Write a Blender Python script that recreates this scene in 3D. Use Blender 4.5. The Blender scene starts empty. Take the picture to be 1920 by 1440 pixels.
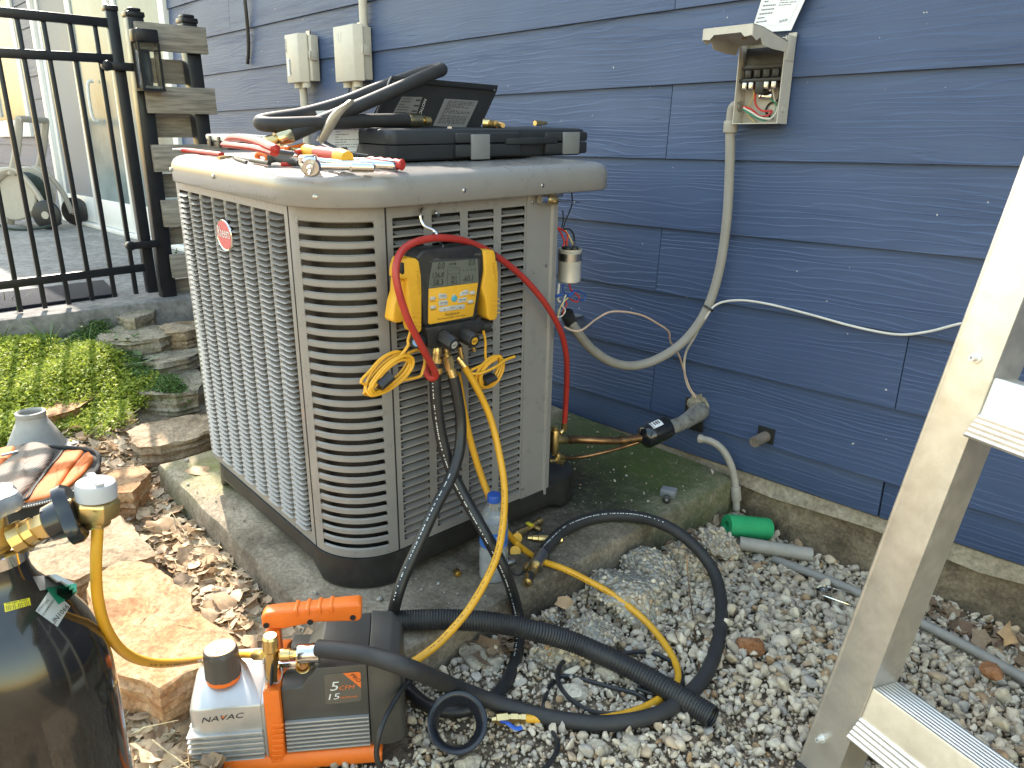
import bpy, bmesh, math, random
import numpy as np
from mathutils import Vector, Matrix, noise

random.seed(7)
RNG = np.random.default_rng(11)
scene = bpy.context.scene
COL = scene.collection
V = Vector

# ------------------------------------------------------------------ camera
CZ = 1.02                      # camera height above the gravel, metres
FPX = 1400.0                   # focal length in pixels of the 1920 px wide photograph
RW = Matrix(((0.69388102, 0.22477836, -0.68410805),
             (0.7199829, -0.20020603, 0.66448639),
             (0.01239961, -0.95362059, -0.30075574)))   # columns: camera right, down, forward in the world
CAM = V((0, 0, CZ))
cd = bpy.data.cameras.new('camera'); cam = bpy.data.objects.new('camera', cd); COL.objects.link(cam)
cd.sensor_width = 36.0; cd.lens = 36.0 * FPX / 1920.0; cd.clip_start = 0.02; cd.clip_end = 2000
m = Matrix((RW.col[0], -RW.col[1], -RW.col[2])).transposed().to_4x4(); m.translation = CAM
cam.matrix_world = m
scene.camera = cam

# ------------------------------------------------------------------ light
SUN_EL, SUN_AZ = math.radians(43), math.radians(17)      # azimuth: behind the house, measured from the wall's own direction
SUN_DIR = V((-math.cos(SUN_AZ) * math.cos(SUN_EL), math.sin(SUN_AZ) * math.cos(SUN_EL), math.sin(SUN_EL)))
world = bpy.data.worlds.new('World'); scene.world = world; world.use_nodes = True
nt = world.node_tree; bg = nt.nodes['Background']
sky = nt.nodes.new('ShaderNodeTexSky'); sky.sky_type = 'NISHITA'; sky.sun_disc = False
sky.sun_elevation = SUN_EL; sky.sun_rotation = math.atan2(SUN_DIR.x, SUN_DIR.y)
sky.dust_density = 1.7; sky.ozone_density = 0.0; sky.air_density = 2.3
nt.links.new(sky.outputs[0], bg.inputs[0]); bg.inputs[1].default_value = 0.15
sd = bpy.data.lights.new('sun', 'SUN'); sun = bpy.data.objects.new('sun', sd); COL.objects.link(sun)
sd.energy = 2.8; sd.angle = math.radians(0.53); sd.color = (1.0, 0.90, 0.79)
sun.rotation_euler = SUN_DIR.to_track_quat('Z', 'Y').to_euler(); sun.location = (-6, 4, 8)
scene.view_settings.view_transform = 'Standard'; scene.view_settings.look = 'None'
scene.view_settings.gamma = 1.0; scene.view_settings.exposure = 2.08; scene.view_settings.use_curve_mapping = False
try:
    scene.cycles.max_bounces = 6; scene.cycles.diffuse_bounces = 3; scene.cycles.glossy_bounces = 3; scene.cycles.transparent_max_bounces = 8
    scene.cycles.use_denoising = True
except Exception: pass

# ------------------------------------------------------------------ survey frames (local x = along a face, y = into it, z = up)
def wray(px, py):
    return RW @ V((px - 960, py - 720, FPX))
class Fr:
    def __init__(s, o, u, d, z):
        s.M = Matrix((V(u).normalized(), V(d).normalized(), V(z).normalized())).transposed().to_4x4(); s.M.translation = V(o)
        s.I = s.M.inverted(); s.c = s.I @ CAM
    def _ray(s, px, py): return s.I.to_3x3() @ wray(px, py)
    def uv(s, px, py, d=0.0):            # point on the local plane y = d
        r = s._ray(px, py); return s.c + r * ((d - s.c.y) / r.y)
    def h(s, px, py, z=0.0):             # point on the local plane z = z
        r = s._ray(px, py); return s.c + r * ((z - s.c.z) / r.z)
    def sx(s, px, py, x=0.0):
        r = s._ray(px, py); return s.c + r * ((x - s.c.x) / r.x)
    def w(s, p): return s.M @ V(p)
    def l(s, p): return s.I @ V(p)
FW0 = Fr((0, 0, 0), (1, 0, 0), (0, 1, 0), (0, 0, 1))
WALL_Y = 1.91
F_W = Fr((0, WALL_Y, 0), (1, 0, 0), (0, 1, 0), (0, 0, 1))
TA = Matrix(((0.99865407, 0.03824077, 0.03503849), (-0.03720826, 0.99886725, -0.02966085), (-0.03613306, 0.02831721, 0.99894571)))
AO = CAM + TA @ V((0, 0, -1.0))          # the settled pad and the unit on it lean two degrees
AX, AY, AZ = TA.col[0], TA.col[1], TA.col[2]
F_A = Fr(AO, AX, AY, AZ)
F_F = Fr(AO + TA @ V((0, 0.645, 0)), AX, AY, AZ)               # long louvred face
F_R = Fr(AO + TA @ V((-1.225, 0, 0)), AY, -AX, AZ)             # face with the gauges; local x = y of the unit

def wz(px, py, z=0.0): return FW0.h(px, py, z)
def wx(px, py, x): return FW0.sx(px, py, x)
def wy(px, py, y): return FW0.uv(px, py, y)
def az(px, py, z=0.0): return F_A.w(F_A.h(px, py, z))          # on a level of the unit
def ax(px, py, x): return F_A.w(F_A.sx(px, py, x))

# ------------------------------------------------------------------ mesh builder
class MB:
    def __init__(s): s.v = []; s.f = []
    def add(s, vs, fs):
        n = len(s.v); s.v += [V(p) for p in vs]; s.f += [tuple(i + n for i in q) for q in fs]; return s
    def box(s, x0, x1, y0, y1, z0, z1, M=None):
        vs = [V((x, y, z)) for z in (z0, z1) for y in (y0, y1) for x in (x0, x1)]
        if M is not None: vs = [M @ p for p in vs]
        return s.add(vs, [(0, 2, 3, 1), (4, 5, 7, 6), (0, 1, 5, 4), (2, 6, 7, 3), (0, 4, 6, 2), (1, 3, 7, 5)])
    def loft(s, rings, closed=True, cap=True):
        n = len(rings[0]); vs = [p for r in rings for p in r]; fs = []
        for i in range(len(rings) - 1):
            for j in range(n if closed else n - 1):
                k = (j + 1) % n; fs.append((i * n + j, i * n + k, (i + 1) * n + k, (i + 1) * n + j))
        if cap and closed: fs.append(tuple(range(n - 1, -1, -1))); fs.append(tuple((len(rings) - 1) * n + j for j in range(n)))
        return s.add(vs, fs)
    def prism(s, poly, y0, y1):          # poly of (x, z), between depths y0 (front) and y1
        a = [V((p[0], y0, p[1])) for p in poly]; b = [V((p[0], y1, p[1])) for p in poly]
        area = sum(poly[i][0] * poly[(i + 1) % len(poly)][1] - poly[(i + 1) % len(poly)][0] * poly[i][1] for i in range(len(poly)))
        return s.loft([b, a] if (area > 0) == (y1 > y0) else [a, b])
    def slab(s, poly, z0, z1):           # poly of (x, y)
        return s.loft([[V((p[0], p[1], z0)) for p in poly], [V((p[0], p[1], z1)) for p in poly]])
    def lathe(s, prof, n=20, M=None):    # prof of (r, z)
        rings = []
        for r, z in prof:
            r = max(r, 1e-5)
            ring = [V((r * math.cos(2 * math.pi * k / n), r * math.sin(2 * math.pi * k / n), z)) for k in range(n)]
            rings.append([M @ p for p in ring] if M is not None else ring)
        return s.loft(rings)
    def tube(s, pts, r, n=10, cap=True, flat=1.0):
        pts = [V(p) for p in pts]; N = len(pts); rr = r if isinstance(r, (list, tuple)) else [r] * N
        t = [(pts[min(i + 1, N - 1)] - pts[max(i - 1, 0)]).normalized() for i in range(N)]
        up = V((0, 0, 1)) if abs(t[0].z) < 0.9 else V((1, 0, 0))
        a = t[0].cross(up).normalized(); rings = []
        for i in range(N):
            a = (a - t[i] * a.dot(t[i])); a.normalize(); b = t[i].cross(a)
            rings.append([pts[i] + (a * math.cos(2 * math.pi * k / n) + b * (flat * math.sin(2 * math.pi * k / n))) * rr[i] for k in range(n)])
        return s.loft(rings, cap=cap)
    def cyl(s, p0, p1, r, n=14, r1=None):
        return s.tube([p0, p1], [r, r if r1 is None else r1], n)
def spline(pts, k=8, closed=False):
    P = [V(p) for p in pts]; n = len(P); out = []
    rng = range(n if closed else n - 1)
    for i in rng:
        if closed: p0, p1, p2, p3 = P[i - 1], P[i], P[(i + 1) % n], P[(i + 2) % n]
        else: p0, p1, p2, p3 = P[max(i - 1, 0)], P[i], P[i + 1], P[min(i + 2, n - 1)]
        for j in range(k):
            t = j / k
            out.append(0.5 * ((2 * p1) + (p2 - p0) * t + (2 * p0 - 5 * p1 + 4 * p2 - p3) * t * t + (3 * p1 - p0 - 3 * p2 + p3) * t ** 3))
    if not closed: out.append(P[-1])
    return out
def axis_M(p, d, side=None):             # matrix whose z axis points along d
    z = V(d).normalized(); a = V(side) if side is not None else (V((0, 0, 1)) if abs(z.z) < 0.9 else V((1, 0, 0)))
    x = (a - z * a.dot(z)).normalized(); y = z.cross(x)
    M = Matrix((x, y, z)).transposed().to_4x4(); M.translation = V(p); return M
def rrect(x0, x1, y0, y1, r, n=6):
    out = []
    rs = r if isinstance(r, (list, tuple)) else [r] * 4     # order: x0y0, x1y0, x1y1, x0y1
    for (cx, cy, a0, q) in ((x0 + rs[0], y0 + rs[0], 180, rs[0]), (x1 - rs[1], y0 + rs[1], 270, rs[1]), (x1 - rs[2], y1 - rs[2], 0, rs[2]), (x0 + rs[3], y1 - rs[3], 90, rs[3])):
        for k in range(n + 1):
            a = math.radians(a0 + 90 * k / n); out.append((cx + q * math.cos(a), cy + q * math.sin(a)))
    return out

BASE = {}
def mesh_from(mb, off=V((0, 0, 0)), name='mesh', smooth=40, bevel=0.0, bseg=2):
    me = bpy.data.meshes.new(name)
    me.from_pydata([tuple(p - off) for p in mb.v], [], mb.f); me.update()
    if bevel > 0 or True:
        bm = bmesh.new(); bm.from_mesh(me)
        if bevel > 0:
            bmesh.ops.remove_doubles(bm, verts=bm.verts, dist=1e-6)
            bmesh.ops.recalc_face_normals(bm, faces=bm.faces)
            es = [e for e in bm.edges if len(e.link_faces) == 2 and e.calc_face_angle(0) > math.radians(35)]
            bmesh.ops.bevel(bm, geom=es, offset=bevel, segments=bseg, profile=0.5, affect='EDGES', clamp_overlap=True)
        else: bmesh.ops.recalc_face_normals(bm, faces=bm.faces)
        bm.to_mesh(me); bm.free()
    if smooth:
        me.shade_smooth()
        try: me.set_sharp_from_angle(angle=math.radians(smooth))
        except Exception: pass
    return me
def thing(name, label, cat, fr=FW0, base=(0, 0, 0), group=None):
    e = bpy.data.objects.new(name, None); COL.objects.link(e); e.empty_display_size = 0.05
    e.matrix_world = fr.M @ Matrix.Translation(V(base)); BASE[e.name] = V(base)
    e['label'] = label; e['category'] = cat
    if group: e['group'] = group
    return e
def root_of(o):
    while o.parent: o = o.parent
    return o
def part(name, mb, mat, parent, smooth=40, bevel=0.0, bseg=2, label=None):
    off = BASE.get(root_of(parent).name, V((0, 0, 0)))
    o = bpy.data.objects.new(name, mesh_from(mb, off, name, smooth, bevel, bseg)); COL.objects.link(o); o.parent = parent
    o.data.materials.append(mat)
    if label: o['label'] = label
    return o
def inst(name, me, parent, loc, rot=None):
    o = bpy.data.objects.new(name, me); COL.objects.link(o); o.parent = parent
    o.location = V(loc) - BASE.get(root_of(parent).name, V((0, 0, 0)))
    if rot is not None: o.rotation_euler = rot
    return o
def single(name, label, cat, mb, mat, fr=FW0, smooth=40, bevel=0.0, group=None, kind=None, bseg=2):
    xs = [p.x for p in mb.v]; ys = [p.y for p in mb.v]; zs = [p.z for p in mb.v]
    base = V(((min(xs) + max(xs)) / 2, (min(ys) + max(ys)) / 2, min(zs)))
    o = bpy.data.objects.new(name, mesh_from(mb, base, name, smooth, bevel, bseg)); COL.objects.link(o)
    o.matrix_world = fr.M @ Matrix.Translation(base); BASE[o.name] = base
    o.data.materials.append(mat)
    if kind: o['kind'] = kind
    if label: o['label'] = label
    if cat: o['category'] = cat
    if group: o['group'] = group
    return o

# ------------------------------------------------------------------ materials
def N(t, kind, **kw):
    n = t.nodes.new(kind)
    for k, v in kw.items():
        if k.startswith('i_'):
            key = k[2:]; n.inputs[int(key) if key.isdigit() else key.replace('_', ' ')].default_value = v
        else: setattr(n, k, v)
    return n
def ramp(t, stops, fac):
    r = t.nodes.new('ShaderNodeValToRGB'); e = r.color_ramp.elements
    e[0].position = stops[0][0]; e[0].color = (*stops[0][1], 1)
    e[1].position = stops[-1][0]; e[1].color = (*stops[-1][1], 1)
    for p, c in stops[1:-1]:
        q = e.new(p); q.color = (*c, 1)
    t.links.new(fac, r.inputs[0]); return r.outputs[0]
MATS = {}
def pm(name, col, rough=0.5, metal=0.0, var=0.12, vs=25.0, bump=0.0, bs=300.0, bd=0.001, spec=0.5, coat=0.0, trans=0.0, ior=1.45, alpha=1.0, dirt=0.0, dirtcol=(0.16, 0.13, 0.09), rv=0.12, sss=0.0, streak=None):
    """plain painted, moulded or metal surface: slight colour drift, gloss drift, fine relief and some dust of its own"""
    if name in MATS: return MATS[name]
    m = bpy.data.materials.new(name); m.use_nodes = True; t = m.node_tree; b = t.nodes['Principled BSDF']
    tc = N(t, 'ShaderNodeTexCoord'); vec = tc.outputs['Object']
    if streak:
        mp = N(t, 'ShaderNodeMapping'); mp.inputs['Scale'].default_value = streak; t.links.new(vec, mp.inputs[0]); vec = mp.outputs[0]
    n1 = N(t, 'ShaderNodeTexNoise', i_Scale=vs, i_Detail=5.0, i_Roughness=0.6); t.links.new(vec, n1.inputs['Vector'])
    lo = tuple(c * (1 - var) for c in col); hi = tuple(min(1, c * (1 + var)) for c in col)
    c = ramp(t, [(0.3, lo), (0.7, hi)], n1.outputs[0])
    if dirt > 0:
        n2 = N(t, 'ShaderNodeTexNoise', i_Scale=vs * 0.7 + 6, i_Detail=9.0, i_Roughness=0.75); t.links.new(tc.outputs['Object'], n2.inputs['Vector'])
        mr = N(t, 'ShaderNodeMapRange'); mr.inputs[1].default_value = 0.48; mr.inputs[2].default_value = 0.75; mr.inputs[4].default_value = dirt
        t.links.new(n2.outputs[0], mr.inputs[0])
        mx = N(t, 'ShaderNodeMix', data_type='RGBA'); mx.inputs[7].default_value = (*dirtcol, 1)
        t.links.new(mr.outputs[0], mx.inputs[0]); t.links.new(c, mx.inputs[6]); c = mx.outputs[2]
    t.links.new(c, b.inputs['Base Color'])
    mr = N(t, 'ShaderNodeMapRange'); mr.inputs[3].default_value = max(0.03, rough - rv); mr.inputs[4].default_value = min(1, rough + rv)
    t.links.new(n1.outputs[0], mr.inputs[0]); t.links.new(mr.outputs[0], b.inputs['Roughness'])
    b.inputs['Metallic'].default_value = metal; b.inputs['Specular IOR Level'].default_value = spec; b.inputs['IOR'].default_value = ior
    b.inputs['Coat Weight'].default_value = coat; b.inputs['Transmission Weight'].default_value = trans; b.inputs['Alpha'].default_value = alpha
    if sss: b.inputs['Subsurface Weight'].default_value = sss
    if bump > 0:
        n3 = N(t, 'ShaderNodeTexNoise', i_Scale=bs, i_Detail=4.0); t.links.new(vec, n3.inputs['Vector'])
        bp = N(t, 'ShaderNodeBump', i_Strength=bump, i_Distance=bd); t.links.new(n3.outputs[0], bp.inputs['Height']); t.links.new(bp.outputs[0], b.inputs['Normal'])
    MATS[name] = m; return m

def siding_mat():
    m = bpy.data.materials.new('painted_cedar_grain_siding'); m.use_nodes = True; t = m.node_tree; b = t.nodes['Principled BSDF']
    tc = N(t, 'ShaderNodeTexCoord'); oi = N(t, 'ShaderNodeObjectInfo')
    sc = N(t, 'ShaderNodeVectorMath', operation='SCALE'); sc.inputs[3].default_value = 37.0
    cb = N(t, 'ShaderNodeCombineXYZ'); t.links.new(oi.outputs['Random'], cb.inputs[0]); t.links.new(oi.outputs['Random'], cb.inputs[2]); t.links.new(cb.outputs[0], sc.inputs[0])
    ad = N(t, 'ShaderNodeVectorMath', operation='ADD'); t.links.new(tc.outputs['Object'], ad.inputs[0]); t.links.new(sc.outputs[0], ad.inputs[1])
    mp = N(t, 'ShaderNodeMapping'); mp.inputs['Scale'].default_value = (0.55, 0.0, 5.0); t.links.new(ad.outputs[0], mp.inputs[0])
    n0 = N(t, 'ShaderNodeTexNoise', i_Scale=2.3, i_Detail=2.0, i_Roughness=0.5); t.links.new(mp.outputs[0], n0.inputs['Vector'])
    mul = N(t, 'ShaderNodeMath', operation='MULTIPLY'); mul.inputs[1].default_value = 7.0; t.links.new(n0.outputs[0], mul.inputs[0])
    # growth rings of a plain-sawn board: z plus a slow field, as stripes
    sp = N(t, 'ShaderNodeSeparateXYZ'); t.links.new(ad.outputs[0], sp.inputs[0])
    mz = N(t, 'ShaderNodeMath', operation='MULTIPLY'); mz.inputs[1].default_value = 62.0; t.links.new(sp.outputs[2], mz.inputs[0])
    sm = N(t, 'ShaderNodeMath', operation='ADD'); t.links.new(mul.outputs[0], sm.inputs[0]); t.links.new(mz.outputs[0], sm.inputs[1])
    mp2 = N(t, 'ShaderNodeMapping'); mp2.inputs['Scale'].default_value = (6.0, 0.0, 60.0); t.links.new(ad.outputs[0], mp2.inputs[0])
    n2 = N(t, 'ShaderNodeTexNoise', i_Scale=1.0, i_Detail=3.0); t.links.new(mp2.outputs[0], n2.inputs['Vector'])
    m2 = N(t, 'ShaderNodeMath', operation='MULTIPLY'); m2.inputs[1].default_value = 1.3; t.links.new(n2.outputs[0], m2.inputs[0])
    s2 = N(t, 'ShaderNodeMath', operation='ADD'); t.links.new(sm.outputs[0], s2.inputs[0]); t.links.new(m2.outputs[0], s2.inputs[1])
    fr = N(t, 'ShaderNodeMath', operation='FRACT'); t.links.new(s2.outputs[0], fr.inputs[0])
    rl = ramp(t, [(0.0, (0, 0, 0)), (0.55, (0.55, 0.55, 0.55)), (0.82, (1, 1, 1)), (1.0, (0, 0, 0))], fr.outputs[0])
    mp3 = N(t, 'ShaderNodeMapping'); mp3.inputs['Scale'].default_value = (1.2, 0.0, 3.0); t.links.new(ad.outputs[0], mp3.inputs[0])
    n3 = N(t, 'ShaderNodeTexNoise', i_Scale=2.0, i_Detail=1.0); t.links.new(mp3.outputs[0], n3.inputs['Vector'])
    mr = N(t, 'ShaderNodeMapRange'); mr.inputs[1].default_value = 0.35; mr.inputs[2].default_value = 0.65; mr.inputs[3].default_value = 0.25; mr.inputs[4].default_value = 0.9
    t.links.new(n3.outputs[0], mr.inputs[0])
    bp = N(t, 'ShaderNodeBump', i_Distance=0.0015); t.links.new(rl, bp.inputs['Height']); t.links.new(mr.outputs[0], bp.inputs['Strength'])
    n4 = N(t, 'ShaderNodeTexNoise', i_Scale=260.0, i_Detail=2.0); t.links.new(tc.outputs['Object'], n4.inputs['Vector'])
    bp2 = N(t, 'ShaderNodeBump', i_Strength=0.12, i_Distance=0.0008); t.links.new(n4.outputs[0], bp2.inputs['Height']); t.links.new(bp.outputs[0], bp2.inputs['Normal'])
    t.links.new(bp2.outputs[0], b.inputs['Normal'])
    n5 = N(t, 'ShaderNodeTexNoise', i_Scale=3.0, i_Detail=6.0); t.links.new(ad.outputs[0], n5.inputs['Vector'])
    c = ramp(t, [(0.3, (0.044, 0.071, 0.145)), (0.7, (0.055, 0.086, 0.171))], n5.outputs[0])
    n6 = N(t, 'ShaderNodeTexNoise', i_Scale=75.0, i_Detail=1.0); t.links.new(ad.outputs[0], n6.inputs['Vector'])
    sp6 = N(t, 'ShaderNodeMapRange'); sp6.inputs[1].default_value = 0.80; sp6.inputs[2].default_value = 0.83; t.links.new(n6.outputs[0], sp6.inputs[0])
    mx = N(t, 'ShaderNodeMix', data_type='RGBA'); mx.inputs[7].default_value = (0.5, 0.48, 0.44, 1); t.links.new(sp6.outputs[0], mx.inputs[0]); t.links.new(c, mx.inputs[6])
    t.links.new(mx.outputs[2], b.inputs['Base Color']); b.inputs['Roughness'].default_value = 0.5; b.inputs['Specular IOR Level'].default_value = 0.4
    return m

def stone_mat(name, cols, scale=9.0, bump=0.5, bd=0.01, layers=0.0, rough=0.85, moss=0.0):
    m = bpy.data.materials.new(name); m.use_nodes = True; t = m.node_tree; b = t.nodes['Principled BSDF']
    tc = N(t, 'ShaderNodeTexCoord'); oi = N(t, 'ShaderNodeObjectInfo')
    ad = N(t, 'ShaderNodeVectorMath', operation='ADD'); t.links.new(tc.outputs['Object'], ad.inputs[0]); t.links.new(oi.outputs['Random'], ad.inputs[1])
    n1 = N(t, 'ShaderNodeTexNoise', i_Scale=scale, i_Detail=10.0, i_Roughness=0.65, i_Distortion=0.6); t.links.new(ad.outputs[0], n1.inputs['Vector'])
    k = len(cols); c = ramp(t, [(0.3 + 0.4 * i / (k - 1), cc) for i, cc in enumerate(cols)], n1.outputs[0])
    n2 = N(t, 'ShaderNodeTexNoise', i_Scale=scale * 12, i_Detail=6.0, i_Roughness=0.7); t.links.new(ad.outputs[0], n2.inputs['Vector'])
    mr = N(t, 'ShaderNodeMapRange'); mr.inputs[1].default_value = 0.3; mr.inputs[2].default_value = 0.7; mr.inputs[3].default_value = 0.55; mr.inputs[4].default_value = 1.4; t.links.new(n2.outputs[0], mr.inputs[0])
    mu = N(t, 'ShaderNodeMix', data_type='RGBA', blend_type='MULTIPLY'); mu.inputs[0].default_value = 1.0; t.links.new(c, mu.inputs[6]); t.links.new(mr.outputs[0], mu.inputs[7]); c = mu.outputs[2]
    if moss:
        n4 = N(t, 'ShaderNodeTexNoise', i_Scale=scale * 0.8 + 2, i_Detail=8.0, i_Roughness=0.7); t.links.new(ad.outputs[0], n4.inputs['Vector'])
        m4 = N(t, 'ShaderNodeMapRange'); m4.inputs[1].default_value = 0.5; m4.inputs[2].default_value = 0.68; m4.inputs[4].default_value = moss; t.links.new(n4.outputs[0], m4.inputs[0])
        mx = N(t, 'ShaderNodeMix', data_type='RGBA'); mx.inputs[7].default_value = (0.10, 0.12, 0.035, 1); t.links.new(m4.outputs[0], mx.inputs[0]); t.links.new(c, mx.inputs[6]); c = mx.outputs[2]
    t.links.new(c, b.inputs['Base Color']); b.inputs['Roughness'].default_value = rough; b.inputs['Specular IOR Level'].default_value = 0.25
    h = n1.outputs[0]
    bp = N(t, 'ShaderNodeBump', i_Strength=bump, i_Distance=bd); t.links.new(h, bp.inputs['Height'])
    bp2 = N(t, 'ShaderNodeBump', i_Strength=0.6, i_Distance=bd * 0.25); t.links.new(n2.outputs[0], bp2.inputs['Height']); t.links.new(bp.outputs[0], bp2.inputs['Normal'])
    t.links.new(bp2.outputs[0], b.inputs['Normal'])
    MATS[name] = m; return m
def island_mat(name, cols, rough=0.8, trans=0.0, bump=0.3, bs=120.0, sat=0.25):
    """many small pieces of one stuff, each with a colour of its own"""
    m = bpy.data.materials.new(name); m.use_nodes = True; t = m.node_tree; b = t.nodes['Principled BSDF']
    g = N(t, 'ShaderNodeNewGeometry'); k = len(cols)
    c = ramp(t, [(i / (k - 1), cc) for i, cc in enumerate(cols)], g.outputs['Random Per Island'])
    tc = N(t, 'ShaderNodeTexCoord'); n2 = N(t, 'ShaderNodeTexNoise', i_Scale=bs, i_Detail=5.0, i_Roughness=0.7); t.links.new(tc.outputs['Object'], n2.inputs['Vector'])
    mr = N(t, 'ShaderNodeMapRange'); mr.inputs[1].default_value = 0.3; mr.inputs[2].default_value = 0.7; mr.inputs[3].default_value = 1 - sat; mr.inputs[4].default_value = 1 + sat; t.links.new(n2.outputs[0], mr.inputs[0])
    mu = N(t, 'ShaderNodeMix', data_type='RGBA', blend_type='MULTIPLY'); mu.inputs[0].default_value = 1.0; t.links.new(c, mu.inputs[6]); t.links.new(mr.outputs[0], mu.inputs[7])
    t.links.new(mu.outputs[2], b.inputs['Base Color']); b.inputs['Roughness'].default_value = rough; b.inputs['Specular IOR Level'].default_value = 0.3
    bp = N(t, 'ShaderNodeBump', i_Strength=bump, i_Distance=0.002); t.links.new(n2.outputs[0], bp.inputs['Height']); t.links.new(bp.outputs[0], b.inputs['Normal'])
    if trans:
        tr = N(t, 'ShaderNodeBsdfTranslucent'); mx = N(t, 'ShaderNodeMixShader'); mx.inputs[0].default_value = trans
        t.links.new(mu.outputs[2], tr.inputs[0]); t.links.new(b.outputs[0], mx.inputs[1]); t.links.new(tr.outputs[0], mx.inputs[2])
        t.links.new(mx.outputs[0], t.nodes['Material Output'].inputs[0])
    MATS[name] = m; return m

M_siding = siding_mat()
M_grey = pm('grey_cabinet_paint', (0.222, 0.210, 0.196), 0.30, var=0.05, bump=0.03, bs=700, coat=0.25, dirt=0.05, dirtcol=(0.30, 0.26, 0.2))
M_greylouv = pm('cabinet_paint_darkened_on_louvres', (0.168, 0.158, 0.150), 0.32, var=0.05, coat=0.15)  # cabinet grey in a darker copy, so the slats look less brightly lit
M_pan = pm('black_base_pan_plastic', (0.022, 0.021, 0.020), 0.40, var=0.2, bump=0.06, bs=500, dirt=0.30, dirtcol=(0.09, 0.08, 0.065))
M_dark = pm('dark_interior', (0.012, 0.012, 0.012), 0.7)
M_coil = pm('condenser_fin_coil', (0.055, 0.05, 0.045), 0.45, metal=0.6, var=0.35, vs=60, bump=0.6, bs=30, streak=(14, 14, 1))
M_blk = pm('black_plastic', (0.018, 0.018, 0.019), 0.45, var=0.15, bump=0.08, bs=900, dirt=0.15)
M_rub = pm('black_hose_rubber', (0.016, 0.016, 0.017), 0.42, var=0.2, bump=0.05, bs=400, dirt=0.22, dirtcol=(0.07, 0.06, 0.05))
M_foam = pm('black_foam_insulation', (0.026, 0.025, 0.025), 0.62, var=0.2, bump=0.12, bs=500, dirt=0.2, dirtcol=(0.08, 0.07, 0.06))
M_case = pm('pebbled_black_case_plastic', (0.022, 0.024, 0.027), 0.55, var=0.15, bump=0.35, bs=650, bd=0.0006)
M_yel = pm('yellow_hose', (0.66, 0.33, 0.02), 0.42, var=0.08, dirt=0.15, dirtcol=(0.25, 0.14, 0.03))
M_yelp = pm('yellow_moulded_plastic', (0.68, 0.36, 0.025), 0.45, var=0.07, bump=0.05, dirt=0.28, dirtcol=(0.28, 0.16, 0.05))
M_red = pm('red_hose', (0.36, 0.030, 0.022), 0.40, var=0.10, dirt=0.12)
M_redp = pm('red_plastic_grip', (0.40, 0.022, 0.014), 0.42, var=0.10, dirt=0.05)
M_orange = pm('orange_plastic', (0.72, 0.15, 0.015), 0.45, var=0.06, bump=0.05, bs=800, dirt=0.20, dirtcol=(0.22, 0.10, 0.04))
M_brass = pm('brass', (0.68, 0.50, 0.22), 0.33, metal=1.0, var=0.12, bump=0.05, bs=800, dirt=0.15, dirtcol=(0.12, 0.08, 0.04))
M_chrome = pm('chromed_steel', (0.62, 0.61, 0.60), 0.14, metal=1.0, var=0.05)
M_steel = pm('steel', (0.42, 0.41, 0.40), 0.34, metal=1.0, var=0.12, dirt=0.15)
M_alu = pm('ladder_aluminium', (0.60, 0.555, 0.49), 0.40, metal=0.75, var=0.14, vs=18, bump=0.10, bs=90, bd=0.0008, dirt=0.45, dirtcol=(0.36, 0.31, 0.24))
M_copper = pm('tarnished_copper', (0.36, 0.20, 0.10), 0.40, metal=1.0, var=0.35, vs=45, dirt=0.3, dirtcol=(0.10, 0.08, 0.06))
M_conduit = pm('grey_pvc_conduit', (0.26, 0.24, 0.21), 0.55, var=0.08, dirt=0.15, dirtcol=(0.2, 0.17, 0.13))
M_pvcw = pm('weathered_pvc', (0.33, 0.30, 0.26), 0.55, var=0.15, dirt=0.4, dirtcol=(0.14, 0.12, 0.08), bump=0.1)
M_beige = pm('beige_enclosure_plastic', (0.49, 0.455, 0.39), 0.48, var=0.06, bump=0.04, dirt=0.15, dirtcol=(0.3, 0.27, 0.2))
M_box = pm('galvanised_painted_box', (0.47, 0.44, 0.39), 0.42, var=0.08, dirt=0.25, dirtcol=(0.2, 0.17, 0.12))
M_white = pm('white_trim_paint', (0.68, 0.68, 0.66), 0.45, var=0.04, dirt=0.12, dirtcol=(0.4, 0.38, 0.33))
M_paper = pm('printed_paper', (0.70, 0.71, 0.72), 0.7, var=0.04)
M_ink = pm('black_ink', (0.02, 0.02, 0.022), 0.6, var=0.05)
M_greyink = pm('grey_print', (0.16, 0.16, 0.165), 0.6, var=0.05)
M_whiteink = pm('white_print', (0.62, 0.62, 0.60), 0.6, var=0.05)
M_orangeink = pm('orange_print', (0.70, 0.16, 0.03), 0.55, var=0.05)
M_fence = pm('black_powder_coat', (0.012, 0.013, 0.016), 0.35, var=0.1)
M_lcd = pm('lcd_glass', (0.115, 0.12, 0.095), 0.15, var=0.05, coat=0.6)
M_lcdink = pm('lcd_segments', (0.025, 0.026, 0.022), 0.4)
M_key = pm('light_grey_rubber_key', (0.42, 0.41, 0.38), 0.5)
M_blue = pm('blue_plastic', (0.03, 0.10, 0.42), 0.35)
M_teal = pm('teal_rubber_key', (0.07, 0.32, 0.42), 0.4)
M_silver = pm('cast_aluminium_paint', (0.46, 0.45, 0.43), 0.34, metal=0.55, var=0.06, bump=0.05, bs=900, dirt=0.12)
M_pumpgrey = pm('charcoal_pump_shell', (0.060, 0.056, 0.050), 0.42, var=0.08, bump=0.06, bs=700, dirt=0.22, dirtcol=(0.14, 0.11, 0.08))
M_wirew = pm('white_wire', (0.62, 0.58, 0.52), 0.5)
M_wirep = pm('beige_wire', (0.52, 0.36, 0.26), 0.5)
M_wirer = pm('red_wire', (0.5, 0.03, 0.02), 0.4)
M_wireg = pm('green_wire', (0.03, 0.22, 0.13), 0.4)
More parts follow.
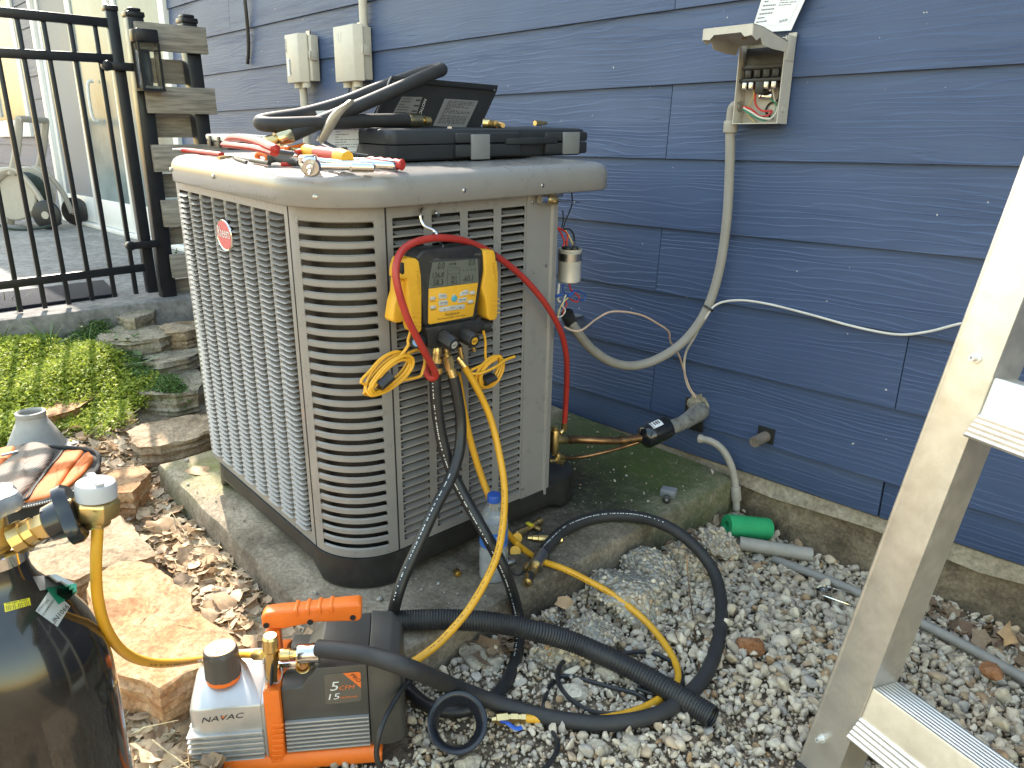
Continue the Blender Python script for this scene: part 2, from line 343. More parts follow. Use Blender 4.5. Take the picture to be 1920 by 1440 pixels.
M_wireb = pm('blue_wire', (0.03, 0.07, 0.28), 0.4)
M_wirey = pm('cream_wire', (0.62, 0.48, 0.2), 0.4)

# ------------------------------------------------------------------ lettering
TXT = {}
def text_mesh(s):
    if s in TXT: return TXT[s]
    cu = bpy.data.curves.new('t', 'FONT'); cu.body = s; cu.size = 1.0; cu.resolution_u = 2; cu.fill_mode = 'FRONT'
    o = bpy.data.objects.new('t', cu); COL.objects.link(o)
    bpy.context.view_layer.update()
    me = bpy.data.meshes.new_from_object(o.evaluated_get(bpy.context.evaluated_depsgraph_get()))
    vs = [v.co.copy() for v in me.vertices]; fs = [tuple(p.vertices) for p in me.polygons]
    bpy.data.objects.remove(o); bpy.data.curves.remove(cu); bpy.data.meshes.remove(me)
    TXT[s] = (vs, fs); return TXT[s]
def text_uv(mb, s, a, b, d, hs=1.0, shear=0.0):
    """letters along the baseline a -> b (local x, z) on depth d"""
    vs, fs = text_mesh(s)
    if not vs: return
    x0 = min(p.x for p in vs); x1 = max(p.x for p in vs)
    a = V((a[0], a[1])); b = V((b[0], b[1])); e = b - a; k = e.length / (x1 - x0); e.normalize(); n = V((-e.y, e.x))
    out = []
    for p in vs:
        q = a + e * ((p.x - x0 + shear * p.y) * k) + n * (p.y * k * hs); out.append(V((q.x, d, q.y)))
    mb.add(out, fs)
def text_px(fr, s, p0, p1, d, mat, parent, hs=1.0, shear=0.0, name='lettering'):
    a = fr.uv(*p0, d); b = fr.uv(*p1, d); mb = MB(); text_uv(mb, s, (a.x, a.z), (b.x, b.z), d, hs, shear)
    return part(name, mb, mat, parent, smooth=0)
def pxpoly(fr, pts, d): return [(q.x, q.z) for q in (fr.uv(p[0], p[1], d) for p in pts)]
def lines_px(fr, quad, d, n, mat, parent, name='print', seed=1, fill=0.5):
    """rows of small print: quad = four corners (top-left, top-right, bottom-right, bottom-left) in pixels"""
    rnd = random.Random(seed); q = [V((p[0], p[1])) for p in pxpoly(fr, quad, d)]; mb = MB()
    P = lambda s, t: (q[0].lerp(q[1], s)).lerp(q[3].lerp(q[2], s), t)
    for i in range(n):
        t0 = (i + 0.5 - fill / 2) / n; t1 = (i + 0.5 + fill / 2) / n; s = 0.03
        while s < 0.93:
            w = rnd.uniform(0.05, 0.2); e = min(s + w, 0.96)
            c = [P(s, t0), P(e, t0), P(e, t1), P(s, t1)]; mb.add([V((p.x, d, p.y)) for p in c], [(0, 1, 2, 3)]); s = e + 0.03
            if rnd.random() < 0.08: break
    return part(name, mb, mat, parent, smooth=0)

# ------------------------------------------------------------------ terrain
PATIO_X, PATIO_Z = -3.46, 0.352
def sstep(a, b, x):
    t = max(0.0, min(1.0, (x - a) / (b - a))); return t * t * (3 - 2 * t)
def gz(x, y):
    return 0.22 * sstep(-2.15, -3.4, x) - 0.055 * sstep(1.40, 1.82, y) * sstep(-1.05, -0.80, x)      # bank on the left, trench by the footing
def gpt(px, py, off=0.0):                 # pixel -> terrain
    z = 0.0; p = wz(px, py, 0)
    for _ in range(12):
        z = gz(p.x, p.y) + off; p = wz(px, py, z)
    return p
M_ground = stone_mat('leaf_strewn_soil', [(0.10, 0.075, 0.05), (0.22, 0.165, 0.11), (0.34, 0.27, 0.185)], scale=14, bump=0.8, bd=0.012)
xs = sorted(set([-400, -150, -60, -30, -16, -10, -7, -5.5, -4.5] + [round(-4 + 0.08 * i, 3) for i in range(0, 63)] + [1.3, 1.8, 2.6, 4, 7, 12, 25, 60, 150, 400]))
ys = sorted(set([-400, -150, -60, -30, -14, -7, -4, -2, -1, -0.5] + [round(-0.2 + 0.08 * i, 3) for i in range(0, 28)] + [2.1, 2.6, 4, 8, 16, 40, 120, 400]))
mb = MB(); nx = len(xs)
for y in ys:
    for x in xs:
        near = 1.0 if (-4 < x < 1.2 and -0.3 < y < 2) else 0.0
        mb.v.append(V((x, y, gz(x, y) - 0.012 + near * 0.012 * noise.noise(V((x * 5, y * 5, 0))))))
for j in range(len(ys) - 1):
    for i in range(nx - 1): mb.f.append((j * nx + i, j * nx + i + 1, (j + 1) * nx + i + 1, (j + 1) * nx + i))
me = mesh_from(mb, V((0, 0, 0)), 'ground', smooth=60); g = bpy.data.objects.new('ground', me); COL.objects.link(g); me.materials.append(M_ground); g['kind'] = 'structure'; g['label'] = 'brown soil ground around the house'

# concrete pad, settled and stained
def pad_mat():
    m = stone_mat('weathered_concrete', [(0.14, 0.108, 0.074), (0.26, 0.21, 0.15), (0.40, 0.335, 0.25)], scale=9, bump=0.6, bd=0.006)
    t = m.node_tree; b = t.nodes['Principled BSDF']; src = b.inputs['Base Color'].links[0].from_socket
    tc = N(t, 'ShaderNodeTexCoord'); sp = N(t, 'ShaderNodeSeparateXYZ'); t.links.new(tc.outputs['Object'], sp.inputs[0])
    def blob(cx, cy, r0, r1, amt, col, src, sc=6.0):
        cb = N(t, 'ShaderNodeCombineXYZ'); cb.inputs[0].default_value = cx; cb.inputs[1].default_value = cy
        n = N(t, 'ShaderNodeTexNoise', i_Scale=sc, i_Detail=9.0, i_Roughness=0.72); t.links.new(tc.outputs['Object'], n.inputs['Vector'])
        s2 = N(t, 'ShaderNodeVectorMath', operation='SCALE'); s2.inputs[3].default_value = 0.55; t.links.new(n.outputs['Color'], s2.inputs[0])
        v = N(t, 'ShaderNodeVectorMath', operation='SUBTRACT'); v.inputs[1].default_value = (0.275 + cx, 0.275 + cy, 0.275)
        a = N(t, 'ShaderNodeVectorMath', operation='ADD'); t.links.new(tc.outputs['Object'], a.inputs[0]); t.links.new(s2.outputs[0], a.inputs[1]); t.links.new(a.outputs[0], v.inputs[0])
        mm = N(t, 'ShaderNodeVectorMath', operation='MULTIPLY'); mm.inputs[1].default_value = (1, 1, 0); t.links.new(v.outputs[0], mm.inputs[0])
        ln = N(t, 'ShaderNodeVectorMath', operation='LENGTH'); t.links.new(mm.outputs[0], ln.inputs[0])
        mr = N(t, 'ShaderNodeMapRange'); mr.inputs[1].default_value = r1; mr.inputs[2].default_value = r0; mr.inputs[4].default_value = amt; t.links.new(ln.outputs[1], mr.inputs[0])
        n2 = N(t, 'ShaderNodeTexNoise', i_Scale=55.0, i_Detail=6.0, i_Roughness=0.8); t.links.new(tc.outputs['Object'], n2.inputs['Vector'])
        m2 = N(t, 'ShaderNodeMapRange'); m2.inputs[1].default_value = 0.22; m2.inputs[2].default_value = 0.52; t.links.new(n2.outputs[0], m2.inputs[0])
        mu = N(t, 'ShaderNodeMath', operation='MULTIPLY'); t.links.new(mr.outputs[0], mu.inputs[0]); t.links.new(m2.outputs[0], mu.inputs[1])
        mx = N(t, 'ShaderNodeMix', data_type='RGBA'); mx.inputs[7].default_value = (*col, 1); t.links.new(mu.outputs[0], mx.inputs[0]); t.links.new(src, mx.inputs[6]); return mx.outputs[2]
    # coordinates are measured from the pad's own centre (about -1.61, 1.18)
    c = blob(0.22, 0.36, 0.15, 0.55, 0.95, (0.030, 0.028, 0.022), src)
    c = blob(0.33, 0.50, 0.08, 0.46, 0.95, (0.055, 0.092, 0.018), c)
    c = blob(0.08, 0.52, 0.05, 0.34, 0.9, (0.045, 0.068, 0.026), c); c = blob(0.30, 0.22, 0.05, 0.26, 0.9, (0.026, 0.023, 0.018), c, 9)
    c = blob(-0.42, -0.45, 0.03, 0.26, 0.75, (0.14, 0.16, 0.03), c, 9)
    c = blob(0.5, -0.15, 0.05, 0.42, 0.75, (0.040, 0.033, 0.024), c)
    c = blob(0.1, -0.55, 0.0, 0.25, 0.6, (0.05, 0.042, 0.03), c, 10)
    t.links.new(c, b.inputs['Base Color']); return m
mb = MB(); outline = []
corners = [(-2.185, 0.558), (-1.022, 0.562), (-1.015, 1.815), (-2.175, 1.80)]
for i in range(4):
    a, b = V(corners[i]), V(corners[(i + 1) % 4])
    for k in range(24):
        p = a.lerp(b, k / 24); nn = noise.noise(V((p.x * 9, p.y * 9, 3))) * 0.006; outline.append((p.x + nn, p.y + nn))
def ins(poly, d):
    cx = sum(p[0] for p in poly) / len(poly); cy = sum(p[1] for p in poly) / len(poly)
    return [(p[0] - math.copysign(min(d, abs(p[0] - cx)), p[0] - cx) , p[1] - math.copysign(min(d, abs(p[1] - cy)), p[1] - cy)) for p in poly]
rings = [[V((x, y, -0.16)) for x, y in outline], [V((x, y, -0.016)) for x, y in outline], [V((x, y, -0.005)) for x, y in ins(outline, 0.005)], [V((x, y, 0.0)) for x, y in ins(outline, 0.018)]]
mb.loft(rings)
pad = single('concrete_pad', 'stained mossy concrete pad under the air conditioner', None, mb, pad_mat(), F_A, kind='structure')

# patio slab
M_patio = stone_mat('grey_patio_concrete', [(0.20, 0.19, 0.175), (0.26, 0.245, 0.225), (0.33, 0.31, 0.28)], scale=2.2, bump=0.12, bd=0.003)
mb = MB(); mb.box(-12.0, PATIO_X, -3.0, WALL_Y + 0.01, PATIO_Z - 0.14, PATIO_Z)
single('patio', 'grey concrete patio slab behind the black gate', None, mb, M_patio, FW0, bevel=0.012, kind='structure')

# ------------------------------------------------------------------ the house
house = thing('house', 'blue lap sided house wall with sliding patio door', 'house', FW0, (0, WALL_Y, 0))
ROWS = [-0.797, -0.604, -0.412, -0.219, -0.022, 0.179, 0.372, 0.562, 0.757, 0.952, 1.148, 1.343]
ROWS = [r + CZ for r in ROWS]
def wall_x(px, py): return wy(px, py, WALL_Y).x
JOINT = {0: [wall_x(1224, 760)], 1: [wall_x(1693, 700)], 2: [wall_x(1238, 490)], 4: [wall_x(1258, 230)], 6: [wall_x(1271, 8)], 7: [wall_x(433, 30)], 3: [0.6], 5: [0.2], 8: [-2.3], 9: [-3.4], 10: [-1.7]}
def board(x0, x1, zb, zt, y=WALL_Y):
    mb = MB(); n = max(2, int((x1 - x0) / 0.35)); rings = []
    for i in range(n + 1):
        x = x0 + (x1 - x0) * i / n; w = 0.0012 * noise.noise(V((x * 1.3, zb * 9, 1)))
        rings.append([V((x, y - 0.013 + w, zb + w)), V((x, y - 0.003 + w, zt)), V((x, y + 0.006 + w, zt)), V((x, y - 0.004 + w, zb + w))])
    mb.loft(rings)
    return part('siding_board', mb, M_siding, house, smooth=20)
DOOR_R, DOOR_L = -4.91, -7.86
for i, zb in enumerate(ROWS):
    zt = (ROWS[i + 1] if i + 1 < len(ROWS) else zb + 0.195) + 0.004
    cuts = [DOOR_R + 0.002] + sorted(JOINT.get(i, [])) + [3.2]
    for a, b in zip(cuts[:-1], cuts[1:]): board(a + 0.0012, b - 0.0012, zb, zt)
    if zb > 0.30:
        if i in (6, 7, 8, 9, 10, 11): board(-8.44, DOOR_L - 0.002, zb, zt); board(-12.0, -9.75, zb, zt)
        else: board(-12.0, DOOR_L - 0.002, zb, zt)
zsk = -0.903 + CZ
xj = wall_x(1650, 940)
for a, b in ((-4.9, xj), (xj + 0.004, 3.2)):
    mb = MB(); mb.box(a, b, WALL_Y - 0.001, WALL_Y + 0.02, zsk, ROWS[0] + 0.02); part('skirt_board', mb, M_siding, house, bevel=0.002)
M_found = stone_mat('rough_foundation_parging', [(0.045, 0.036, 0.026), (0.16, 0.122, 0.08), (0.30, 0.24, 0.165)], scale=8, bump=0.7, bd=0.008)
mb = MB(); mb.box(-4.9, 3.2, WALL_Y + 0.008, WALL_Y + 0.25, -0.4, zsk - 0.001); part('foundation', mb, M_found, house)
mb = MB(); nn = 60; rings = []
for i in range(nn + 1):                                    # upper parge coat, its broken lower edge
    x = -4.88 + 8.0 * i / nn; dz = 0.045 + 0.03 * noise.noise(V((x * 4, 0, 0))) + 0.012 * noise.noise(V((x * 19, 0, 0)))
    rings.append([V((x, WALL_Y + 0.0045, zsk - 0.004)), V((x, WALL_Y + 0.02, zsk - 0.004)), V((x, WALL_Y + 0.02, zsk - dz)), V((x, WALL_Y - 0.002, zsk - dz))])
mb.loft(rings); part('parge_coat', mb, stone_mat('parging', [(0.20, 0.16, 0.11), (0.30, 0.25, 0.18), (0.36, 0.31, 0.24)], scale=6, bump=0.5, bd=0.006), house)
mb = MB(); mb.box(-12, 3.2, WALL_Y + 0.008, WALL_Y + 0.2, zsk, 2.6); part('sheathing', mb, M_dark, house)
M_soffit = pm('white_soffit', (0.62, 0.62, 0.6), 0.6)
mb = MB(); mb.box(-12.2, 3.4, 1.62, 2.5, 2.56, 2.60); mb.box(-12.2, 3.4, 1.60, 1.62, 2.53, 2.70); part('roof_eave', mb, M_soffit, house)
mb = MB(); mb.add([(-12.2, 1.58, 2.70), (3.4, 1.58, 2.70), (3.4, 5.7, 4.6), (-12.2, 5.7, 4.6), (-12.2, 1.58, 2.73), (3.4, 1.58, 2.73), (3.4, 5.7, 4.63), (-12.2, 5.7, 4.63)], [(0, 1, 2, 3), (4, 5, 6, 7), (0, 1, 5, 4), (2, 3, 7, 6), (1, 2, 6, 5), (0, 3, 7, 4)])
part('roof', mb, pm('roof_shingles', (0.07, 0.065, 0.06), 0.9, bump=0.5, bs=60, bd=0.01), house)

# sliding patio door and the window beyond it
M_glass = pm('reflective_window_glass', (0.15, 0.19, 0.20), 0.22, var=0.35, vs=2.5, spec=0.15)
M_curt = pm('door_glass_grey_film', (0.19, 0.21, 0.245), 0.45, var=0.1, vs=2, spec=0.12)
zs0, zs1 = PATIO_Z, 2.36
mb = MB()
mb.box(DOOR_R - 0.075, DOOR_R, WALL_Y - 0.035, WALL_Y + 0.02, zs0, zs1 + 0.1); mb.box(DOOR_L, DOOR_L + 0.09, WALL_Y - 0.035, WALL_Y + 0.02, zs0, zs1 + 0.1)
mb.box(DOOR_L + 0.09, DOOR_R - 0.075, WALL_Y - 0.03, WALL_Y + 0.02, zs1, zs1 + 0.1); mb.box(DOOR_L + 0.09, DOOR_R - 0.075, WALL_Y - 0.05, WALL_Y + 0.02, zs0, zs0 + 0.03)
door = part('sliding_door', mb, M_white, house, bevel=0.003)
w3 = (DOOR_R - 0.075 - DOOR_L - 0.09) / 3
for k in range(3):
    a = DOOR_L + 0.09 + w3 * k; b = a + w3; y = WALL_Y - (0.022 if k == 1 else 0.006)
    mb = MB(); f = 0.085
    mb.box(a + .002, a + f, y, y + 0.03, zs0 + 0.032, zs1 - 0.002); mb.box(b - f, b - .002, y, y + 0.03, zs0 + 0.032, zs1 - 0.002)
    mb.box(a + f, b - f, y + 0.001, y + 0.029, zs0 + 0.033, zs0 + 0.24); mb.box(a + f, b - f, y + 0.001, y + 0.029, zs1 - 0.1, zs1 - 0.003)
    part('sash', mb, M_white, door, bevel=0.004)
    mb = MB(); mb.box(a + f, b - f, y + 0.012, y + 0.018, zs0 + 0.24, zs1 - 0.1); part('pane', mb, M_curt if k == 0 else M_glass, door)
p = F_W.uv(180, 190, -0.03); mb = MB(); mb.tube(spline([(p.x, p.y + WALL_Y, p.z + 0.14), (p.x, p.y + WALL_Y - 0.04, p.z + 0.11), (p.x, p.y + WALL_Y - 0.04, p.z - 0.11), (p.x, p.y + WALL_Y, p.z - 0.14)], 5), 0.012, 8); part('handle', mb, M_white, door)
mb = MB(); z0, z1 = 1.23, 2.4; a, b = -9.75, -8.44
mb.box(a, a + 0.12, WALL_Y - 0.03, WALL_Y + 0.02, z0, z1); mb.box(b - 0.12, b, WALL_Y - 0.03, WALL_Y + 0.02, z0, z1); mb.box(a + .12, b - .12, WALL_Y - 0.028, WALL_Y + 0.02, z1 - .12, z1); mb.box(a - 0.02, b + 0.02, WALL_Y - 0.045, WALL_Y + 0.02, z0 - 0.16, z0)
win = part('window', mb, M_white, house, bevel=0.004)
mb = MB(); mb.box(a + .12, b - .12, WALL_Y - 0.01, WALL_Y - 0.004, z0, z1 - .12); part('pane', mb, M_glass, win)
mb = MB(); mb.box(a + .12, b - .12, WALL_Y - 0.05, WALL_Y - 0.012, z0 + 0.002, z0 + 0.03); part('sill', mb, pm('bare_wood_sill', (0.5, 0.33, 0.16), 0.6, var=0.15), win)

# ------------------------------------------------------------------ black gate and the board screen next to it
GX = -3.55
F_G = Fr((GX, 0, 0), (0, 1, 0), (-1, 0, 0), (0, -0.04, 1))
def gbar(mb, p0, p1, w, d=0.0, th=0.02):              # straight bar between two pixels on the gate plane
    a = F_G.uv(*p0, d); b = F_G.uv(*p1, d); mb.tube([a, b], w / 2 * 1.414, 4)
def square_bar(a, b, w, th):
    a, b = V(a), V(b); t = (b - a).normalized(); s = t.cross(V((0, 1, 0))).normalized() * w / 2; q = V((0, 1, 0)) * th / 2
    mb = MB(); mb.loft([[p + s + q, p + s - q, p - s - q, p - s + q] for p in (a, b)]); return mb
tr0, tr1 = F_G.uv(-160, 9), F_G.uv(190, 50); mr0, mr1 = F_G.uv(-160, 92), F_G.uv(205, 117); br0, br1 = F_G.uv(-160, 552), F_G.uv(272, 506)
gate = thing('gate', 'black metal picket gate closing the patio', 'gate', F_G, (0.5, 0, PATIO_Z))
for nm, a, b in (('top_rail', tr0, tr1), ('middle_rail', mr0, mr1), ('bottom_rail', br0, br1)):
    part(nm, square_bar(a, b, 0.034, 0.03), M_fence, gate, bevel=0.002)
for top, bot in (((16, 38), (130, 574)), ((65, 40), (174, 567)), ((115, 43), (216, 561)), ((162, 46), (256, 556)), ((-33, 36), (85, 580)), ((-82, 30), (39, 586)), ((-130, 28), (-6, 592))):
    a = F_G.uv(*top, 0.001); b = F_G.uv(*bot, 0.001)
    part('picket', square_bar(a, b, 0.017, 0.017), M_fence, gate, bevel=0.001)
a = F_G.uv(192, 26); b = F_G.uv(286, 553); part('stile', square_bar(a, b, 0.044, 0.04), M_fence, gate, bevel=0.003)
mb = MB(); mb.box(a.x - 0.026, a.x + 0.026, -0.026, 0.026, a.z - 0.005, a.z + 0.018); part('stile_cap', mb, M_fence, gate, bevel=0.006)
for q in ((210, 131), (262, 464)):
    h = F_G.uv(*q, -0.03); mb = MB(); mb.box(h.x - 0.05, h.x + 0.075, -0.045, -0.022, h.z - 0.016, h.z + 0.016); mb.cyl(V((h.x - .045, -0.05, h.z)), V((h.x - .045, -0.02, h.z)), .02, 12); part('latch' if q[1] > 300 else 'hinge', mb, M_fence, gate, bevel=0.003)
screen = thing('board_screen', 'weathered grey boards woven between two black posts beside the gate', 'fence', F_G, (1.3, 0, PATIO_Z - 0.1))
pa, pb = F_G.uv(233, 28), F_G.uv(318, 582)
def post(a, b): return part('post', square_bar(a, b, 0.062, 0.06), M_fence, screen, bevel=0.003)
post(pa, pb); p2a = F_G.uv(335, 42); post(p2a, V((p2a.x + 0.02, 0, 0.2)))
for q in (pa, p2a):
    mb = MB(); mb.box(q.x - 0.036, q.x + 0.036, -0.036, 0.036, q.z - 0.01, q.z + 0.012); mb.box(q.x - 0.026, q.x + 0.026, -0.026, 0.026, q.z + 0.012, q.z + 0.026); part('post_cap', mb, M_fence, screen, bevel=0.006)
M_wood = pm('weathered_grey_cedar', (0.25, 0.225, 0.19), 0.75, var=0.42, vs=16, bump=0.5, bs=60, bd=0.003, streak=(0.5, 6, 6))
M_woodg = pm('weathered_grey_cedar_cut_end', (0.38, 0.33, 0.25), 0.8, var=0.25, vs=40)
u0 = pa.x - 0.02; u1 = F_G.uv(376, 75, -0.05).x
tops = [(300, 46, 97, -1), (300, 113, 158, 1), (310, 163, 213, -1), (320, 214, 259, 1), (318, 271, 321, -1), (325, 326, 370, 1), (318, 374, 424, -1), (330, 425, 458, 1), (325, 476, 520, -1), (335, 522, 556, 1)]
for cx, y0, y1, sd_ in tops:
    d = -0.052 if sd_ < 0 else 0.052
    za = F_G.uv(cx, y0, d).z; zb = F_G.uv(cx, y1, d).z; k = 0.035 * (1.9 - za) * 0.3
    mb = MB(); mb.box(u0 + k + random.uniform(-.008, .008) - (0.0 if sd_ < 0 else -0.01), u1 + k + random.uniform(-.02, .012), d - 0.0125, d + 0.0125, zb, za); part('board', mb, M_wood, screen, bevel=0.002)
# lantern on the post
lq = F_G.uv(264, 55, -0.10)
lan = thing('lantern', 'black metal post lantern with clear glass on the board screen', 'lantern', F_G, (lq.x, -0.10, lq.z - 0.24))
x, z = lq.x, lq.z
mb = MB(); mb.box(x - .045, x + .045, -.145, -.066, z - .05, z); part('hood', mb, M_fence, lan, bevel=0.006)
mb = MB()
for sx_ in (-1, 1):
    for sy in (-1, 1): mb.box(x + sx_ * .04 - .004, x + sx_ * .04 + .004, -.105 + sy * .036 - .004, -.105 + sy * .036 + .004, z - .225, z - .05)
mb.box(x - .046, x + .046, -.147, -.066, z - .235, z - .225); mb.box(x - .044, x + .044, -.1435, -.1385, z - .085, z - .08); part('cage', mb, M_fence, lan)
mb = MB(); mb.box(x - .037, x + .037, -.138, -.072, z - .224, z - .051); part('glass', mb, pm('clear_lantern_glass', (0.8, 0.85, 0.85), 0.05, trans=1.0), lan)

# ------------------------------------------------------------------ things on the patio
mq = [FW0.h(px, py, PATIO_Z) for px, py in ((-60, 562), (195, 530), (221, 556), (-60, 594))]
mb = MB(); mb.slab([(p.x, p.y) for p in mq], PATIO_Z + 0.001, PATIO_Z + 0.016)
single('doormat', 'dark navy bristle doormat on the patio inside the gate', 'doormat', mb, pm('navy_bristle', (0.007, 0.010, 0.020), 0.95, var=0.4, vs=120, bump=1.0, bs=260, bd=0.006), FW0, bevel=0.004)
# hose reel cart against the wall
rp = FW0.h(60, 425, PATIO_Z)
reel = thing('hose_reel_cart', 'beige plastic garden hose reel cart by the patio door', 'hose reel', FW0, rp)
M_reel = pm('beige_reel_plastic', (0.42, 0.38, 0.32), 0.5, var=0.06); M_hose = pm('dark_garden_hose', (0.03, 0.045, 0.035), 0.5)
FR = Fr(rp, (0.72, 0.69, 0), (-0.69, 0.72, 0), (0, 0, 1))
def rl(x, y, z): return FR.w((x, y, z))
mb = MB()
for yy in (-0.16, 0.16):
    mb.tube(spline([rl(-.30, yy, 0), rl(-.24, yy, .22), rl(-.10, yy, .40), rl(.06, yy, .45), rl(.2, yy, .28), rl(.26, yy, .1)], 5), 0.035, 8, flat=0.6)
    mb.tube(spline([rl(.02, yy, .42), rl(.10, yy, .62), rl(.16, yy, .84)], 5), 0.03, 8, flat=0.6)
mb.tube([rl(.16, -.17, .84), rl(.16, .17, .84)], 0.025, 8); part('side_frame', mb, M_reel, reel)
for yy in (-.19, .19):
    mb = MB(); mb.lathe([(0.0, -.02), (.10, -.02), (.115, -.01), (.115, .01), (.1, .02), (0, .02)], 24, axis_M(rl(.27, yy, .115), FR.M.to_3x3() @ V((0, 1, 0)))); w = part('wheel', mb, M_blk, reel)
    mb = MB(); mb.lathe([(0.0, -.024), (.03, -.024), (.03, .024), (0, .024)], 16, axis_M(rl(.27, yy, .115), FR.M.to_3x3() @ V((0, 1, 0)))); part('hub', mb, M_reel, w)
for yy in (-.125, .125):
    mb = MB(); mb.lathe([(0.06, -.01), (.2, -.012), (.21, 0), (.2, .012), (.06, .01)], 28, axis_M(rl(-.04, yy, .27), FR.M.to_3x3() @ V((0, 1, 0)))); part('drum_flange', mb, M_reel, reel)
pts = []
for k in range(200):
    a = k * 0.42; yy = -.1 + .2 * abs(((k / 40) % 2) - 1); pts.append(rl(-.04 + .155 * math.cos(a), yy, .27 + .155 * math.sin(a)))
mb = MB(); mb.tube(pts, 0.012, 6)
mb.tube(spline([rl(-.18, 0, .2), rl(-.2, -.2, .1), rl(.0, -.3, .02), rl(.25, -.3, .02), rl(.35, -.15, .05)], 6), .012, 6); part('hose', mb, M_hose, reel)
# white cup lying by the slab edge
c0 = gpt(68, 603, 0.035); c1 = gpt(104, 597, 0.035)
ax_ = (c1 - c0).normalized(); mb = MB(); MM = axis_M(c0, ax_)
mb.lathe([(0, 0), (.030, 0), (.036, .10), (.040, .11), (.040, .114), (.037, .113), (.033, .1), (.028, .003), (0, .003)], 24, MM)
single('plastic_cup', 'white plastic cup lying on its side below the patio slab', 'cup', mb, M_white, FW0)

# ------------------------------------------------------------------ the air conditioner (coordinates of the pad frame F_A)
ac = thing('air_conditioner', 'large grey outdoor air conditioner condenser with louvred sides', 'air conditioner', F_A, (-1.6, 1.0, 0))
X0, X1, Y0, Y1 = -1.964, -1.225, 0.645, 1.385
RC = 0.13; CX, CY = X1 - RC, Y0 + RC
ZB, ZT = 0.080, 0.832
# base pan with raised middles between its feet
def pan_ring(off, z, mode=0):
    p0s = rrect(X0, X1, Y0, Y1, [0.08, RC, 0.10, 0.06], 9); pts = rrect(X0 - off, X1 + off, Y0 - off, Y1 + off, [0.08 + off, RC + off, 0.10 + off, 0.06 + off], 9); out = []
    dense = []
    for i, p in enumerate(pts):
        j = (i + 1) % len(pts); q = pts[j]; n = max(1, int(math.dist(p0s[i], p0s[j]) / 0.015))
        for k in range(n): dense.append((p[0] + (q[0] - p[0]) * k / n, p[1] + (q[1] - p[1]) * k / n))
    for x, y in dense:
        zz = z
        if mode:
            ex = min(sstep(X0 + 0.05, X0 + 0.085, x), sstep(X1 - 0.10, X1 - 0.15, x)); ey = min(sstep(Y0 + 0.12, Y0 + 0.16, y), sstep(Y1 - 0.10, Y1 - 0.14, y))
            if y < Y0 + 0.02 or y > Y1 - 0.02: zz = z + 0.034 * ex
            elif x > X1 - 0.02 or x < X0 + 0.02: zz = z + 0.022 * ey
        out.append(V((x, y, zz)))
    return out
mb = MB(); mb.loft([pan_ring(-0.03, 0.006, 1), pan_ring(0.004, 0.004, 1), pan_ring(0.007, 0.012, 1), pan_ring(0.006, 0.05), pan_ring(0.004, ZB - 0.002), pan_ring(-0.02, ZB - 0.001)])
part('base_pan', mb, M_pan, ac, smooth=50)
# inner coil and dark core
mb = MB(); ii = 0.032
mb.loft([[V((x, y, z)) for x, y in rrect(X0 + ii, X1 - ii, Y0 + ii, Y0 + 0.60, [0.05, RC - ii, 0.01, 0.05], 8)] for z in (ZB, ZT - 0.01)]); part('condenser_coil', mb, M_coil, ac)
mb = MB(); mb.box(X0 + 0.01, X1 - 0.16, Y0 + 0.60, Y1 - 0.005, ZB, ZT - 0.005); part('rear_cabinet', mb, M_grey, ac)

# --- long face: ribs and bands with separate louvres
fx0, fx1 = X0 + 0.004, CX; col0, col1 = X0 + 0.024, CX - 0.020; NCOL = 8; pitch = (col1 - col0) / NCOL; ribw = 0.0105
zlo, zhi = 0.106, 0.806; NROW = 55; rp_ = (zhi - zlo) / NROW
mb = MB(); th = 0.0016
mb.box(fx0, col0, Y0, Y0 + th, ZB, ZT); mb.box(col1, fx1 - 0.002, Y0, Y0 + th, ZB, ZT)
mb.box(fx0 - 0.0, fx0 + 0.004, Y0 + th, Y0 + 0.06, ZB, ZT)
mb.box(col0, col1, Y0 + 0.0002, Y0 + th, zhi, ZT); mb.box(col0, col1, Y0 + 0.0002, Y0 + th, ZB, zlo)
front = part('front_louvre_panel', mb, M_grey, ac)
for c in range(1, NCOL):
    x = col0 + pitch * c; mb = MB()
    mb.loft([[V((x - ribw / 2, Y0 + 0.003, z)), V((x - ribw / 2, Y0 - 0.001, z)), V((x - ribw / 5, Y0 - 0.0035, z)), V((x + ribw / 5, Y0 - 0.0035, z)), V((x + ribw / 2, Y0 - 0.001, z)), V((x + ribw / 2, Y0 + 0.003, z))] for z in (zlo, zhi)])
    part('rib', mb, M_grey, front)
def louvre_mesh(w, A, B, C, xr=0.75, name='louvre'):
    mb = MB(); xs_ = [0, 0.05, 0.2, 0.5, xr, xr + (1 - xr) * 0.55, 1.0]; oo = [0.9, 1, 1, 1, 1, 0.86, 0.4]; rings = []
    for x, o in zip(xs_, oo):
        t = 0.0006
        a = V((x * w, A[0], A[1])); b = V((x * w, A[0] + (B[0] - A[0]) * o, A[1] + (B[1] - A[1]) * o)); c = V((x * w, A[0] + (C[0] - A[0]) * o, A[1] + (C[1] - A[1]) * o))
        rings.append([a, b, c, c + V((0, t * 2, -t)), b + V((0, t * 2, -t)), a + V((0, t, -t * 2))])
    mb.loft(rings); me = mesh_from(mb, V((0, 0, 0)), name, smooth=50); me.materials.append(M_greylouv); return me, mb
lw = pitch - ribw
lme, lmb = louvre_mesh(lw, (0.004, 0.0068), (-0.003, 0.0040), (-0.0085, 0.0002), 0.72)
cells = [(c, r) for c in range(NCOL) for r in range(NROW)]
cells.sort(key=lambda q: -q[0]); near_c = cells[:300]; far_c = cells[300:]
for c, r in near_c: inst('louvre', lme, front, (col0 + pitch * c + ribw / 2, Y0, zlo + rp_ * r))
mb = MB()
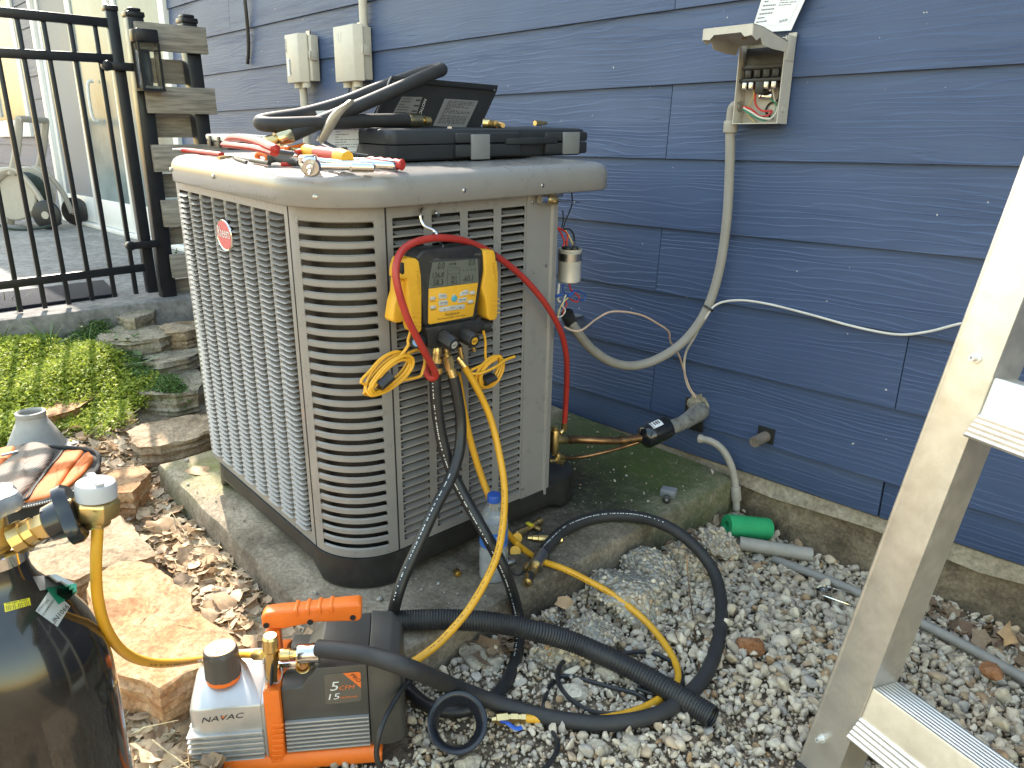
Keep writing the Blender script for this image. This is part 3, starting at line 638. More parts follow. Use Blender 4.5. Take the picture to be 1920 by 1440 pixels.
for c, r in far_c:
    o = V((col0 + pitch * c + ribw / 2, Y0, zlo + rp_ * r)); mb.add([p + o for p in lmb.v], lmb.f)
o = part('louvre_rows', mb, M_greylouv, front, smooth=50); o['kind'] = 'stuff'

# --- rounded corner panel with long slots
def arc(a, z, r=RC): a = math.radians(a); return V((CX + r * math.cos(a), CY + r * math.sin(a), z))
A0, A1 = -78.0, -10.0; NS = 29; sp_ = (0.806 - 0.094) / NS; sh = 0.0118
mb = MB()
def arcstrip(a0, a1, z0, z1, n, r=RC, t=0.0016):
    outer = []; 
    rings = []
    for k in range(n + 1):
        a = a0 + (a1 - a0) * k / n; rings.append([arc(a, z0, r), arc(a, z1, r), arc(a, z1, r - t), arc(a, z0, r - t)])
    mb.loft(rings)
arcstrip(-90, A0, ZB, ZT, 3); arcstrip(A1, 0, ZB, ZT, 3); arcstrip(A0, A1, ZB, 0.094, 16); arcstrip(A0, A1, 0.806, ZT, 16)
rad = sh / 2; da = math.degrees(rad / RC)
for s in range(NS):
    zc = 0.094 + sp_ * (s + 0.5)
    for sgn, ae in ((1, A0), (-1, A1)):
        for up in (1, -1):
            fan = [arc(ae, zc + up * rad)] + [arc(ae + sgn * da * (1 - math.cos(math.pi / 2 * k / 4)), zc + up * rad * math.sin(math.pi / 2 * k / 4)) for k in range(5)]
            mb.add(fan, [(0, k, k + 1) for k in range(1, 5)])
corner = part('corner_panel', mb, M_grey, ac, smooth=50)
mb = MB(); rings = []
for k in range(15):
    a = A0 + (A1 - A0) * k / 14; hb = (sp_ - sh) / 2
    rings.append([arc(a, -hb - 0.001, RC - 0.004), arc(a, -hb + 0.0015, RC), arc(a, hb - 0.0015, RC), arc(a, hb + 0.001, RC - 0.004)])
mb.loft(rings, cap=True); bme = mesh_from(mb, V((CX, CY, 0)), 'slot_bar', smooth=50); bme.materials.append(M_grey)
for s in range(NS + 1):
    inst('slot_bar', bme, corner, (CX, CY, 0.094 + sp_ * s))
mb = MB()
for a, w in ((-90.5, 0.0022), (1.0, 0.0022)):
    pass
mb.box(CX - 0.0045, CX - 0.001, Y0 - 0.0005, Y0 + 0.004, ZB, ZT); mb.box(X1 - 0.004, X1 + 0.0004, CY + 0.0005, CY + 0.0035, ZB, ZT); part('panel_seam', mb, M_dark, corner)

# --- right face: louvre panel and flat service panel (local: y of the unit along, x outward)
py0, py1, py2 = CY + 0.003, 1.139, 1.238
cols_ = [(F_R.uv(735, 400).x, F_R.uv(794, 400).x), (F_R.uv(809, 400).x, F_R.uv(863, 400).x), (F_R.uv(877, 400).x, F_R.uv(926, 400).x), (F_R.uv(940, 400).x, F_R.uv(984, 400).x)]
rz0, rz1 = 0.098, 0.808; NR2 = 38; p2 = (rz1 - rz0) / NR2; op = p2 * 0.78
mb = MB(); th = 0.0016
def xb(y0, y1, z0, z1, o=0.0): mb.box(X1 - th, X1 + o, y0, y1, z0, z1)
edges = [py0] + [e for c in cols_ for e in c] + [py1]
for k in range(0, len(edges), 2): xb(edges[k], edges[k + 1], ZB, ZT)
for (a, b) in cols_:
    xb(a, b, ZB, rz0); xb(a, b, rz1, ZT)
    for r in range(NR2): xb(a, b, rz0 + p2 * r + op, rz0 + p2 * (r + 1))
side = part('side_louvre_panel', mb, M_grey, ac)
for (a, b) in cols_:
    mbx = MB(); w = b - a; rings = []
    for x, o in zip([0, 0.03, 0.09, 0.16, 0.5, 0.85, 0.96, 1.0], [0.1, 0.6, 0.92, 1, 1, 1, 1, 0.8]):
        zt_ = op * 0.46; t = 0.0007
        aa = V((-0.010 * 1.0, x * w, zt_ + (1 - o) * op * 0.3)); bb = V((-0.003 * 1.0, x * w, zt_ * 0.55 + (1 - o) * op * 0.6)); cc = V((0.0016 * o, x * w, 0.0006 + (1 - o) * op * 0.8))
        rings.append([aa, bb, cc, cc + V((-t * 2, 0, -t)), bb + V((-t * 2, 0, -t)), aa + V((-t, 0, -t))])
    mbx.loft(rings); me = mesh_from(mbx, V((0, 0, 0)), 'louvre', smooth=50); me.materials.append(M_greylouv)
    for r in range(NR2): inst('louvre', me, side, (X1 - 0.0008, a, rz0 + p2 * r))
mb = MB()
mb.box(X1 - 0.002, X1 + 0.0015, py1 + 0.0015, py2 - 0.024, 0.064, ZT); mb.box(X1 - 0.0018, X1 - 0.0005, py1 - 0.001, py1 + 0.0015, 0.064, ZT)
mb.loft([[V((X1 - 0.002, py2 - 0.024, z)), V((X1 + 0.0015, py2 - 0.024, z)), V((X1 + 0.006, py2 - 0.019, z)), V((X1 + 0.006, py2 - 0.013, z)), V((X1 + 0.001, py2 - 0.008, z)), V((X1 + 0.001, py2, z)), V((X1 - 0.004, py2, z))] for z in (0.064, ZT)])
mb.box(X1 - 0.16, X1 - 0.004, py2 - 0.002, py2 - 0.0005, 0.064, ZT)
serv = part('service_panel', mb, M_grey, ac)
for q in ((1024, 498), (980, 917), (999, 380), (1037, 592)):
    p = F_R.uv(*q, -0.003); mb = MB(); mb.lathe([(0.0, 0.0), (0.0035, 0.0), (0.0035, 0.002), (0.001, 0.0028), (0, 0.0028)], 10, axis_M((X1 + 0.0012, p.x, p.z), (1, 0, 0))); part('screw', mb, M_steel, serv)

# --- top cap
def cap_ring(i, z): return [V((x, y, z)) for x, y in rrect(X0 - 0.026 + i, X1 + 0.030 - i, Y0 - 0.026 + i, Y1 + 0.040 - i, [max(0.11 - i, .02), max(0.165 - i, .02), max(0.09 - i, .02), max(0.1 - i, .02)], 12)]
mb = MB(); mb.loft([cap_ring(0.03, 0.829), cap_ring(0.003, 0.828), cap_ring(0.0, 0.831), cap_ring(0.0005, 0.864), cap_ring(0.003, 0.873), cap_ring(0.008, 0.880), cap_ring(0.016, 0.885), cap_ring(0.028, 0.8875), cap_ring(0.06, 0.8888), cap_ring(0.09, 0.886)])
cap = part('top_cap', mb, M_grey, ac, smooth=60)
for q in ((612, 365), (870, 357), (1017, 348), (400, 331), (320, 318)):
    if q[0] > 700: p = F_A.sx(q[0], q[1], X1 + 0.0285); d = (1, 0, 0)
    elif q[0] > 560: p = None
    else: p = F_F.uv(q[0], q[1], -0.0265); p = V((p.x, p.y + Y0, p.z)); d = (0, -1, 0)
    if p is None:
        a = math.radians(-52); p = V((X1 + 0.028 - 0.165 + 0.1655 * math.cos(a), Y0 - 0.026 + 0.165 + 0.1655 * math.sin(a), 0.848)); d = (math.cos(a), math.sin(a), 0)
    mb = MB(); mb.lathe([(0, -0.002), (0.005, -0.002), (0.005, 0.0012), (0.0025, 0.0028), (0, 0.0028)], 12, axis_M(p, d)); part('screw', mb, M_steel, cap)
# --- oval badge
c = F_F.uv(420, 441, -0.009); rx = (F_F.uv(434.5, 443, -0.009).x - F_F.uv(406.5, 439, -0.009).x) / 2; rz = (F_F.uv(417, 411, -0.009).z - F_F.uv(424, 472, -0.009).z) / 2
def ell(k, n=36): return [(c.x + rx * k * math.cos(2 * math.pi * i / n), c.z + rz * k * math.sin(2 * math.pi * i / n)) for i in range(n)]
mb = MB(); mb.loft([[V((x, Y0 - 0.001, z)) for x, z in ell(1)], [V((x, Y0 - 0.008, z)) for x, z in ell(1)], [V((x, Y0 - 0.010, z)) for x, z in ell(0.94)], [V((x, Y0 - 0.0085, z)) for x, z in ell(0.88)]])
badge = part('badge', mb, M_chrome, ac, smooth=50, label='red oval maker badge with white lettering')
mb = MB(); mb.prism(ell(0.88), Y0 - 0.0092, Y0 - 0.004); part('badge_face', mb, pm('red_enamel', (0.5, 0.02, 0.015), 0.25, coat=0.5), badge)
mb = MB(); text_uv(mb, 'Rheem', (c.x - rx * 0.74, c.z - rz * 0.16), (c.x + rx * 0.78, c.z - rz * 0.12), Y0 - 0.0102, 1.45); part('lettering', mb, M_whiteink, badge, smooth=0)

# --- electrical compartment, open at the rear corner
e = thing('capacitor', 'silver capacitor can with wires hanging in the open service corner', 'capacitor', F_A, (-1.262, 1.315, 0.50))
p = F_A.sx(1068, 495, -1.262); ytop = F_A.sx(1068, 466, -1.262).z; ybot = F_A.sx(1066, 528, -1.262).z; rc_ = 0.028
mb = MB(); mb.lathe([(0, ybot), (rc_ * .9, ybot), (rc_, ybot + .003), (rc_, ytop - .006), (rc_ * 1.06, ytop - .004), (rc_ * 1.06, ytop), (rc_ * .95, ytop), (rc_ * .93, ytop - .004), (0, ytop - .004)], 32, Matrix.Translation((p.x, p.y, 0))); part('can', mb, pm('brushed_can', (0.66, 0.63, 0.56), 0.35, metal=.45, var=0.05, streak=(1, 1, 0.1)), e)
mb = MB(); mb.lathe([(rc_ + .0006, ytop - .028), (rc_ + .0014, ytop - .028), (rc_ + .0014, ytop - .010), (rc_ + .0006, ytop - .010)], 32, Matrix.Translation((p.x, p.y, 0))); part('clamp_band', mb, M_steel, e)
for dx, dy in ((-.010, -.004), (.006, .008), (.004, -.012)):
    mb = MB(); mb.lathe([(0, ytop - .003), (.011, ytop - .003), (.010, ytop + .004), (0, ytop + .004)], 14, Matrix.Translation((p.x + dx, p.y + dy, 0))); t_ = part('terminal', mb, M_blk, e)
    mb = MB(); mb.box(p.x + dx - .0006, p.x + dx + .0006, p.y + dy - .003, p.y + dy + .003, ytop + .004, ytop + .018); part('blade', mb, M_steel, t_)
def awire(name, mat, pts, r, parent):
    mb = MB(); mb.tube(spline([F_A.sx(q[0], q[1], q[2] if len(q) > 2 else -1.26) for q in pts], 6), r, 6); return part(name, mb, mat, parent)
awire('wire', M_wirer, [(1046, 428), (1053, 440), (1058, 452), (1056, 462)], .0022, e); awire('wire', M_wirer, [(1040, 424), (1056, 432), (1064, 440), (1062, 460)], .0022, e)
awire('wire', M_blk, [(1056, 430), (1068, 430), (1076, 442), (1077, 458)], .0022, e); awire('wire', M_wirey, [(1060, 432), (1068, 445), (1075, 460)], .002, e)
awire('wire', M_blk, [(1072, 360), (1072, 385), (1060, 415), (1056, 432)], .0016, e); awire('wire', M_blk, [(1055, 395), (1056, 412), (1052, 432)], .0016, e)
awire('wire', M_wirer, [(1066, 530), (1072, 545), (1085, 555), (1082, 566), (1068, 560)], .002, e); awire('wire', M_wireb, [(1058, 528), (1055, 545), (1066, 552), (1080, 545), (1096, 552), (1094, 563), (1080, 560)], .0022, e)
awire('wire', M_wirey, [(1068, 556), (1055, 568), (1048, 585), (1044, 605), (1047, 620), (1050, 612)], .0018, e); awire('wire', M_wirew, [(1062, 550), (1055, 572), (1060, 582), (1054, 592), (1046, 595)], .0018, e)
awire('wire', M_wirer, [(1060, 562), (1063, 572), (1057, 578), (1055, 592)], .0016, e); awire('wire', M_wirew, [(1048, 532), (1046, 560), (1050, 566)], .003, e)
mb = MB(); a = F_A.sx(1046, 552, -1.262); b = F_A.sx(1078, 546, -1.262)
mb.cyl(F_A.sx(1066, 556, -1.255), F_A.sx(1076, 547, -1.255), .004, 10, .0028); part('wire_nut', mb, M_blue, e); mb = MB(); mb.cyl(F_A.sx(1042, 556, -1.255), F_A.sx(1053, 552, -1.255), .004, 10, .0028); part('wire_nut', mb, M_blue, e)
# the thin flexible cover flap under it
fl = [F_A.h(px, py, 0.352) for px, py in ((1046, 560), (1075, 553), (1110, 560), (1130, 575), (1122, 585), (1060, 599), (1044, 603))]
mb = MB(); mb.slab([(q.x, q.y) for q in fl], 0.350, 0.352)
single('plastic_flap', 'smoky grey plastic flap sticking out below the capacitor', 'flap', mb, pm('smoky_grey_plastic', (0.16, 0.17, 0.18), 0.35, var=0.05), F_A, bevel=0.0006)
# service port and stem core tool at the top of the corner
s_ = thing('valve_core_tool', 'small brass and steel valve tool poking out under the cap', 'valve tool', F_R, (1.27, -0.02, 0.79))
def rc(px, py, d=-0.02): return F_R.uv(px, py, d)
mb = MB(); mb.cyl(rc(1012, 374), rc(1022, 374), .0095, 16); mb.cyl(rc(1022, 374), rc(1028, 374), .006, 12); part('steel_collar', mb, M_chrome, s_)
mb = MB(); mb.cyl(rc(1027, 374), rc(1033, 375), .008, 12, .0095); mb.cyl(rc(1033, 375), rc(1042, 376), .0095, 18); mb.cyl(rc(1042, 376), rc(1045, 376), .0095, 14, .006); part('brass_knob', mb, M_brass, s_, bevel=0.0008)
mb = MB(); mb.cyl(rc(1044, 376), rc(1070, 378), .0026, 10); mb.cyl(rc(1070, 378), rc(1086, 379.5), .0018, 8); mb.cyl(rc(1076, 378.5), rc(1078, 378.7), .0032, 8); part('stem', mb, M_chrome, s_)
mb = MB(); mb.box(rc(1049, 366).x, rc(1065, 366).x, -.006, .02, rc(1050, 371).z, rc(1050, 360).z); part('bracket', mb, M_steel, s_, bevel=.002)

# ------------------------------------------------------------------ on the wall
def tube_single(name, label, cat, pts, r, mat, n=10, k=7, group=None, fr=FW0):
    mb = MB(); mb.tube(spline(pts, k), r, n); return single(name, label, cat, mb, mat, fr, group=group)
wb = F_W.uv
# disconnect box, door up
bx0, bx1 = -1.087, -0.962; bz0 = F_W.uv(1480, 233, 0).z; bz1 = F_W.uv(1497, 72, 0).z; BD = -0.066
disc = thing('disconnect_box', 'open grey electrical disconnect box on the blue wall', 'electrical box', F_W, ((bx0 + bx1) / 2, 0, bz0))
mb = MB(); t = 0.0022; wy0 = -0.016
mb.box(bx0, bx1, wy0 - 0.002, wy0, bz0, bz1); mb.box(bx0, bx0 + t, BD, wy0 - .002, bz0, bz1); mb.box(bx1 - t, bx1, BD, wy0 - .002, bz0, bz1); mb.box(bx0 + t, bx1 - t, BD, wy0 - .002, bz0, bz0 + t); mb.box(bx0 + t, bx1 - t, BD + .02, wy0 - .002, bz1 - t, bz1)
part('box_shell', mb, M_box, disc)
mb = MB(); mb.box(bx1, bx1 + .0015, -0.060, -0.018, bz1 - .055, bz1 + .002); mb.box(bx1 - .02, bx1 + .0012, -0.019, -0.016, bz1, bz1 + .012); part('hinge_ear', mb, M_box, disc, bevel=.0006)
kq = F_W.uv(1471, 200, -0.04); mb = MB(); mb.lathe([(0, .0008), (.0072, .0008), (.0078, .0002), (.0084, .0002), (.009, .001), (.0096, .0002)], 24, axis_M((bx1 + .0001, -0.042, bz0 + .035), (1, 0, 0))); part('knockout', mb, M_box, disc)
# lid hinged at the top, sticking out
zl0 = bz1 - 0.012; zl1 = F_W.uv(1407, 50, -0.228).z
mb = MB(); L0, L1 = BD + 0.004, -0.232
def lidp(x, s, dz=0): return V((x, L0 + (L1 - L0) * s, zl0 + (zl1 - zl0) * s + dz))
xl, xr = bx0 - 0.003, bx1 + 0.003
for (xa, xb_) in ((xl, xr),):
    mb.loft([[lidp(xa, 0), lidp(xa, .75, .008), lidp(xa, 1, .006), lidp(xa, 1, .004), lidp(xa, .75, .006), lidp(xa, 0, -.002)], [lidp(xb_, 0), lidp(xb_, .75, .008), lidp(xb_, 1, .006), lidp(xb_, 1, .004), lidp(xb_, .75, .006), lidp(xb_, 0, -.002)]])
for xx in (xl, xr - .0018):
    pr = [(0, 0), (.3, .003), (.6, .005), (.75, .007), (1, .005), (1, -.020), (.88, -.026), (.78, -.016), (.70, -.030), (.4, -.030), (.08, -.026)]
    mb.loft([[lidp(xx, s, d) for s, d in pr], [lidp(xx + .0018, s, d) for s, d in pr]])
pr = [(xl + .002, 0.004), (xr - .002, 0.004), (xr - .002, -.018), (xr - .02, -.020), (xr - .03, -.010), (xl + .03, -.010), (xl + .02, -.020), (xl + .002, -.018)]
mb.loft([[lidp(x, 1, d) for x, d in pr], [lidp(x, .988, d) for x, d in pr]])
lid = part('lid', mb, M_box, disc)
q = lidp((xl + xr) / 2 - .012, .42, 0); mb = MB(); mb.lathe([(0, -.001), (.006, -.001), (.005, -.004), (0, -.004)], 14, Matrix.Translation(q + V((0, 0, .001)))); part('rivet', mb, M_copper, lid)
# inner cover plate with the wiring label
quad = [(1447, -62), (1537, -62), (1483, 57), (1408, 62)]; d = -0.030
mb = MB(); mb.prism(pxpoly(F_W, quad, d), d, d + .002); plate = part('cover_plate', mb, pm('galvanised_plate', (0.55, 0.57, 0.6), 0.4, metal=.4, var=.06), disc)
quad2 = [(1453, -55), (1524, -55), (1478, 45), (1413, 50)]; mb = MB(); mb.prism(pxpoly(F_W, quad2, d - .0006), d - .0006, d - .0001); part('label', mb, M_paper, plate)
lines_px(F_W, [(1444, -25), (1470, -25), (1442, 42), (1415, 46)], d - .0009, 9, M_greyink, plate, seed=3, fill=.35); lines_px(F_W, [(1474, -30), (1512, -32), (1492, 10), (1458, 12)], d - .0009, 9, M_greyink, plate, seed=4, fill=.35)
text_px(F_W, '45900', (1477, 39), (1461, 43.5), d - .0010, M_ink, plate, hs=-1.0)
# inside
mb = MB(); zt_ = bz1 - .02; mb.box(bx0 + .012, bx1 - .004, -.050, -.018, zt_ - .075, zt_); mb.box(bx0 + .010, bx1 - .004, -.056, -.018, zt_ - .050, zt_ - .040); mb.box(bx0 + .004, bx1 - .004, -.058, -.018, zt_ - .080, zt_ - .072)
for k in range(4): mb.box(bx0 + .02 + .025 * k, bx0 + .036 + .025 * k, -.060, -.05, zt_ - .070, zt_ - .052)
mb.box(bx0 + .052, bx0 + .074, -.06, -.018, zt_ - .108, zt_ - .08); part('fuse_block', mb, M_blk, disc, bevel=.001)
for k, xx in enumerate((.022, .040, .082, .102)):
    mb = MB(); mb.box(bx0 + xx - .006, bx0 + xx + .006, -.062, -.03, zt_ - .098, zt_ - .081); o = part('lug', mb, M_steel, disc, bevel=.001)
    mb = MB(); mb.lathe([(0, 0), (.004, 0), (.004, .0015), (0, .0015)], 12, axis_M((bx0 + xx, -.0625, zt_ - .090), (0, -1, 0))); part('lug_screw', mb, M_chrome, o)
mb = MB(); mb.box(bx0 + .050, bx0 + .085, -.035, -.019, bz0 + .062, bz0 + .072); mb.box(bx0 + .058, bx0 + .082, -.035, -.019, bz0 + .078, bz0 + .09); part('ground_bar', mb, M_chrome, disc, bevel=.001)
def bw(mat, pts, r=.0022):
    mb = MB(); mb.tube(spline([F_W.uv(px, py, dd) for px, py, dd in pts], 6), r, 7); part('wire', mb, mat, disc)
bw(M_wirer, [(1393, 200, -.05), (1405, 203, -.05), (1413, 208, -.045), (1425, 218, -.04), (1440, 216, -.03), (1447, 208, -.03), (1430, 208, -.035), (1418, 198, -.04), (1416, 180, -.045), (1421, 156, -.05)], .0025)
bw(M_wireg, [(1393, 204, -.05), (1405, 213, -.05), (1420, 222, -.045), (1435, 225, -.04), (1452, 215, -.03), (1455, 195, -.03), (1443, 185, -.03)])
bw(M_wirew, [(1394, 202, -.052), (1410, 211, -.05), (1425, 220, -.05), (1445, 222, -.04), (1457, 205, -.03), (1452, 185, -.03), (1447, 158, -.045)], .0022)
bw(M_blk, [(1462, 155, -.045), (1460, 185, -.03), (1442, 195, -.022), (1436, 210, -.022), (1448, 222, -.022)], .0026)
bw(M_wirey, [(1411, 156, -.05), (1413, 180, -.04), (1404, 198, -.03), (1402, 215, -.03), (1415, 228, -.03)], .0018)
mb = MB(); nq = F_W.uv(1390, 200, -.04); mb.lathe([(.009, 0), (.013, 0), (.013, .006), (.009, .006)], 12, axis_M((bx0 + t, -.040, nq.z), (1, 0, 0))); part('locknut', mb, M_steel, disc)
# conduit whip from the box to the unit
whip = thing('conduit_whip', 'grey flexible conduit looping from the box to the unit', 'conduit', FW0, (-1.4, 1.7, 0.3))
P = [wy(1369, 246, 1.865), wy(1368, 320, 1.868), wy(1362, 420, 1.865), wy(1348, 510, 1.855), wy(1325, 580, 1.83), wy(1290, 632, 1.79), wy(1245, 667, 1.73), wy(1195, 685, 1.66), wy(1150, 680, 1.58), wy(1110, 655, 1.50), wy(1082, 622, 1.43), wy(1066, 596, 1.40)]
mb = MB(); mb.tube(spline(P, 8), 0.0128, 14); part('conduit', mb, M_conduit, whip)
mb = MB(); a = P[0]; mb.cyl(a + V((0, 0, -.004)), a + V((0, 0, .026)), .0185, 16); part('connector', mb, M_pvcw, whip, bevel=.002)
mb = MB(); e0 = a + V((0, 0, .026)); mb.tube(spline([e0, e0 + V((0, 0, .02)), e0 + V((.004, 0, .034)), e0 + V((.02, 0, .042))], 5), .0135, 12); part('elbow', mb, M_conduit, whip)
mb = MB(); mb.cyl(wy(1063, 588, 1.39), wy(1069, 603, 1.41), .017, 12); part('fitting', mb, M_blk, whip)
mb = MB(); z0 = wy(1328, 578, 1.83); M_ = axis_M(z0, P[4] - P[5]); mb.lathe([(.0132, -.003), (.017, -.003), (.017, .003), (.0132, .003)], 16, M_); part('cable_tie', mb, M_blk, whip)
# thermostat cables
tube_single('thermostat_cable', 'white thin cable drooping across the wall to the pipe hole', 'cable', [wy(1990, 590, 1.893), wy(1900, 592, 1.893), wy(1805, 606, 1.888), wy(1740, 622, 1.885), wy(1680, 627, 1.885), wy(1600, 612, 1.885), wy(1520, 590, 1.885), wy(1440, 570, 1.885), wy(1385, 563, 1.87), wy(1345, 570, 1.845), wy(1325, 592, 1.82), wy(1302, 632, 1.82), wy(1286, 662, 1.85), wy(1283, 692, 1.875), wy(1289, 722, 1.885), wy(1303, 745, 1.89)], .0032, M_wirew, 8)
tube_single('control_wire', 'beige thin control wire running from the unit to the pipe hole', 'wire', [wy(1058, 613, 1.37), wy(1075, 620, 1.38), wy(1092, 618, 1.40), wy(1120, 597, 1.47), wy(1150, 584, 1.52), wy(1200, 590, 1.62), wy(1235, 608, 1.70), wy(1254, 622, 1.76), wy(1257, 640, 1.79), wy(1272, 664, 1.83), wy(1281, 690, 1.868), wy(1291, 722, 1.880), wy(1305, 746, 1.888)], .0026, M_wirep, 8)
# low-voltage enclosures
def enclosure(label, L, Rf, Rm, Rb, zt, zb):
    xl = F_W.uv(L[0], L[1], -.095).x; xf = F_W.uv(Rf[0], Rf[1], -.095).x; xm = F_W.uv(Rm[0], Rm[1], -.062).x; xb_ = F_W.uv(Rb[0], Rb[1], -.018).x
    z1 = F_W.uv(L[0], zt, -.095).z; z0 = F_W.uv(L[0], zb, -.095).z
    e = thing('utility_box', label, 'utility box', F_W, ((xl + xb_) / 2, 0, z0), 'beige utility boxes on the wall')
    mb = MB(); mb.slab([(xl, -.06), (xl, -.095), (xf, -.095), (xm, -.066), (xm, -.06)], z0, z1); part('cover', mb, M_beige, e, bevel=.004)
    mb = MB(); mb.slab([(xl + .004, -.0165), (xl + .004, -.058), (xb_ - .006, -.058), (xb_, -.053), (xb_, -.0165)], z0 + .006, z1 - .006); part('back_box', mb, M_beige, e, bevel=.003)
    for k in (.25, .72):
        mb = MB(); x = xl + (xb_ - xl) * k; mb.cyl(V((x, -.06, z0 - .022)), V((x, -.06, z0 + .004)), .02, 12); part('knockout_boss', mb, M_beige, e)
    zc = z0 + (z1 - z0) * .55; mb = MB(); mb.box(xb_ - .004, xb_ + .010, -.062, -.030, zc - .02, zc + .02); mb.cyl(V((xb_ + .006, -.066, zc - .016)), V((xb_ + .006, -.066, zc + .016)), .006, 8); part('latch', mb, M_beige, e, bevel=.002)
    mb = MB(); mb.box((xl + xb_) / 2, (xl + xb_) / 2 + .03, -.03, -.02, z1 - .006, z1 + .016); part('mounting_tab', mb, M_steel, e)
    return e, xl, xf, xb_, z0, z1
e1, xl, xf, xb_, z0, z1 = enclosure('smaller beige utility box with a printed sticker on the wall', (533, 70), (557, 66), (575, 58), (595, 60), 66, 157)
mb = MB(); mb.box(xl + .012, xl + .034, -.0965, -.0952, z0 + .03, z0 + .105); o = part('sticker', mb, M_paper, e1)
mb = MB(); text_uv(mb, 'atmall', (xl + .029, z0 + .098), (xl + .029, z0 + .036), -.0970, .9); part('lettering', mb, M_ink, o, smooth=0)
mb = MB(); text_uv(mb, 'Xfin', (xl + .018, z1 - .075), (xl + .016, z1 - .018), -.0958, .8); part('embossing', mb, M_greyink, e1, smooth=0)
def down_pipe(e, x, z0, zlow):
    mb = MB(); mb.cyl(V((x, -.045, z0 + .01)), V((x, -.045, zlow)), .017, 14); part('conduit', mb, M_beige, e)
down_pipe(e1, xl + .05, z0, 0.45)
e2, xl, xf, xb_, z0, z1 = enclosure('larger beige utility box with conduit above and below on the wall', (624, 55), (661, 52), (680, 44), (695, 50), 51, 155)
down_pipe(e2, xl + .075, z0, 0.45); mb = MB(); mb.cyl(V((xb_ - .028, -.032, z1 - .01)), V((xb_ - .028, -.032, 2.5)), .017, 14); part('conduit', mb, M_beige, e2)
mb = MB(); mb.tube(spline([V((xl + .055, -.06, z0 - .01)), V((xl + .05, -.065, z0 - .05)), V((xl + .06, -.06, z0 - .09))], 5), .004, 6); part('stray_wire', mb, M_blk, e2)
mb = MB(); text_uv(mb, '41', (xl + .02, z1 - .055), (xl + .055, z1 - .06), -.0958, 1.2); part('embossing', mb, M_whiteink, e2, smooth=0)
tube_single('hanging_cable', 'cut black cable hanging down the wall above the tools', 'cable', [wy(452, -60, 1.89), wy(459, 0, 1.88), wy(464, 50, 1.885), wy(466, 90, 1.888), wy(464, 120, 1.885)], .009, M_rub, 8)

# pvc stub, drain pipe and pipe hole low on the wall
mb = MB(); a = wy(1414, 829, 1.835); b = wy(1443, 815, 1.918); MM = axis_M(a, b - a); L = (b - a).length
mb.lathe([(.011, .002), (.011, 0), (.015, 0), (.0155, .006), (.0155, L), (.011, L)], 18, MM)
stub = thing('pipe_stub', 'rusty open pipe stub poking out of the lowest board', 'pipe', FW0, a); part('pipe', mb, pm('rusty_galvanised', (0.22, 0.19, 0.16), 0.6, metal=.4, var=.3, dirt=.6, dirtcol=(.18, .09, .04)), stub)
mb = MB(); q = F_W.uv(1438, 817, -.012); mb.box(q.x - .028, q.x + .022, WALL_Y - .014, WALL_Y - .008, q.z - .022, q.z + .024); part('wall_cutout', mb, M_dark, stub)
dr = thing('drain_pipe', 'bent grey plastic pipe with printed markings rising by the foundation', 'pipe', FW0, wz(1382, 950, .02))
P = [wy(1311, 822, 1.83), wy(1332, 827, 1.835), wy(1352, 840, 1.845), wy(1368, 865, 1.855), wy(1377, 895, 1.86), wy(1380, 925, 1.86), wy(1381, 955, 1.86)]
mb = MB(); mb.tube(spline(P, 7), [.0135] * 3 + [.0105] * 40, 12); part('pipe', mb, M_pvcw, dr)
mb = MB(); mb.cyl(wy(1379, 912, 1.86), wy(1381, 938, 1.86), .0145, 14); part('coupling', mb, M_pvcw, dr, bevel=.001)
pen = thing('pipe_penetration', 'torn foam and tape around the pipe hole in the wall', 'pipe sleeve', FW0, wy(1305, 780, 1.9))
q = F_W.uv(1303, 772, -.012); mb = MB(); mb.box(q.x - .035, q.x + .032, WALL_Y - .0165, WALL_Y - .006, q.z - .06, q.z + .04); part('hole_patch', mb, M_dark, pen, bevel=.004)
def crumple(c, r, amp, seed, sc=(1, 1, 1)):
    bm = bmesh.new(); bmesh.ops.create_icosphere(bm, subdivisions=3, radius=1); mb = MB()
    vs = [V((v.co.x * sc[0], v.co.y * sc[1], v.co.z * sc[2])) * r * (1 + amp * noise.noise(v.co * 2.2 + V((seed, seed, 0))) + amp * .5 * noise.noise(v.co * 5 + V((seed, 0, 0)))) + V(c) for v in bm.verts]
    mb.add(vs, [tuple(v.index for v in f.verts) for f in bm.faces]); bm.free(); return mb
part('torn_foam', crumple(wy(1307, 762, 1.895), .034, .55, 3, (1, .45, 1)), pm('dirty_foam', (0.24, 0.21, 0.15), 0.9, var=.35, vs=60, bump=.6), pen)
P = [wy(1316, 768, 1.90), wy(1300, 780, 1.84), wy(1280, 793, 1.78), wy(1254, 803, 1.725)]
mb = MB(); mb.tube(spline(P, 7), [.026, .027, .028, .028, .027, .027, .026, .025, .024, .023, .023, .022, .022, .022, .021, .021, .021, .021, .021, .020, .020, .020], 16); part('pipe_sleeve', mb, pm('taped_grey_sleeve', (0.20, 0.19, 0.17), 0.3, var=.45, vs=30, dirt=.3, bump=.3, bs=60), pen)

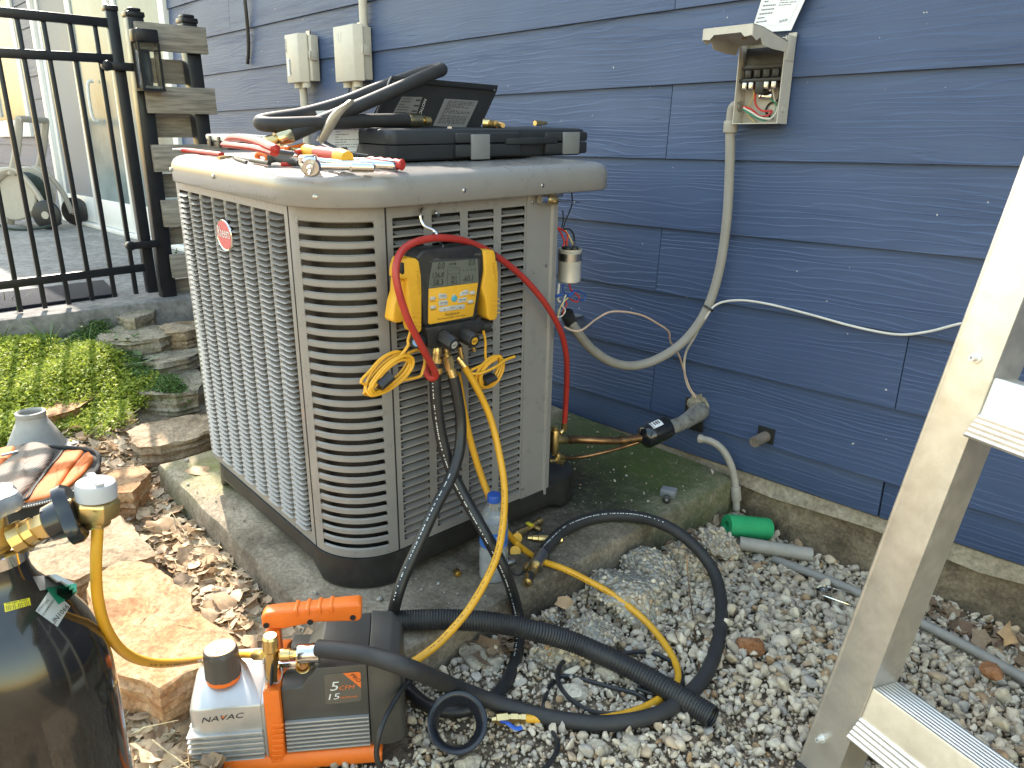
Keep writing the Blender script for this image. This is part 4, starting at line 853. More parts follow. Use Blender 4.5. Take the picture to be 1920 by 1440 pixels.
# ------------------------------------------------------------------ line set, valves, drier
ls = thing('refrigerant_lines', 'tarnished copper refrigerant lines with brass service valves', 'pipes', FW0, az(1045, 900, 0))
vs_ = lambda px, py, x=-1.262: ax(px, py, x)
mb = MB(); mb.cyl(vs_(1041, 806), vs_(1039, 846), .0125, 14); mb.cyl(vs_(1040, 800), vs_(1041, 808), .010, 6); mb.cyl(vs_(1041, 824), vs_(1060, 824), .0125, 12); mb.cyl(vs_(1040, 838), vs_(1040, 852), .009, 6)
mb.cyl(vs_(1050, 812), vs_(1058, 804), .0065, 8); part('suction_valve', mb, M_brass, ls, bevel=.001)
mb = MB(); mb.cyl(vs_(1046, 850), vs_(1046, 868), .0085, 10); mb.cyl(vs_(1030, 864), vs_(1058, 864), .006, 8); mb.cyl(vs_(1052, 866), vs_(1055, 873), .004, 8); mb.cyl(vs_(1044, 857), vs_(1056, 857), .0075, 6); part('liquid_valve', mb, M_brass, ls, bevel=.001)
mb = MB(); mb.tube(spline([vs_(1056, 824), wy(1080, 824, 1.45), wy(1130, 826, 1.52), wy(1165, 826, 1.58), wy(1200, 821, 1.64)], 7), .0112, 14); mb.cyl(wy(1066, 824, 1.435), wy(1074, 824, 1.445), .0132, 14); mb.cyl(wy(1163, 826, 1.578), wy(1168, 825.5, 1.586), .0132, 14); part('suction_line', mb, M_copper, ls)
mb = MB(); mb.tube(spline([vs_(1054, 858), wy(1075, 858, 1.45), wy(1100, 855, 1.49), wy(1140, 846, 1.55), wy(1175, 836, 1.61), wy(1200, 828, 1.645)], 7), .0052, 10); part('liquid_line', mb, M_copper, ls)
d0, d1 = wy(1203, 823, 1.645), wy(1256, 798, 1.735); MM = axis_M(d0, d1 - d0); L = (d1 - d0).length
dr_ = thing('filter_drier', 'black filter drier cylinder with a white label on the copper line', 'filter drier', FW0, (d0 + d1) / 2 - V((0, 0, .035)))
mb = MB(); R_ = .0335; mb.lathe([(0.006, -.012), (.009, -.006), (.018, 0), (R_ * .9, .006), (R_, .012), (R_, L * .35), (R_ * 1.03, L * .36), (R_ * 1.03, L * .38), (R_, L * .39), (R_, L - .014), (R_ * .93, L - .006), (.02, L), (.014, L + .006)], 32, MM); part('shell', mb, pm('glossy_black_enamel', (0.010, 0.011, 0.013), 0.16, coat=.4, var=.1), dr_)
# the label faces up and towards the viewer
ld = (CAM - (d0 + d1) / 2); zx = (d1 - d0).normalized(); ld = (ld - zx * ld.dot(zx)).normalized(); sd2 = zx.cross(ld)
mb = MB(); rings = []
for k in range(7):
    a = math.radians(18 + 44 * k / 6); n_ = ld * math.cos(a) - sd2 * math.sin(a) * (1 if (-sd2).z > 0 else -1); cpt = d0 + zx * (L * .33); rings.append([cpt + n_ * (R_ + .0009), cpt + zx * .034 + n_ * (R_ + .0009)])
mb.loft(rings, closed=False, cap=False); lab = part('label', mb, M_paper, dr_)
mb = MB()
for j in range(3):
    for k in (2, 3, 4):
        r0, r1 = rings[k][0], rings[k + 1][0]; s0, s1 = .3 + .2 * j, .42 + .2 * j; off = ld * .0006
        mb.add([r0.lerp(rings[k][1], s0) + off, r0.lerp(rings[k][1], s1) + off, r1.lerp(rings[k + 1][1], s1) + off, r1.lerp(rings[k + 1][1], s0) + off], [(0, 1, 2, 3)])
part('print', mb, M_ink, lab, smooth=0)

# ------------------------------------------------------------------ digital manifold (frame of the right face; depth is negative outward)
G0, G1 = -0.060, -0.018
gq = F_R.uv(850, 640, G0)
ga = thing('manifold_gauge', 'yellow and black digital manifold gauge hanging on the unit', 'gauge', F_R, (gq.x, -.03, gq.z))
z7 = lambda x, y: (720 + x / 7.385, 440 + y / 7.385)
z4 = lambda x, y: (660 + x / 4, 400 + y / 4)
mb = MB(); mb.prism(pxpoly(F_R, [z4(478, 330), z4(525, 278), z4(600, 262), z4(760, 258), z4(900, 240), z4(980, 268), z4(1003, 330), z4(985, 480), z4(955, 660), z4(938, 800), z4(560, 862), z4(535, 820), z4(520, 560), z4(495, 380)], G0), G0, G1); part('body', mb, M_blk, ga, bevel=.006, bseg=3)
mb = MB(); mb.prism(pxpoly(F_R, [z7(620, 375), z7(680, 345), z7(1000, 330), z7(1290, 320), z7(1325, 330), z7(1335, 380), z7(1310, 660), z7(1240, 1180), z7(1200, 1160), z7(640, 1245), z7(612, 1225), z7(618, 760), z7(655, 400)], G0 - .0008), G0 - .0008, G0 + .002); part('bezel', mb, pm('dark_grey_bezel', (.035, .036, .036), .4), ga, bevel=.0004)
mb = MB(); mb.prism(pxpoly(F_R, [z7(675, 385), z7(1300, 335), z7(1310, 660), z7(620, 742), z7(640, 560)], G0 - .0016), G0 - .0016, G0); scr = part('screen', mb, M_lcd, ga)
mb = MB(); mb.prism(pxpoly(F_R, [z7(622, 750), z7(1305, 664), z7(1262, 960), z7(1232, 1130), z7(640, 1243), z7(613, 1225), z7(616, 1000)], G0 - .0022), G0 - .0022, G0); kp = part('keypad', mb, M_yelp, ga, bevel=.0006)
D = G0 - .0022
for s, a, b, hs in (('0.0', (742, 480), (835, 472), 1.35), ('0.0', (1172, 430), (1255, 422), 1.35), ('136.8', (672, 605), (825, 590), 1.2), ('-58.3', (650, 715), (815, 697), 1.2), ('78.5', (925, 628), (1005, 618), 1.2), ('78.3', (925, 692), (1005, 682), 1.2), ('-60.1', (1085, 655), (1225, 637), 1.2), ('R454B', (905, 425), (1000, 417), 1.0), ('- - - -', (900, 510), (1015, 498), 1.0), ('- - - -', (1090, 522), (1265, 503), 1.0)):
    text_px(F_R, s, z7(*a), z7(*b), D, M_lcdink, scr, hs, .12, 'digits')
mb = MB()
for l in (((880, 470), (880, 700)), ((1050, 450), (1050, 690)), ((885, 460), (1048, 448)), ((885, 548), (1048, 534))):
    a = F_R.uv(*z7(*l[0]), D); b = F_R.uv(*z7(*l[1]), D); t_ = (b - a).normalized().cross(V((0, 1, 0))) * .00025; mb.add([a + t_, b + t_, b - t_, a - t_], [(0, 1, 2, 3)])
part('screen_lines', mb, M_lcdink, scr, smooth=0)
def key(pts, txt=None, ta=None, tb=None, mat=M_key):
    mb = MB(); mb.prism(pxpoly(F_R, [z7(*p) for p in pts], G0 - .0042), G0 - .0042, G0 - .001); k = part('button', mb, mat, kp, bevel=.0007)
    if txt: text_px(F_R, txt, z7(*ta), z7(*tb), G0 - .0046, M_ink, k, 1.0)
key([(758, 830), (775, 815), (865, 822), (878, 850), (870, 885), (765, 895)], 'MENU', (785, 862), (850, 853))
key([(758, 930), (775, 918), (870, 908), (888, 925), (885, 975), (775, 990), (762, 980)], 'LINK TOOL', (778, 957), (874, 945))
key([(1050, 850), (1060, 810), (1110, 775), (1165, 762), (1175, 775), (1168, 830), (1060, 855)], 'Run Test', (1085, 818), (1155, 806))
key([(1022, 940), (1030, 895), (1050, 885), (1140, 866), (1150, 880), (1140, 930), (1030, 948)], 'PIPE AIR', (1042, 918), (1130, 905))
key([(765, 1015), (785, 1008), (1110, 965), (1125, 980), (1115, 1020), (1090, 1030), (790, 1072), (770, 1060)], 'SELECT', (920, 1020), (985, 1012))
for px_, py_ in ((680, 885), (685, 1007), (1230, 806), (1203, 930)):
    key([(px_ - 42, py_ + 5), (px_ - 25, py_ - 22), (px_ + 28, py_ - 27), (px_ + 42, py_ - 8), (px_ + 25, py_ + 20), (px_ - 28, py_ + 25)])
mb = MB(); c_ = F_R.uv(*z7(960, 880), G0); mb.lathe([(0, .0048), (.0045, .0048), (.0066, .004), (.0070, .001), (.0070, 0), (0, 0)], 24, axis_M((c_.x, G0, c_.z), (0, -1, 0))); pb_ = part('button', mb, M_teal, kp); text_px(F_R, '*', z7(945, 895), z7(978, 891), G0 - .0052, M_whiteink, pb_)
text_px(F_R, 'Fieldpiece', z7(842, 1130), z7(1040, 1098), G0 - .0026, M_ink, kp, 1.0, .25)
text_px(F_R, '4-Port Refrigerant Manifold - Vacuum Gauge', z7(738, 1185), z7(1122, 1122), G0 - .0026, M_ink, kp, 1.3)
for s, a, b in (('LOW', (690, 352), (760, 345)), ('HIGH', (1255, 290), (1340, 282))): text_px(F_R, s, z7(*a), z7(*b), G0 - .0012, M_greyink, ga, .9)
for s, a, b in (('MIN/MAX', (645, 932), (715, 925)), ('ZERO', (645, 1055), (730, 1043)), ('BACKLIGHT', (1190, 856), (1265, 842)), ('UNITS', (1150, 975), (1245, 964))): text_px(F_R, s, z7(*a), z7(*b), G0 - .0026, M_ink, kp, .8)
mb = MB(); c_ = F_R.uv(*z7(1040, 1010), G0); 
for q in ((838, 1040, -1), (1060, 1005, 1)):
    a = F_R.uv(*z7(q[0], q[1]), G0 - .0047); s = .0022; mb.add([a + V((-s, 0, -s * .6 * q[2])), a + V((s, 0, -s * .6 * q[2])), a + V((0, 0, s * .7 * q[2]))], [(0, 1, 2)])
part('arrows', mb, M_ink, kp, smooth=0)
# manifold block, knobs, ports
mb = MB(); mb.prism(pxpoly(F_R, [z4(545, 862), z4(800, 820), z4(960, 790), z4(1000, 815), z4(1000, 860), z4(960, 890), z4(860, 905), z4(780, 985), z4(660, 1010), z4(600, 1020), z4(575, 1000), z4(565, 890)], G0 - .006), G0 - .006, G1); part('manifold_block', mb, M_blk, ga, bevel=.004)
def knob(base, tip, r, dotmat, txt=None):
    a = F_R.uv(base[0], base[1], G0 - .004); b = F_R.uv(tip[0], tip[1], G0 - .040); L = (b - a).length; MM = axis_M(a, b - a)
    mb = MB(); n = 24; rings = []
    for zz, k in ((0, .9), (L * .15, 1), (L * .9, .93), (L, .84)):
        rings.append([MM @ V((r * k * (1 + .05 * math.cos(8 * 2 * math.pi * i / n)) * math.cos(2 * math.pi * i / n), r * k * (1 + .05 * math.cos(8 * 2 * math.pi * i / n)) * math.sin(2 * math.pi * i / n), zz)) for i in range(n)])
    mb.loft(rings); kn = part('knob', mb, M_blk, ga)
    mb = MB(); mb.lathe([(0, L + .0006), (r * .48, L + .0006), (r * .48, L - .002), (0, L - .002)], 20, MM); dt = part('knob_disc', mb, dotmat, kn)
    if txt:
        vs, fs = text_mesh(txt); x0 = min(p.x for p in vs); x1 = max(p.x for p in vs); k = r * .7 / (x1 - x0)
        ex = V((1, 0, 0)) - (b - a).normalized() * (b - a).normalized().x; ex.normalize(); ez = ex.cross((b - a).normalized()); 
        if ez.z < 0: ez = -ez
        mb = MB(); o = b + (b - a).normalized() * .0012; mb.add([o + ex * ((p.x - (x0 + x1) / 2) * k) + ez * ((p.y - .35) * k) for p in vs], fs); part('lettering', mb, M_ink, dt, smooth=0)
knob((828, 631), (852, 647), .0165, M_key, 'VAC'); knob((868, 626), (890, 639.5), .0165, M_yelp, 'REF')
a = F_R.uv(798, 632, -.035); mb = MB(); MM = axis_M(a, V((-1, -.45, -.05))); mb.lathe([(0, 0), (.014, 0), (.0165, .006), (.0155, .034), (.0135, .038), (0, .038)], 20, MM); kn = part('knob', mb, M_blk, ga); mb = MB(); mb.lathe([(0, .0388), (.0075, .0388), (.0075, .037), (0, .037)], 18, MM); part('knob_disc', mb, pm('light_blue_disc', (.18, .36, .6), .4), kn)
a = F_R.uv(900, 612, -.035); mb = MB(); mb.lathe([(0, 0), (.016, 0), (.0165, .006), (.0155, .020), (0, .024)], 20, axis_M(a, V((1, -.2, 0)))); part('end_cap', mb, M_blk, ga)
def fit(p0, p1, prof, n=14, mat=M_brass, parent=None, name='port', bevel=0, fr=F_R):     # profile of (position 0..1, radius)
    a, b = V(p0), V(p1); MM = axis_M(a, b - a); L = (b - a).length; mb = MB(); mb.lathe([(0, 0)] + [(r, t_ * L) for t_, r in prof] + [(0, L)], n, MM); return part(name, mb, mat, parent, bevel=bevel, smooth=25)
R4 = lambda x, y, d=-.045: F_R.uv(*z4(x, y), d)
HEXN = [(0, .008), (.15, .0095), (.45, .0095), (.47, .008), (.55, .008), (.57, .0088), (1, .0088)]
fit(R4(640, 1000), R4(630, 1110), HEXN, parent=ga); fit(R4(705, 1010), R4(712, 1080), [(0, .006), (.4, .006), (.42, .0075), (1, .0075)], parent=ga)
fit(R4(715, 1070, -.055), R4(735, 1175, -.06), [(0, .009), (.1, .0115), (.7, .0115), (.72, .0095), (1, .0095)], 6, parent=ga, name='coupling_nut'); fit(R4(737, 1170, -.06), R4(760, 1240, -.065), [(0, .0105), (.2, .0105), (.22, .0115), (.4, .0115), (.42, .0105), (.6, .0105), (.62, .0115), (.8, .0115), (.82, .0105), (1, .0105)], parent=ga, name='ferrule')
fit(R4(810, 1000), R4(822, 1090), [(0, .005), (.6, .005), (.62, .007), (1, .007)], parent=ga); fit(R4(790, 1080, -.05), R4(845, 1150, -.06), [(0, .006), (.3, .006), (.32, .008), (1, .0075)], parent=ga, name='elbow_nut')
fit(R4(905, 985), R4(918, 1030), [(0, .004), (.5, .004), (.52, .0055), (1, .0055)], parent=ga)
mb = MB(); mb.tube(spline([R4(685, 262, -.045), R4(672, 235, -.045), R4(650, 205, -.05), R4(640, 165, -.05), R4(610, 128, -.04), R4(550, 100, -.03), R4(520, 55, -.022), R4(512, 5, -.018), R4(522, -28, -.010), R4(545, -38, .006)], 6), .0028, 8)
mb.tube(spline([R4(650, 18, -.008), R4(632, 0, -.012), R4(618, -18, -.004), R4(612, -25, .006)], 5), .0028, 8); part('hanging_hook', mb, M_chrome, ga)

# pipe clamps with their coiled leads
def clamp(label, polys, pad_poly, d0, d1, leads, strapq, txt=None):
    c = F_R.uv(*z7(*polys[0][len(polys[0]) // 2]), d0); e = thing('pipe_clamp', label, 'clamp', F_R, (c.x, d0, c.z), 'yellow pipe clamps on the gauge')
    for i, pl in enumerate(polys):
        mb = MB(); dd = d0 + (.012 if i else 0); mb.prism(pxpoly(F_R, [z7(*p) for p in pl], dd), dd, d1 + (.004 if i else 0)); o = part('jaw' if i else 'clamp_body', mb, M_yelp, e, bevel=.004, bseg=3)
        if i == 0: bodyo = o
    if pad_poly: mb = MB(); mb.prism(pxpoly(F_R, [z7(*p) for p in pad_poly], d0 - .001), d0 - .001, d0 + .02); part('rubber_pad', mb, M_blk, e, bevel=.003)
    if txt:
        text_px(F_R, 'Fieldpiece', z7(*txt[0]), z7(*txt[1]), d0 - .0005, pm('yellow_with_deboss_shade', (.5, .25, .02), .5), bodyo, 1.0)  # flat letters; the darker yellow paints the shade of a recess
        for k in range(4):
            a = F_R.uv(*z7(txt[2][0], txt[2][1] + 62 * k), d0 - .001); b = F_R.uv(*z7(txt[2][0] + 120, txt[2][1] + 62 * k - 12), d0 - .001); mb = MB(); mb.tube([a, b], .0011, 6); part('grip_rib', mb, M_yelp, bodyo)
    mb = MB(); mb.tube(spline(leads, 5), .0030, 7); part('coiled_lead', mb, M_yel, e)
    if strapq:
        a, b, r = strapq; mb = MB(); L = (b - a).length; mb.lathe([(r, 0), (r + .001, 0), (r + .001, L), (r, L)], 20, axis_M(a, b - a) @ Matrix.Diagonal((.55, 1, 1, 1))); part('strap', mb, M_blk, e)
    return e
def coil(c, maj, mnr, loops, seed, d=-.06, jit=.12):
    rnd = random.Random(seed); C = F_R.uv(c[0], c[1], d); A_ = F_R.uv(c[0] + maj[0], c[1] + maj[1], d) - C; B_ = F_R.uv(c[0] + mnr[0], c[1] + mnr[1], d) - C; out = []
    for l in range(loops):
        s = 1 + rnd.uniform(-jit, jit); m_ = 1 + rnd.uniform(-jit * 2, jit * 2); off = V((rnd.uniform(-.004, .004), rnd.uniform(-.014, .008), rnd.uniform(-.004, .004)))
        for k in range(10):
            a = 2 * math.pi * k / 10; sq = 1 - .18 * math.cos(a); out.append(C + A_ * (math.cos(a) * s) + B_ * (math.sin(a) * m_ * sq) + off)
    return out
L1 = [R4(440, 880, -.06), R4(420, 950, -.06), R4(395, 1030, -.065)] + coil((728, 703), (-36, 32), (14, 17), 7, 5) + [R4(470, 1235, -.06), R4(530, 1180, -.06), R4(545, 1080, -.05), R4(500, 1025, -.05), R4(420, 1050, -.06)]
clamp('yellow pipe clamp clipped on the left of the gauge', [[(270, 335), (340, 322), (455, 330), (490, 370), (520, 560), (530, 800), (528, 1330), (490, 1372), (430, 1365), (370, 1150), (335, 900), (330, 620), (215, 620), (222, 480), (250, 380)], [(205, 600), (330, 640), (335, 900), (290, 1150), (250, 1220), (150, 1225), (115, 1190), (150, 950), (195, 800)]], [(213, 400), (285, 378), (294, 540), (255, 565), (215, 525)], -.068, -.030, L1, (F_R.uv(706, 722, -.064), F_R.uv(728, 702, -.064), .021), ((445, 510), (480, 830), (395, 1080)))
L2 = [R4(985, 880, -.06), R4(1000, 960, -.06), R4(1008, 1100, -.06)] + coil((920, 695), (18, -28), (13, 7), 6, 9, jit=.16) + [R4(880, 1185, -.06), R4(960, 1200, -.07), R4(1080, 1150, -.075), R4(1150, 1100, -.075), R4(1220, 1074, -.075)]
clamp('yellow pipe clamp clipped on the right of the gauge', [[(1380, 225), (1430, 215), (1520, 215), (1560, 280), (1590, 540), (1582, 1000), (1575, 1150), (1540, 1190), (1470, 1190), (1435, 1150), (1410, 900), (1362, 740), (1400, 520)]], [(1535, 240), (1562, 250), (1566, 360), (1548, 380)], -.064, -.028, L2, (F_R.uv(905, 716, -.064), F_R.uv(924, 706, -.064), .015), ((1500, 400), (1545, 660), (1480, 905)))

# ------------------------------------------------------------------ hoses
def fa(px, py, d): return F_R.w(F_R.uv(px, py, d))
def cp(px, py, depth): return CAM + RW @ V(((px - 960) / FPX * depth, (py - 720) / FPX * depth, depth))
def hose(name, label, pts, r, mat, n=12, k=8, printing=None, cat='hose'):
    path = spline(pts, k); t = thing(name, label, cat, FW0, path[len(path) // 2]); mb = MB(); mb.tube(path, r, n); tb = part('hose_body', mb, mat, t)
    if printing:
        rnd = random.Random(len(pts)); mb = MB(); i0, i1, pmat = printing; cum = 0
        for i in range(i0 * k, min(i1 * k, len(path) - 1)):
            a, b = path[i], path[i + 1]; L = (b - a).length; tdir = (b - a) / max(L, 1e-6); nv = (CAM - a); nv = (nv - tdir * nv.dot(tdir)).normalized(); sv = tdir.cross(nv)
            nv2 = (nv * .92 + sv * .39); sv2 = tdir.cross(nv2); s = 0
            while s < L - .004:
                w = rnd.uniform(.0015, .004)
                if rnd.random() < .78:
                    o = a + tdir * s + nv2 * (r * 1.012); mb.add([o - sv2 * .0011, o + tdir * w - sv2 * .0011, o + tdir * w + sv2 * .0011, o + sv2 * .0011], [(0, 1, 2, 3)])
                s += w + .0012
        if mb.v: part('print', mb, pmat, tb, smooth=0)
    return t
def fitting(parent, p0, p1, prof, n=14, mat=M_brass, name='fitting', smooth=25):
    a, b = V(p0), V(p1); MM = axis_M(a, b - a); L = (b - a).length; mb = MB(); mb.lathe([(0, 0)] + [(r, t_ * L) for t_, r in prof] + [(0, L)], n, MM); return part(name, mb, mat, parent, smooth=smooth)
pa_, pb__ = wz(350, 1425, .03), wz(757, 1390, .03); pu = V((pb__.x - pa_.x, pb__.y - pa_.y, 0)).normalized()
F_P = Fr((pa_.x, pa_.y, 0), pu, (-pu.y, pu.x, 0), (0, 0, 1))
pfv = lambda px, py, d: F_P.w(F_P.uv(px, py, d))
RB = .0072
h = hose('red_hose', 'red charging hose arching over the gauge down to the valve', [fa(797, 684, -.03), fa(800, 700, -.04), fa(809, 709, -.052), fa(817, 704, -.06), fa(812, 690, -.066), fa(792, 652, -.082), fa(767, 603, -.088), fa(750, 555, -.086), fa(742, 512, -.078), fa(748, 480, -.070), fa(766, 460, -.06), fa(796, 449, -.055), fa(832, 446, -.05), fa(875, 453, -.04), fa(922, 475, -.03), fa(975, 515, -.03), fa(1020, 566, -.035), fa(1049, 616, -.03), fa(1061, 660, -.01), ax(1063, 705, -1.235), ax(1061, 755, -1.252), ax(1058, 798, -1.262)], RB, M_red)
fitting(h, ax(1058, 792, -1.26), ax(1058, 806, -1.262), [(0, .0085), (1, .0085)], 10, M_brass)
h = hose('black_hose', 'thick black hose crossing in front of the bottle and curling back', [fa(818, 680, -.045), fa(816, 715, -.048), fa(820, 770, -.052), fa(830, 830, -.062), fa(850, 890, -.085), fa(878, 945, -.125), fa(912, 1005, -.175), fa(946, 1070, -.215), wz(966, 1130, .075), wz(974, 1180, .024), wz(966, 1240, .014), wz(940, 1293, .014), wz(905, 1318, .014), wz(860, 1334, .014), wz(808, 1326, .014), wz(769, 1295, .014), wz(752, 1262, .02), wz(742, 1235, .03)], .0128, M_rub, 14, printing=(1, 10, M_whiteink))
fitting(h, fa(818, 672, -.045), fa(817, 700, -.047), [(0, .0115), (.6, .0115), (.62, .0135), (1, .0135)], 14, M_brass)
h = hose('black_hose', 'thick black hose running from the gauge down behind the vacuum pump', [fa(850, 706, -.066), fa(857, 740, -.072), fa(864, 790, -.08), fa(862, 840, -.095), fa(847, 892, -.11), fa(815, 955, -.125), fa(783, 1025, -.135), fa(758, 1080, -.14), fa(743, 1125, -.145), az(735, 1170, .016), az(742, 1215, .016), wz(760, 1262, .02)], .0122, M_rub, 14, printing=(4, 8, M_whiteink))
M_print = pm('dark_hose_print', (.22, .10, .01), .6)
hose('yellow_hose', 'yellow hose curving from the gauge past the bottle towards the pump', [fa(868, 684, -.056), fa(890, 720, -.066), fa(918, 780, -.085), fa(936, 850, -.118), fa(946, 920, -.165), fa(941, 1000, -.215), fa(924, 1062, -.245), wz(882, 1138, .16), wz(832, 1197, .115), wz(792, 1230, .095), wz(762, 1248, .085)], .0076, M_yel, printing=(4, 9, M_print))
h = hose('yellow_hose', 'yellow hose lying from behind the bottle over the gravel to a ball valve', [fa(858, 700, -.025), fa(872, 780, -.03), fa(886, 840, -.042), fa(905, 900, -.065), fa(922, 942, -.09), fa(942, 985, -.10), az(966, 1016, .010), az(1008, 1048, .008), az(1056, 1066, .012), wz(1105, 1090, .075), wz(1150, 1116, .055), wz(1208, 1162, .030), wz(1250, 1213, .016), wz(1271, 1258, .010), wz(1262, 1290, .009), wz(1200, 1330, .009), wz(1100, 1352, .009), wz(1030, 1349, .012), wz(985, 1347, .014)], .0076, M_yel, printing=(8, 10, M_print))
fitting(h, wz(986, 1347, .014), wz(958, 1346, .014), [(0, .0095), (.3, .0095), (.32, .008), (.5, .008), (.52, .0095), (1, .0095)], 6); fitting(h, wz(958, 1346, .014), wz(922, 1350, .014), [(0, .008), (.15, .008), (.17, .0115), (.75, .0115), (.78, .006), (1, .005)], 6, name='ball_valve')
mb = MB(); mb.tube(spline([wz(940, 1353, .02), wz(952, 1356, .03), wz(966, 1366, .028), wz(978, 1364, .026)], 4), .0045, 8, flat=.5); part('blue_handle', mb, M_blue, h)
h = hose('yellow_hose', 'yellow hose hanging from the cylinder regulator to the vacuum pump', [cp(184, 968, .735), cp(182, 1010, .735), cp(180, 1065, .74), cp(184, 1125, .76), cp(200, 1180, .79), cp(232, 1222, .84), cp(275, 1241, .91), cp(325, 1243, 1.03), pfv(382, 1236, .105), pfv(420, 1230, .100), pfv(452, 1228, .078), pfv(476, 1229, .040)], .0056, M_yel, printing=(6, 8, M_print))
# thick vacuum hose: pump to the fitting on the pad
vac = [pfv(597, 1216, .012), pfv(640, 1220, -.006), pfv(700, 1231, -.026), pfv(775, 1256, -.045), wz(860, 1291, .075), wz(950, 1324, .018), wz(1050, 1349, .0155), wz(1150, 1356, .0155), wz(1250, 1332, .0155), wz(1318, 1272, .0155), wz(1347, 1200, .0155), wz(1352, 1130, .018), wz(1336, 1068, .045), wz(1296, 1018, .088), wz(1245, 984, .117), az(1185, 968, .018), az(1120, 970, .016), az(1066, 989, .016), az(1030, 1020, .016), az(1014, 1042, .016)]
h = hose('vacuum_hose', 'thick black vacuum hose snaking from the pump across the gravel onto the pad', vac, .0148, M_foam, 16, printing=(14, 19, M_whiteink))
fitting(h, az(1016, 1038, .016), az(1003, 1062, .015), [(0, .016), (.3, .0165), (.7, .016), (.9, .0175), (1, .0175)], 24, M_steel, 'ferrule'); fitting(h, az(1003, 1060, .015), az(996, 1076, .014), [(0, .011), (.3, .011), (.32, .0085), (.6, .0085), (.62, .011), (1, .011)], 12)
fitting(h, az(996, 1074, .014), az(991, 1090, .013), [(0, .0095), (1, .0095)], 14, M_blk, 'swivel'); fitting(h, az(993, 1078, .012), az(988, 1095, .012), [(0, .009), (.3, .0105), (.9, .0105), (.95, .006)], 16, M_brass, 'flare_nut')
# ribbed tube
pts = [az(640, 1178, .028), az(700, 1168, .027), az(770, 1163, .026), az(850, 1162, .026), az(930, 1168, .026), wz(1000, 1182, .092), wz(1080, 1206, .056), wz(1180, 1252, .032), wz(1265, 1300, .026), wz(1337, 1345, .024)]
sp1 = spline(pts, 60); path = [sp1[0]]
for p in sp1[1:]:
    if (p - path[-1]).length > .0021: path.append(p)
mb = MB(); mb.tube(path, [.0215 if i % 2 else .0198 for i in range(len(path))], 18, cap=False)
single('ribbed_tube', 'black ribbed flexible tube lying across the pad edge and gravel', 'tube', mb, pm('ribbed_black_rubber', (.020, .020, .021), .5, var=.2, dirt=.15), FW0, smooth=30)
# pump cord and a loop of thin cable
tube_single('power_cord', 'black pump power cord curving down in front of the pump', 'cord', [wz(782, 1262, .13), wz(755, 1292, .14), wz(728, 1335, .13), wz(712, 1375, .11), wz(706, 1412, .08), wz(714, 1445, .05), wz(730, 1475, .02)], .0046, M_rub, 8)
tube_single('thin_cable', 'thin black cable coiled in loops on the gravel under the hoses', 'cable', [wz(1010, 1452, .006), wz(1035, 1425, .006), wz(1046, 1398, .008), wz(1036, 1372, .006), wz(1022, 1350, .008), wz(1020, 1318, .02), wz(1030, 1288, .012), wz(1052, 1268, .008), wz(1095, 1275, .008), wz(1150, 1290, .008), wz(1195, 1302, .008), wz(1213, 1320, .008), wz(1195, 1332, .008), wz(1130, 1338, .008), wz(1085, 1322, .010), wz(1055, 1295, .014), wz(1045, 1266, .016), wz(1058, 1240, .014), wz(1100, 1230, .012), wz(1150, 1228, .012), wz(1210, 1222, .012), wz(1255, 1238, .010), wz(1278, 1262, .010), wz(1270, 1288, .008), wz(1230, 1300, .008), wz(1195, 1290, .008)], .0046, M_rub, 8)
mb = MB(); mb.tube(spline([wz(1287, 1040, .1), wz(1292, 1100, .04), wz(1302, 1180, .012), wz(1312, 1260, .01)], 6), .0014, 6); single('stiff_wire', 'thin rusty wire standing in the gravel inside the hose loop', 'wire', mb, M_copper)
# black ring
c = wz(857, 1357, .036); c = c + (CAM - c).normalized() * .035; MM = axis_M(c, (CAM - c).normalized() + V((0, .1, .25)))
mb = MB(); mb.lathe([(.0335, -.010), (.034, -.012), (.046, -.012), (.052, .010), (.0525, .014), (.0505, .0155), (.0455, .0145), (.0425, .012), (.0345, -.006), (.0335, -.010)], 48, MM)
mb.f = [f for f in mb.f if len(f) == 4]; single('rubber_ring', 'black rubber ring lying on the gravel below the vacuum hose', 'ring', mb, pm('satin_black_ring', (.014, .016, .022), .28, var=.1))

# ------------------------------------------------------------------ vacuum pump
zp = lambda x, y: (320 + x / 4, 1080 + y / 4)
def pu_(x, y, d=0.0): return F_P.uv(*zp(x, y), d)
pump = thing('vacuum_pump', 'silver orange and charcoal vacuum pump standing on the ground', 'vacuum pump', F_P, (.18, .07, 0))
uL, uR = pu_(125, 1100).x, pu_(700, 1150).x; z1 = pu_(400, 990).z; z2 = pu_(430, 868, .022).z; z3 = pu_(500, 640, .075).z
def prof_ring(u, s, zs=1.0, d0=0.0):
    pr = [(d0, .028), (d0, z1 * zs), (d0 + .022, z2 * zs), (.070, z3 * zs), (.100, z3 * zs), (.135 - d0, z2 * zs), (.148 - d0, z1 * zs), (.148 - d0, .028)]
    return [V((u, .074 + (d - .074) * s, z)) for d, z in pr]
mb = MB(); mb.loft([prof_ring(uL, .80, .90), prof_ring(uL + .008, .92, .95), prof_ring(uL + .022, 1.0, .99), prof_ring(uL + .05, 1, 1), prof_ring(uR, 1, 1)]); body = part('silver_housing', mb, M_silver, pump, bevel=.003)
zf0, zf1 = pu_(430, 1395).z, pu_(430, 1165).z
for k in range(6):
    z = zf0 + (zf1 - zf0) * (k + .35) / 6; h_ = (zf1 - zf0) / 6 * .42; mb = MB(); mb.box(uL - .004, uR - .002, -.006, .020, z, z + h_); mb.box(uL - .006, uL + .01, .0205, .128, z, z + h_); part('cooling_fin', mb, M_silver, body, bevel=.0016)
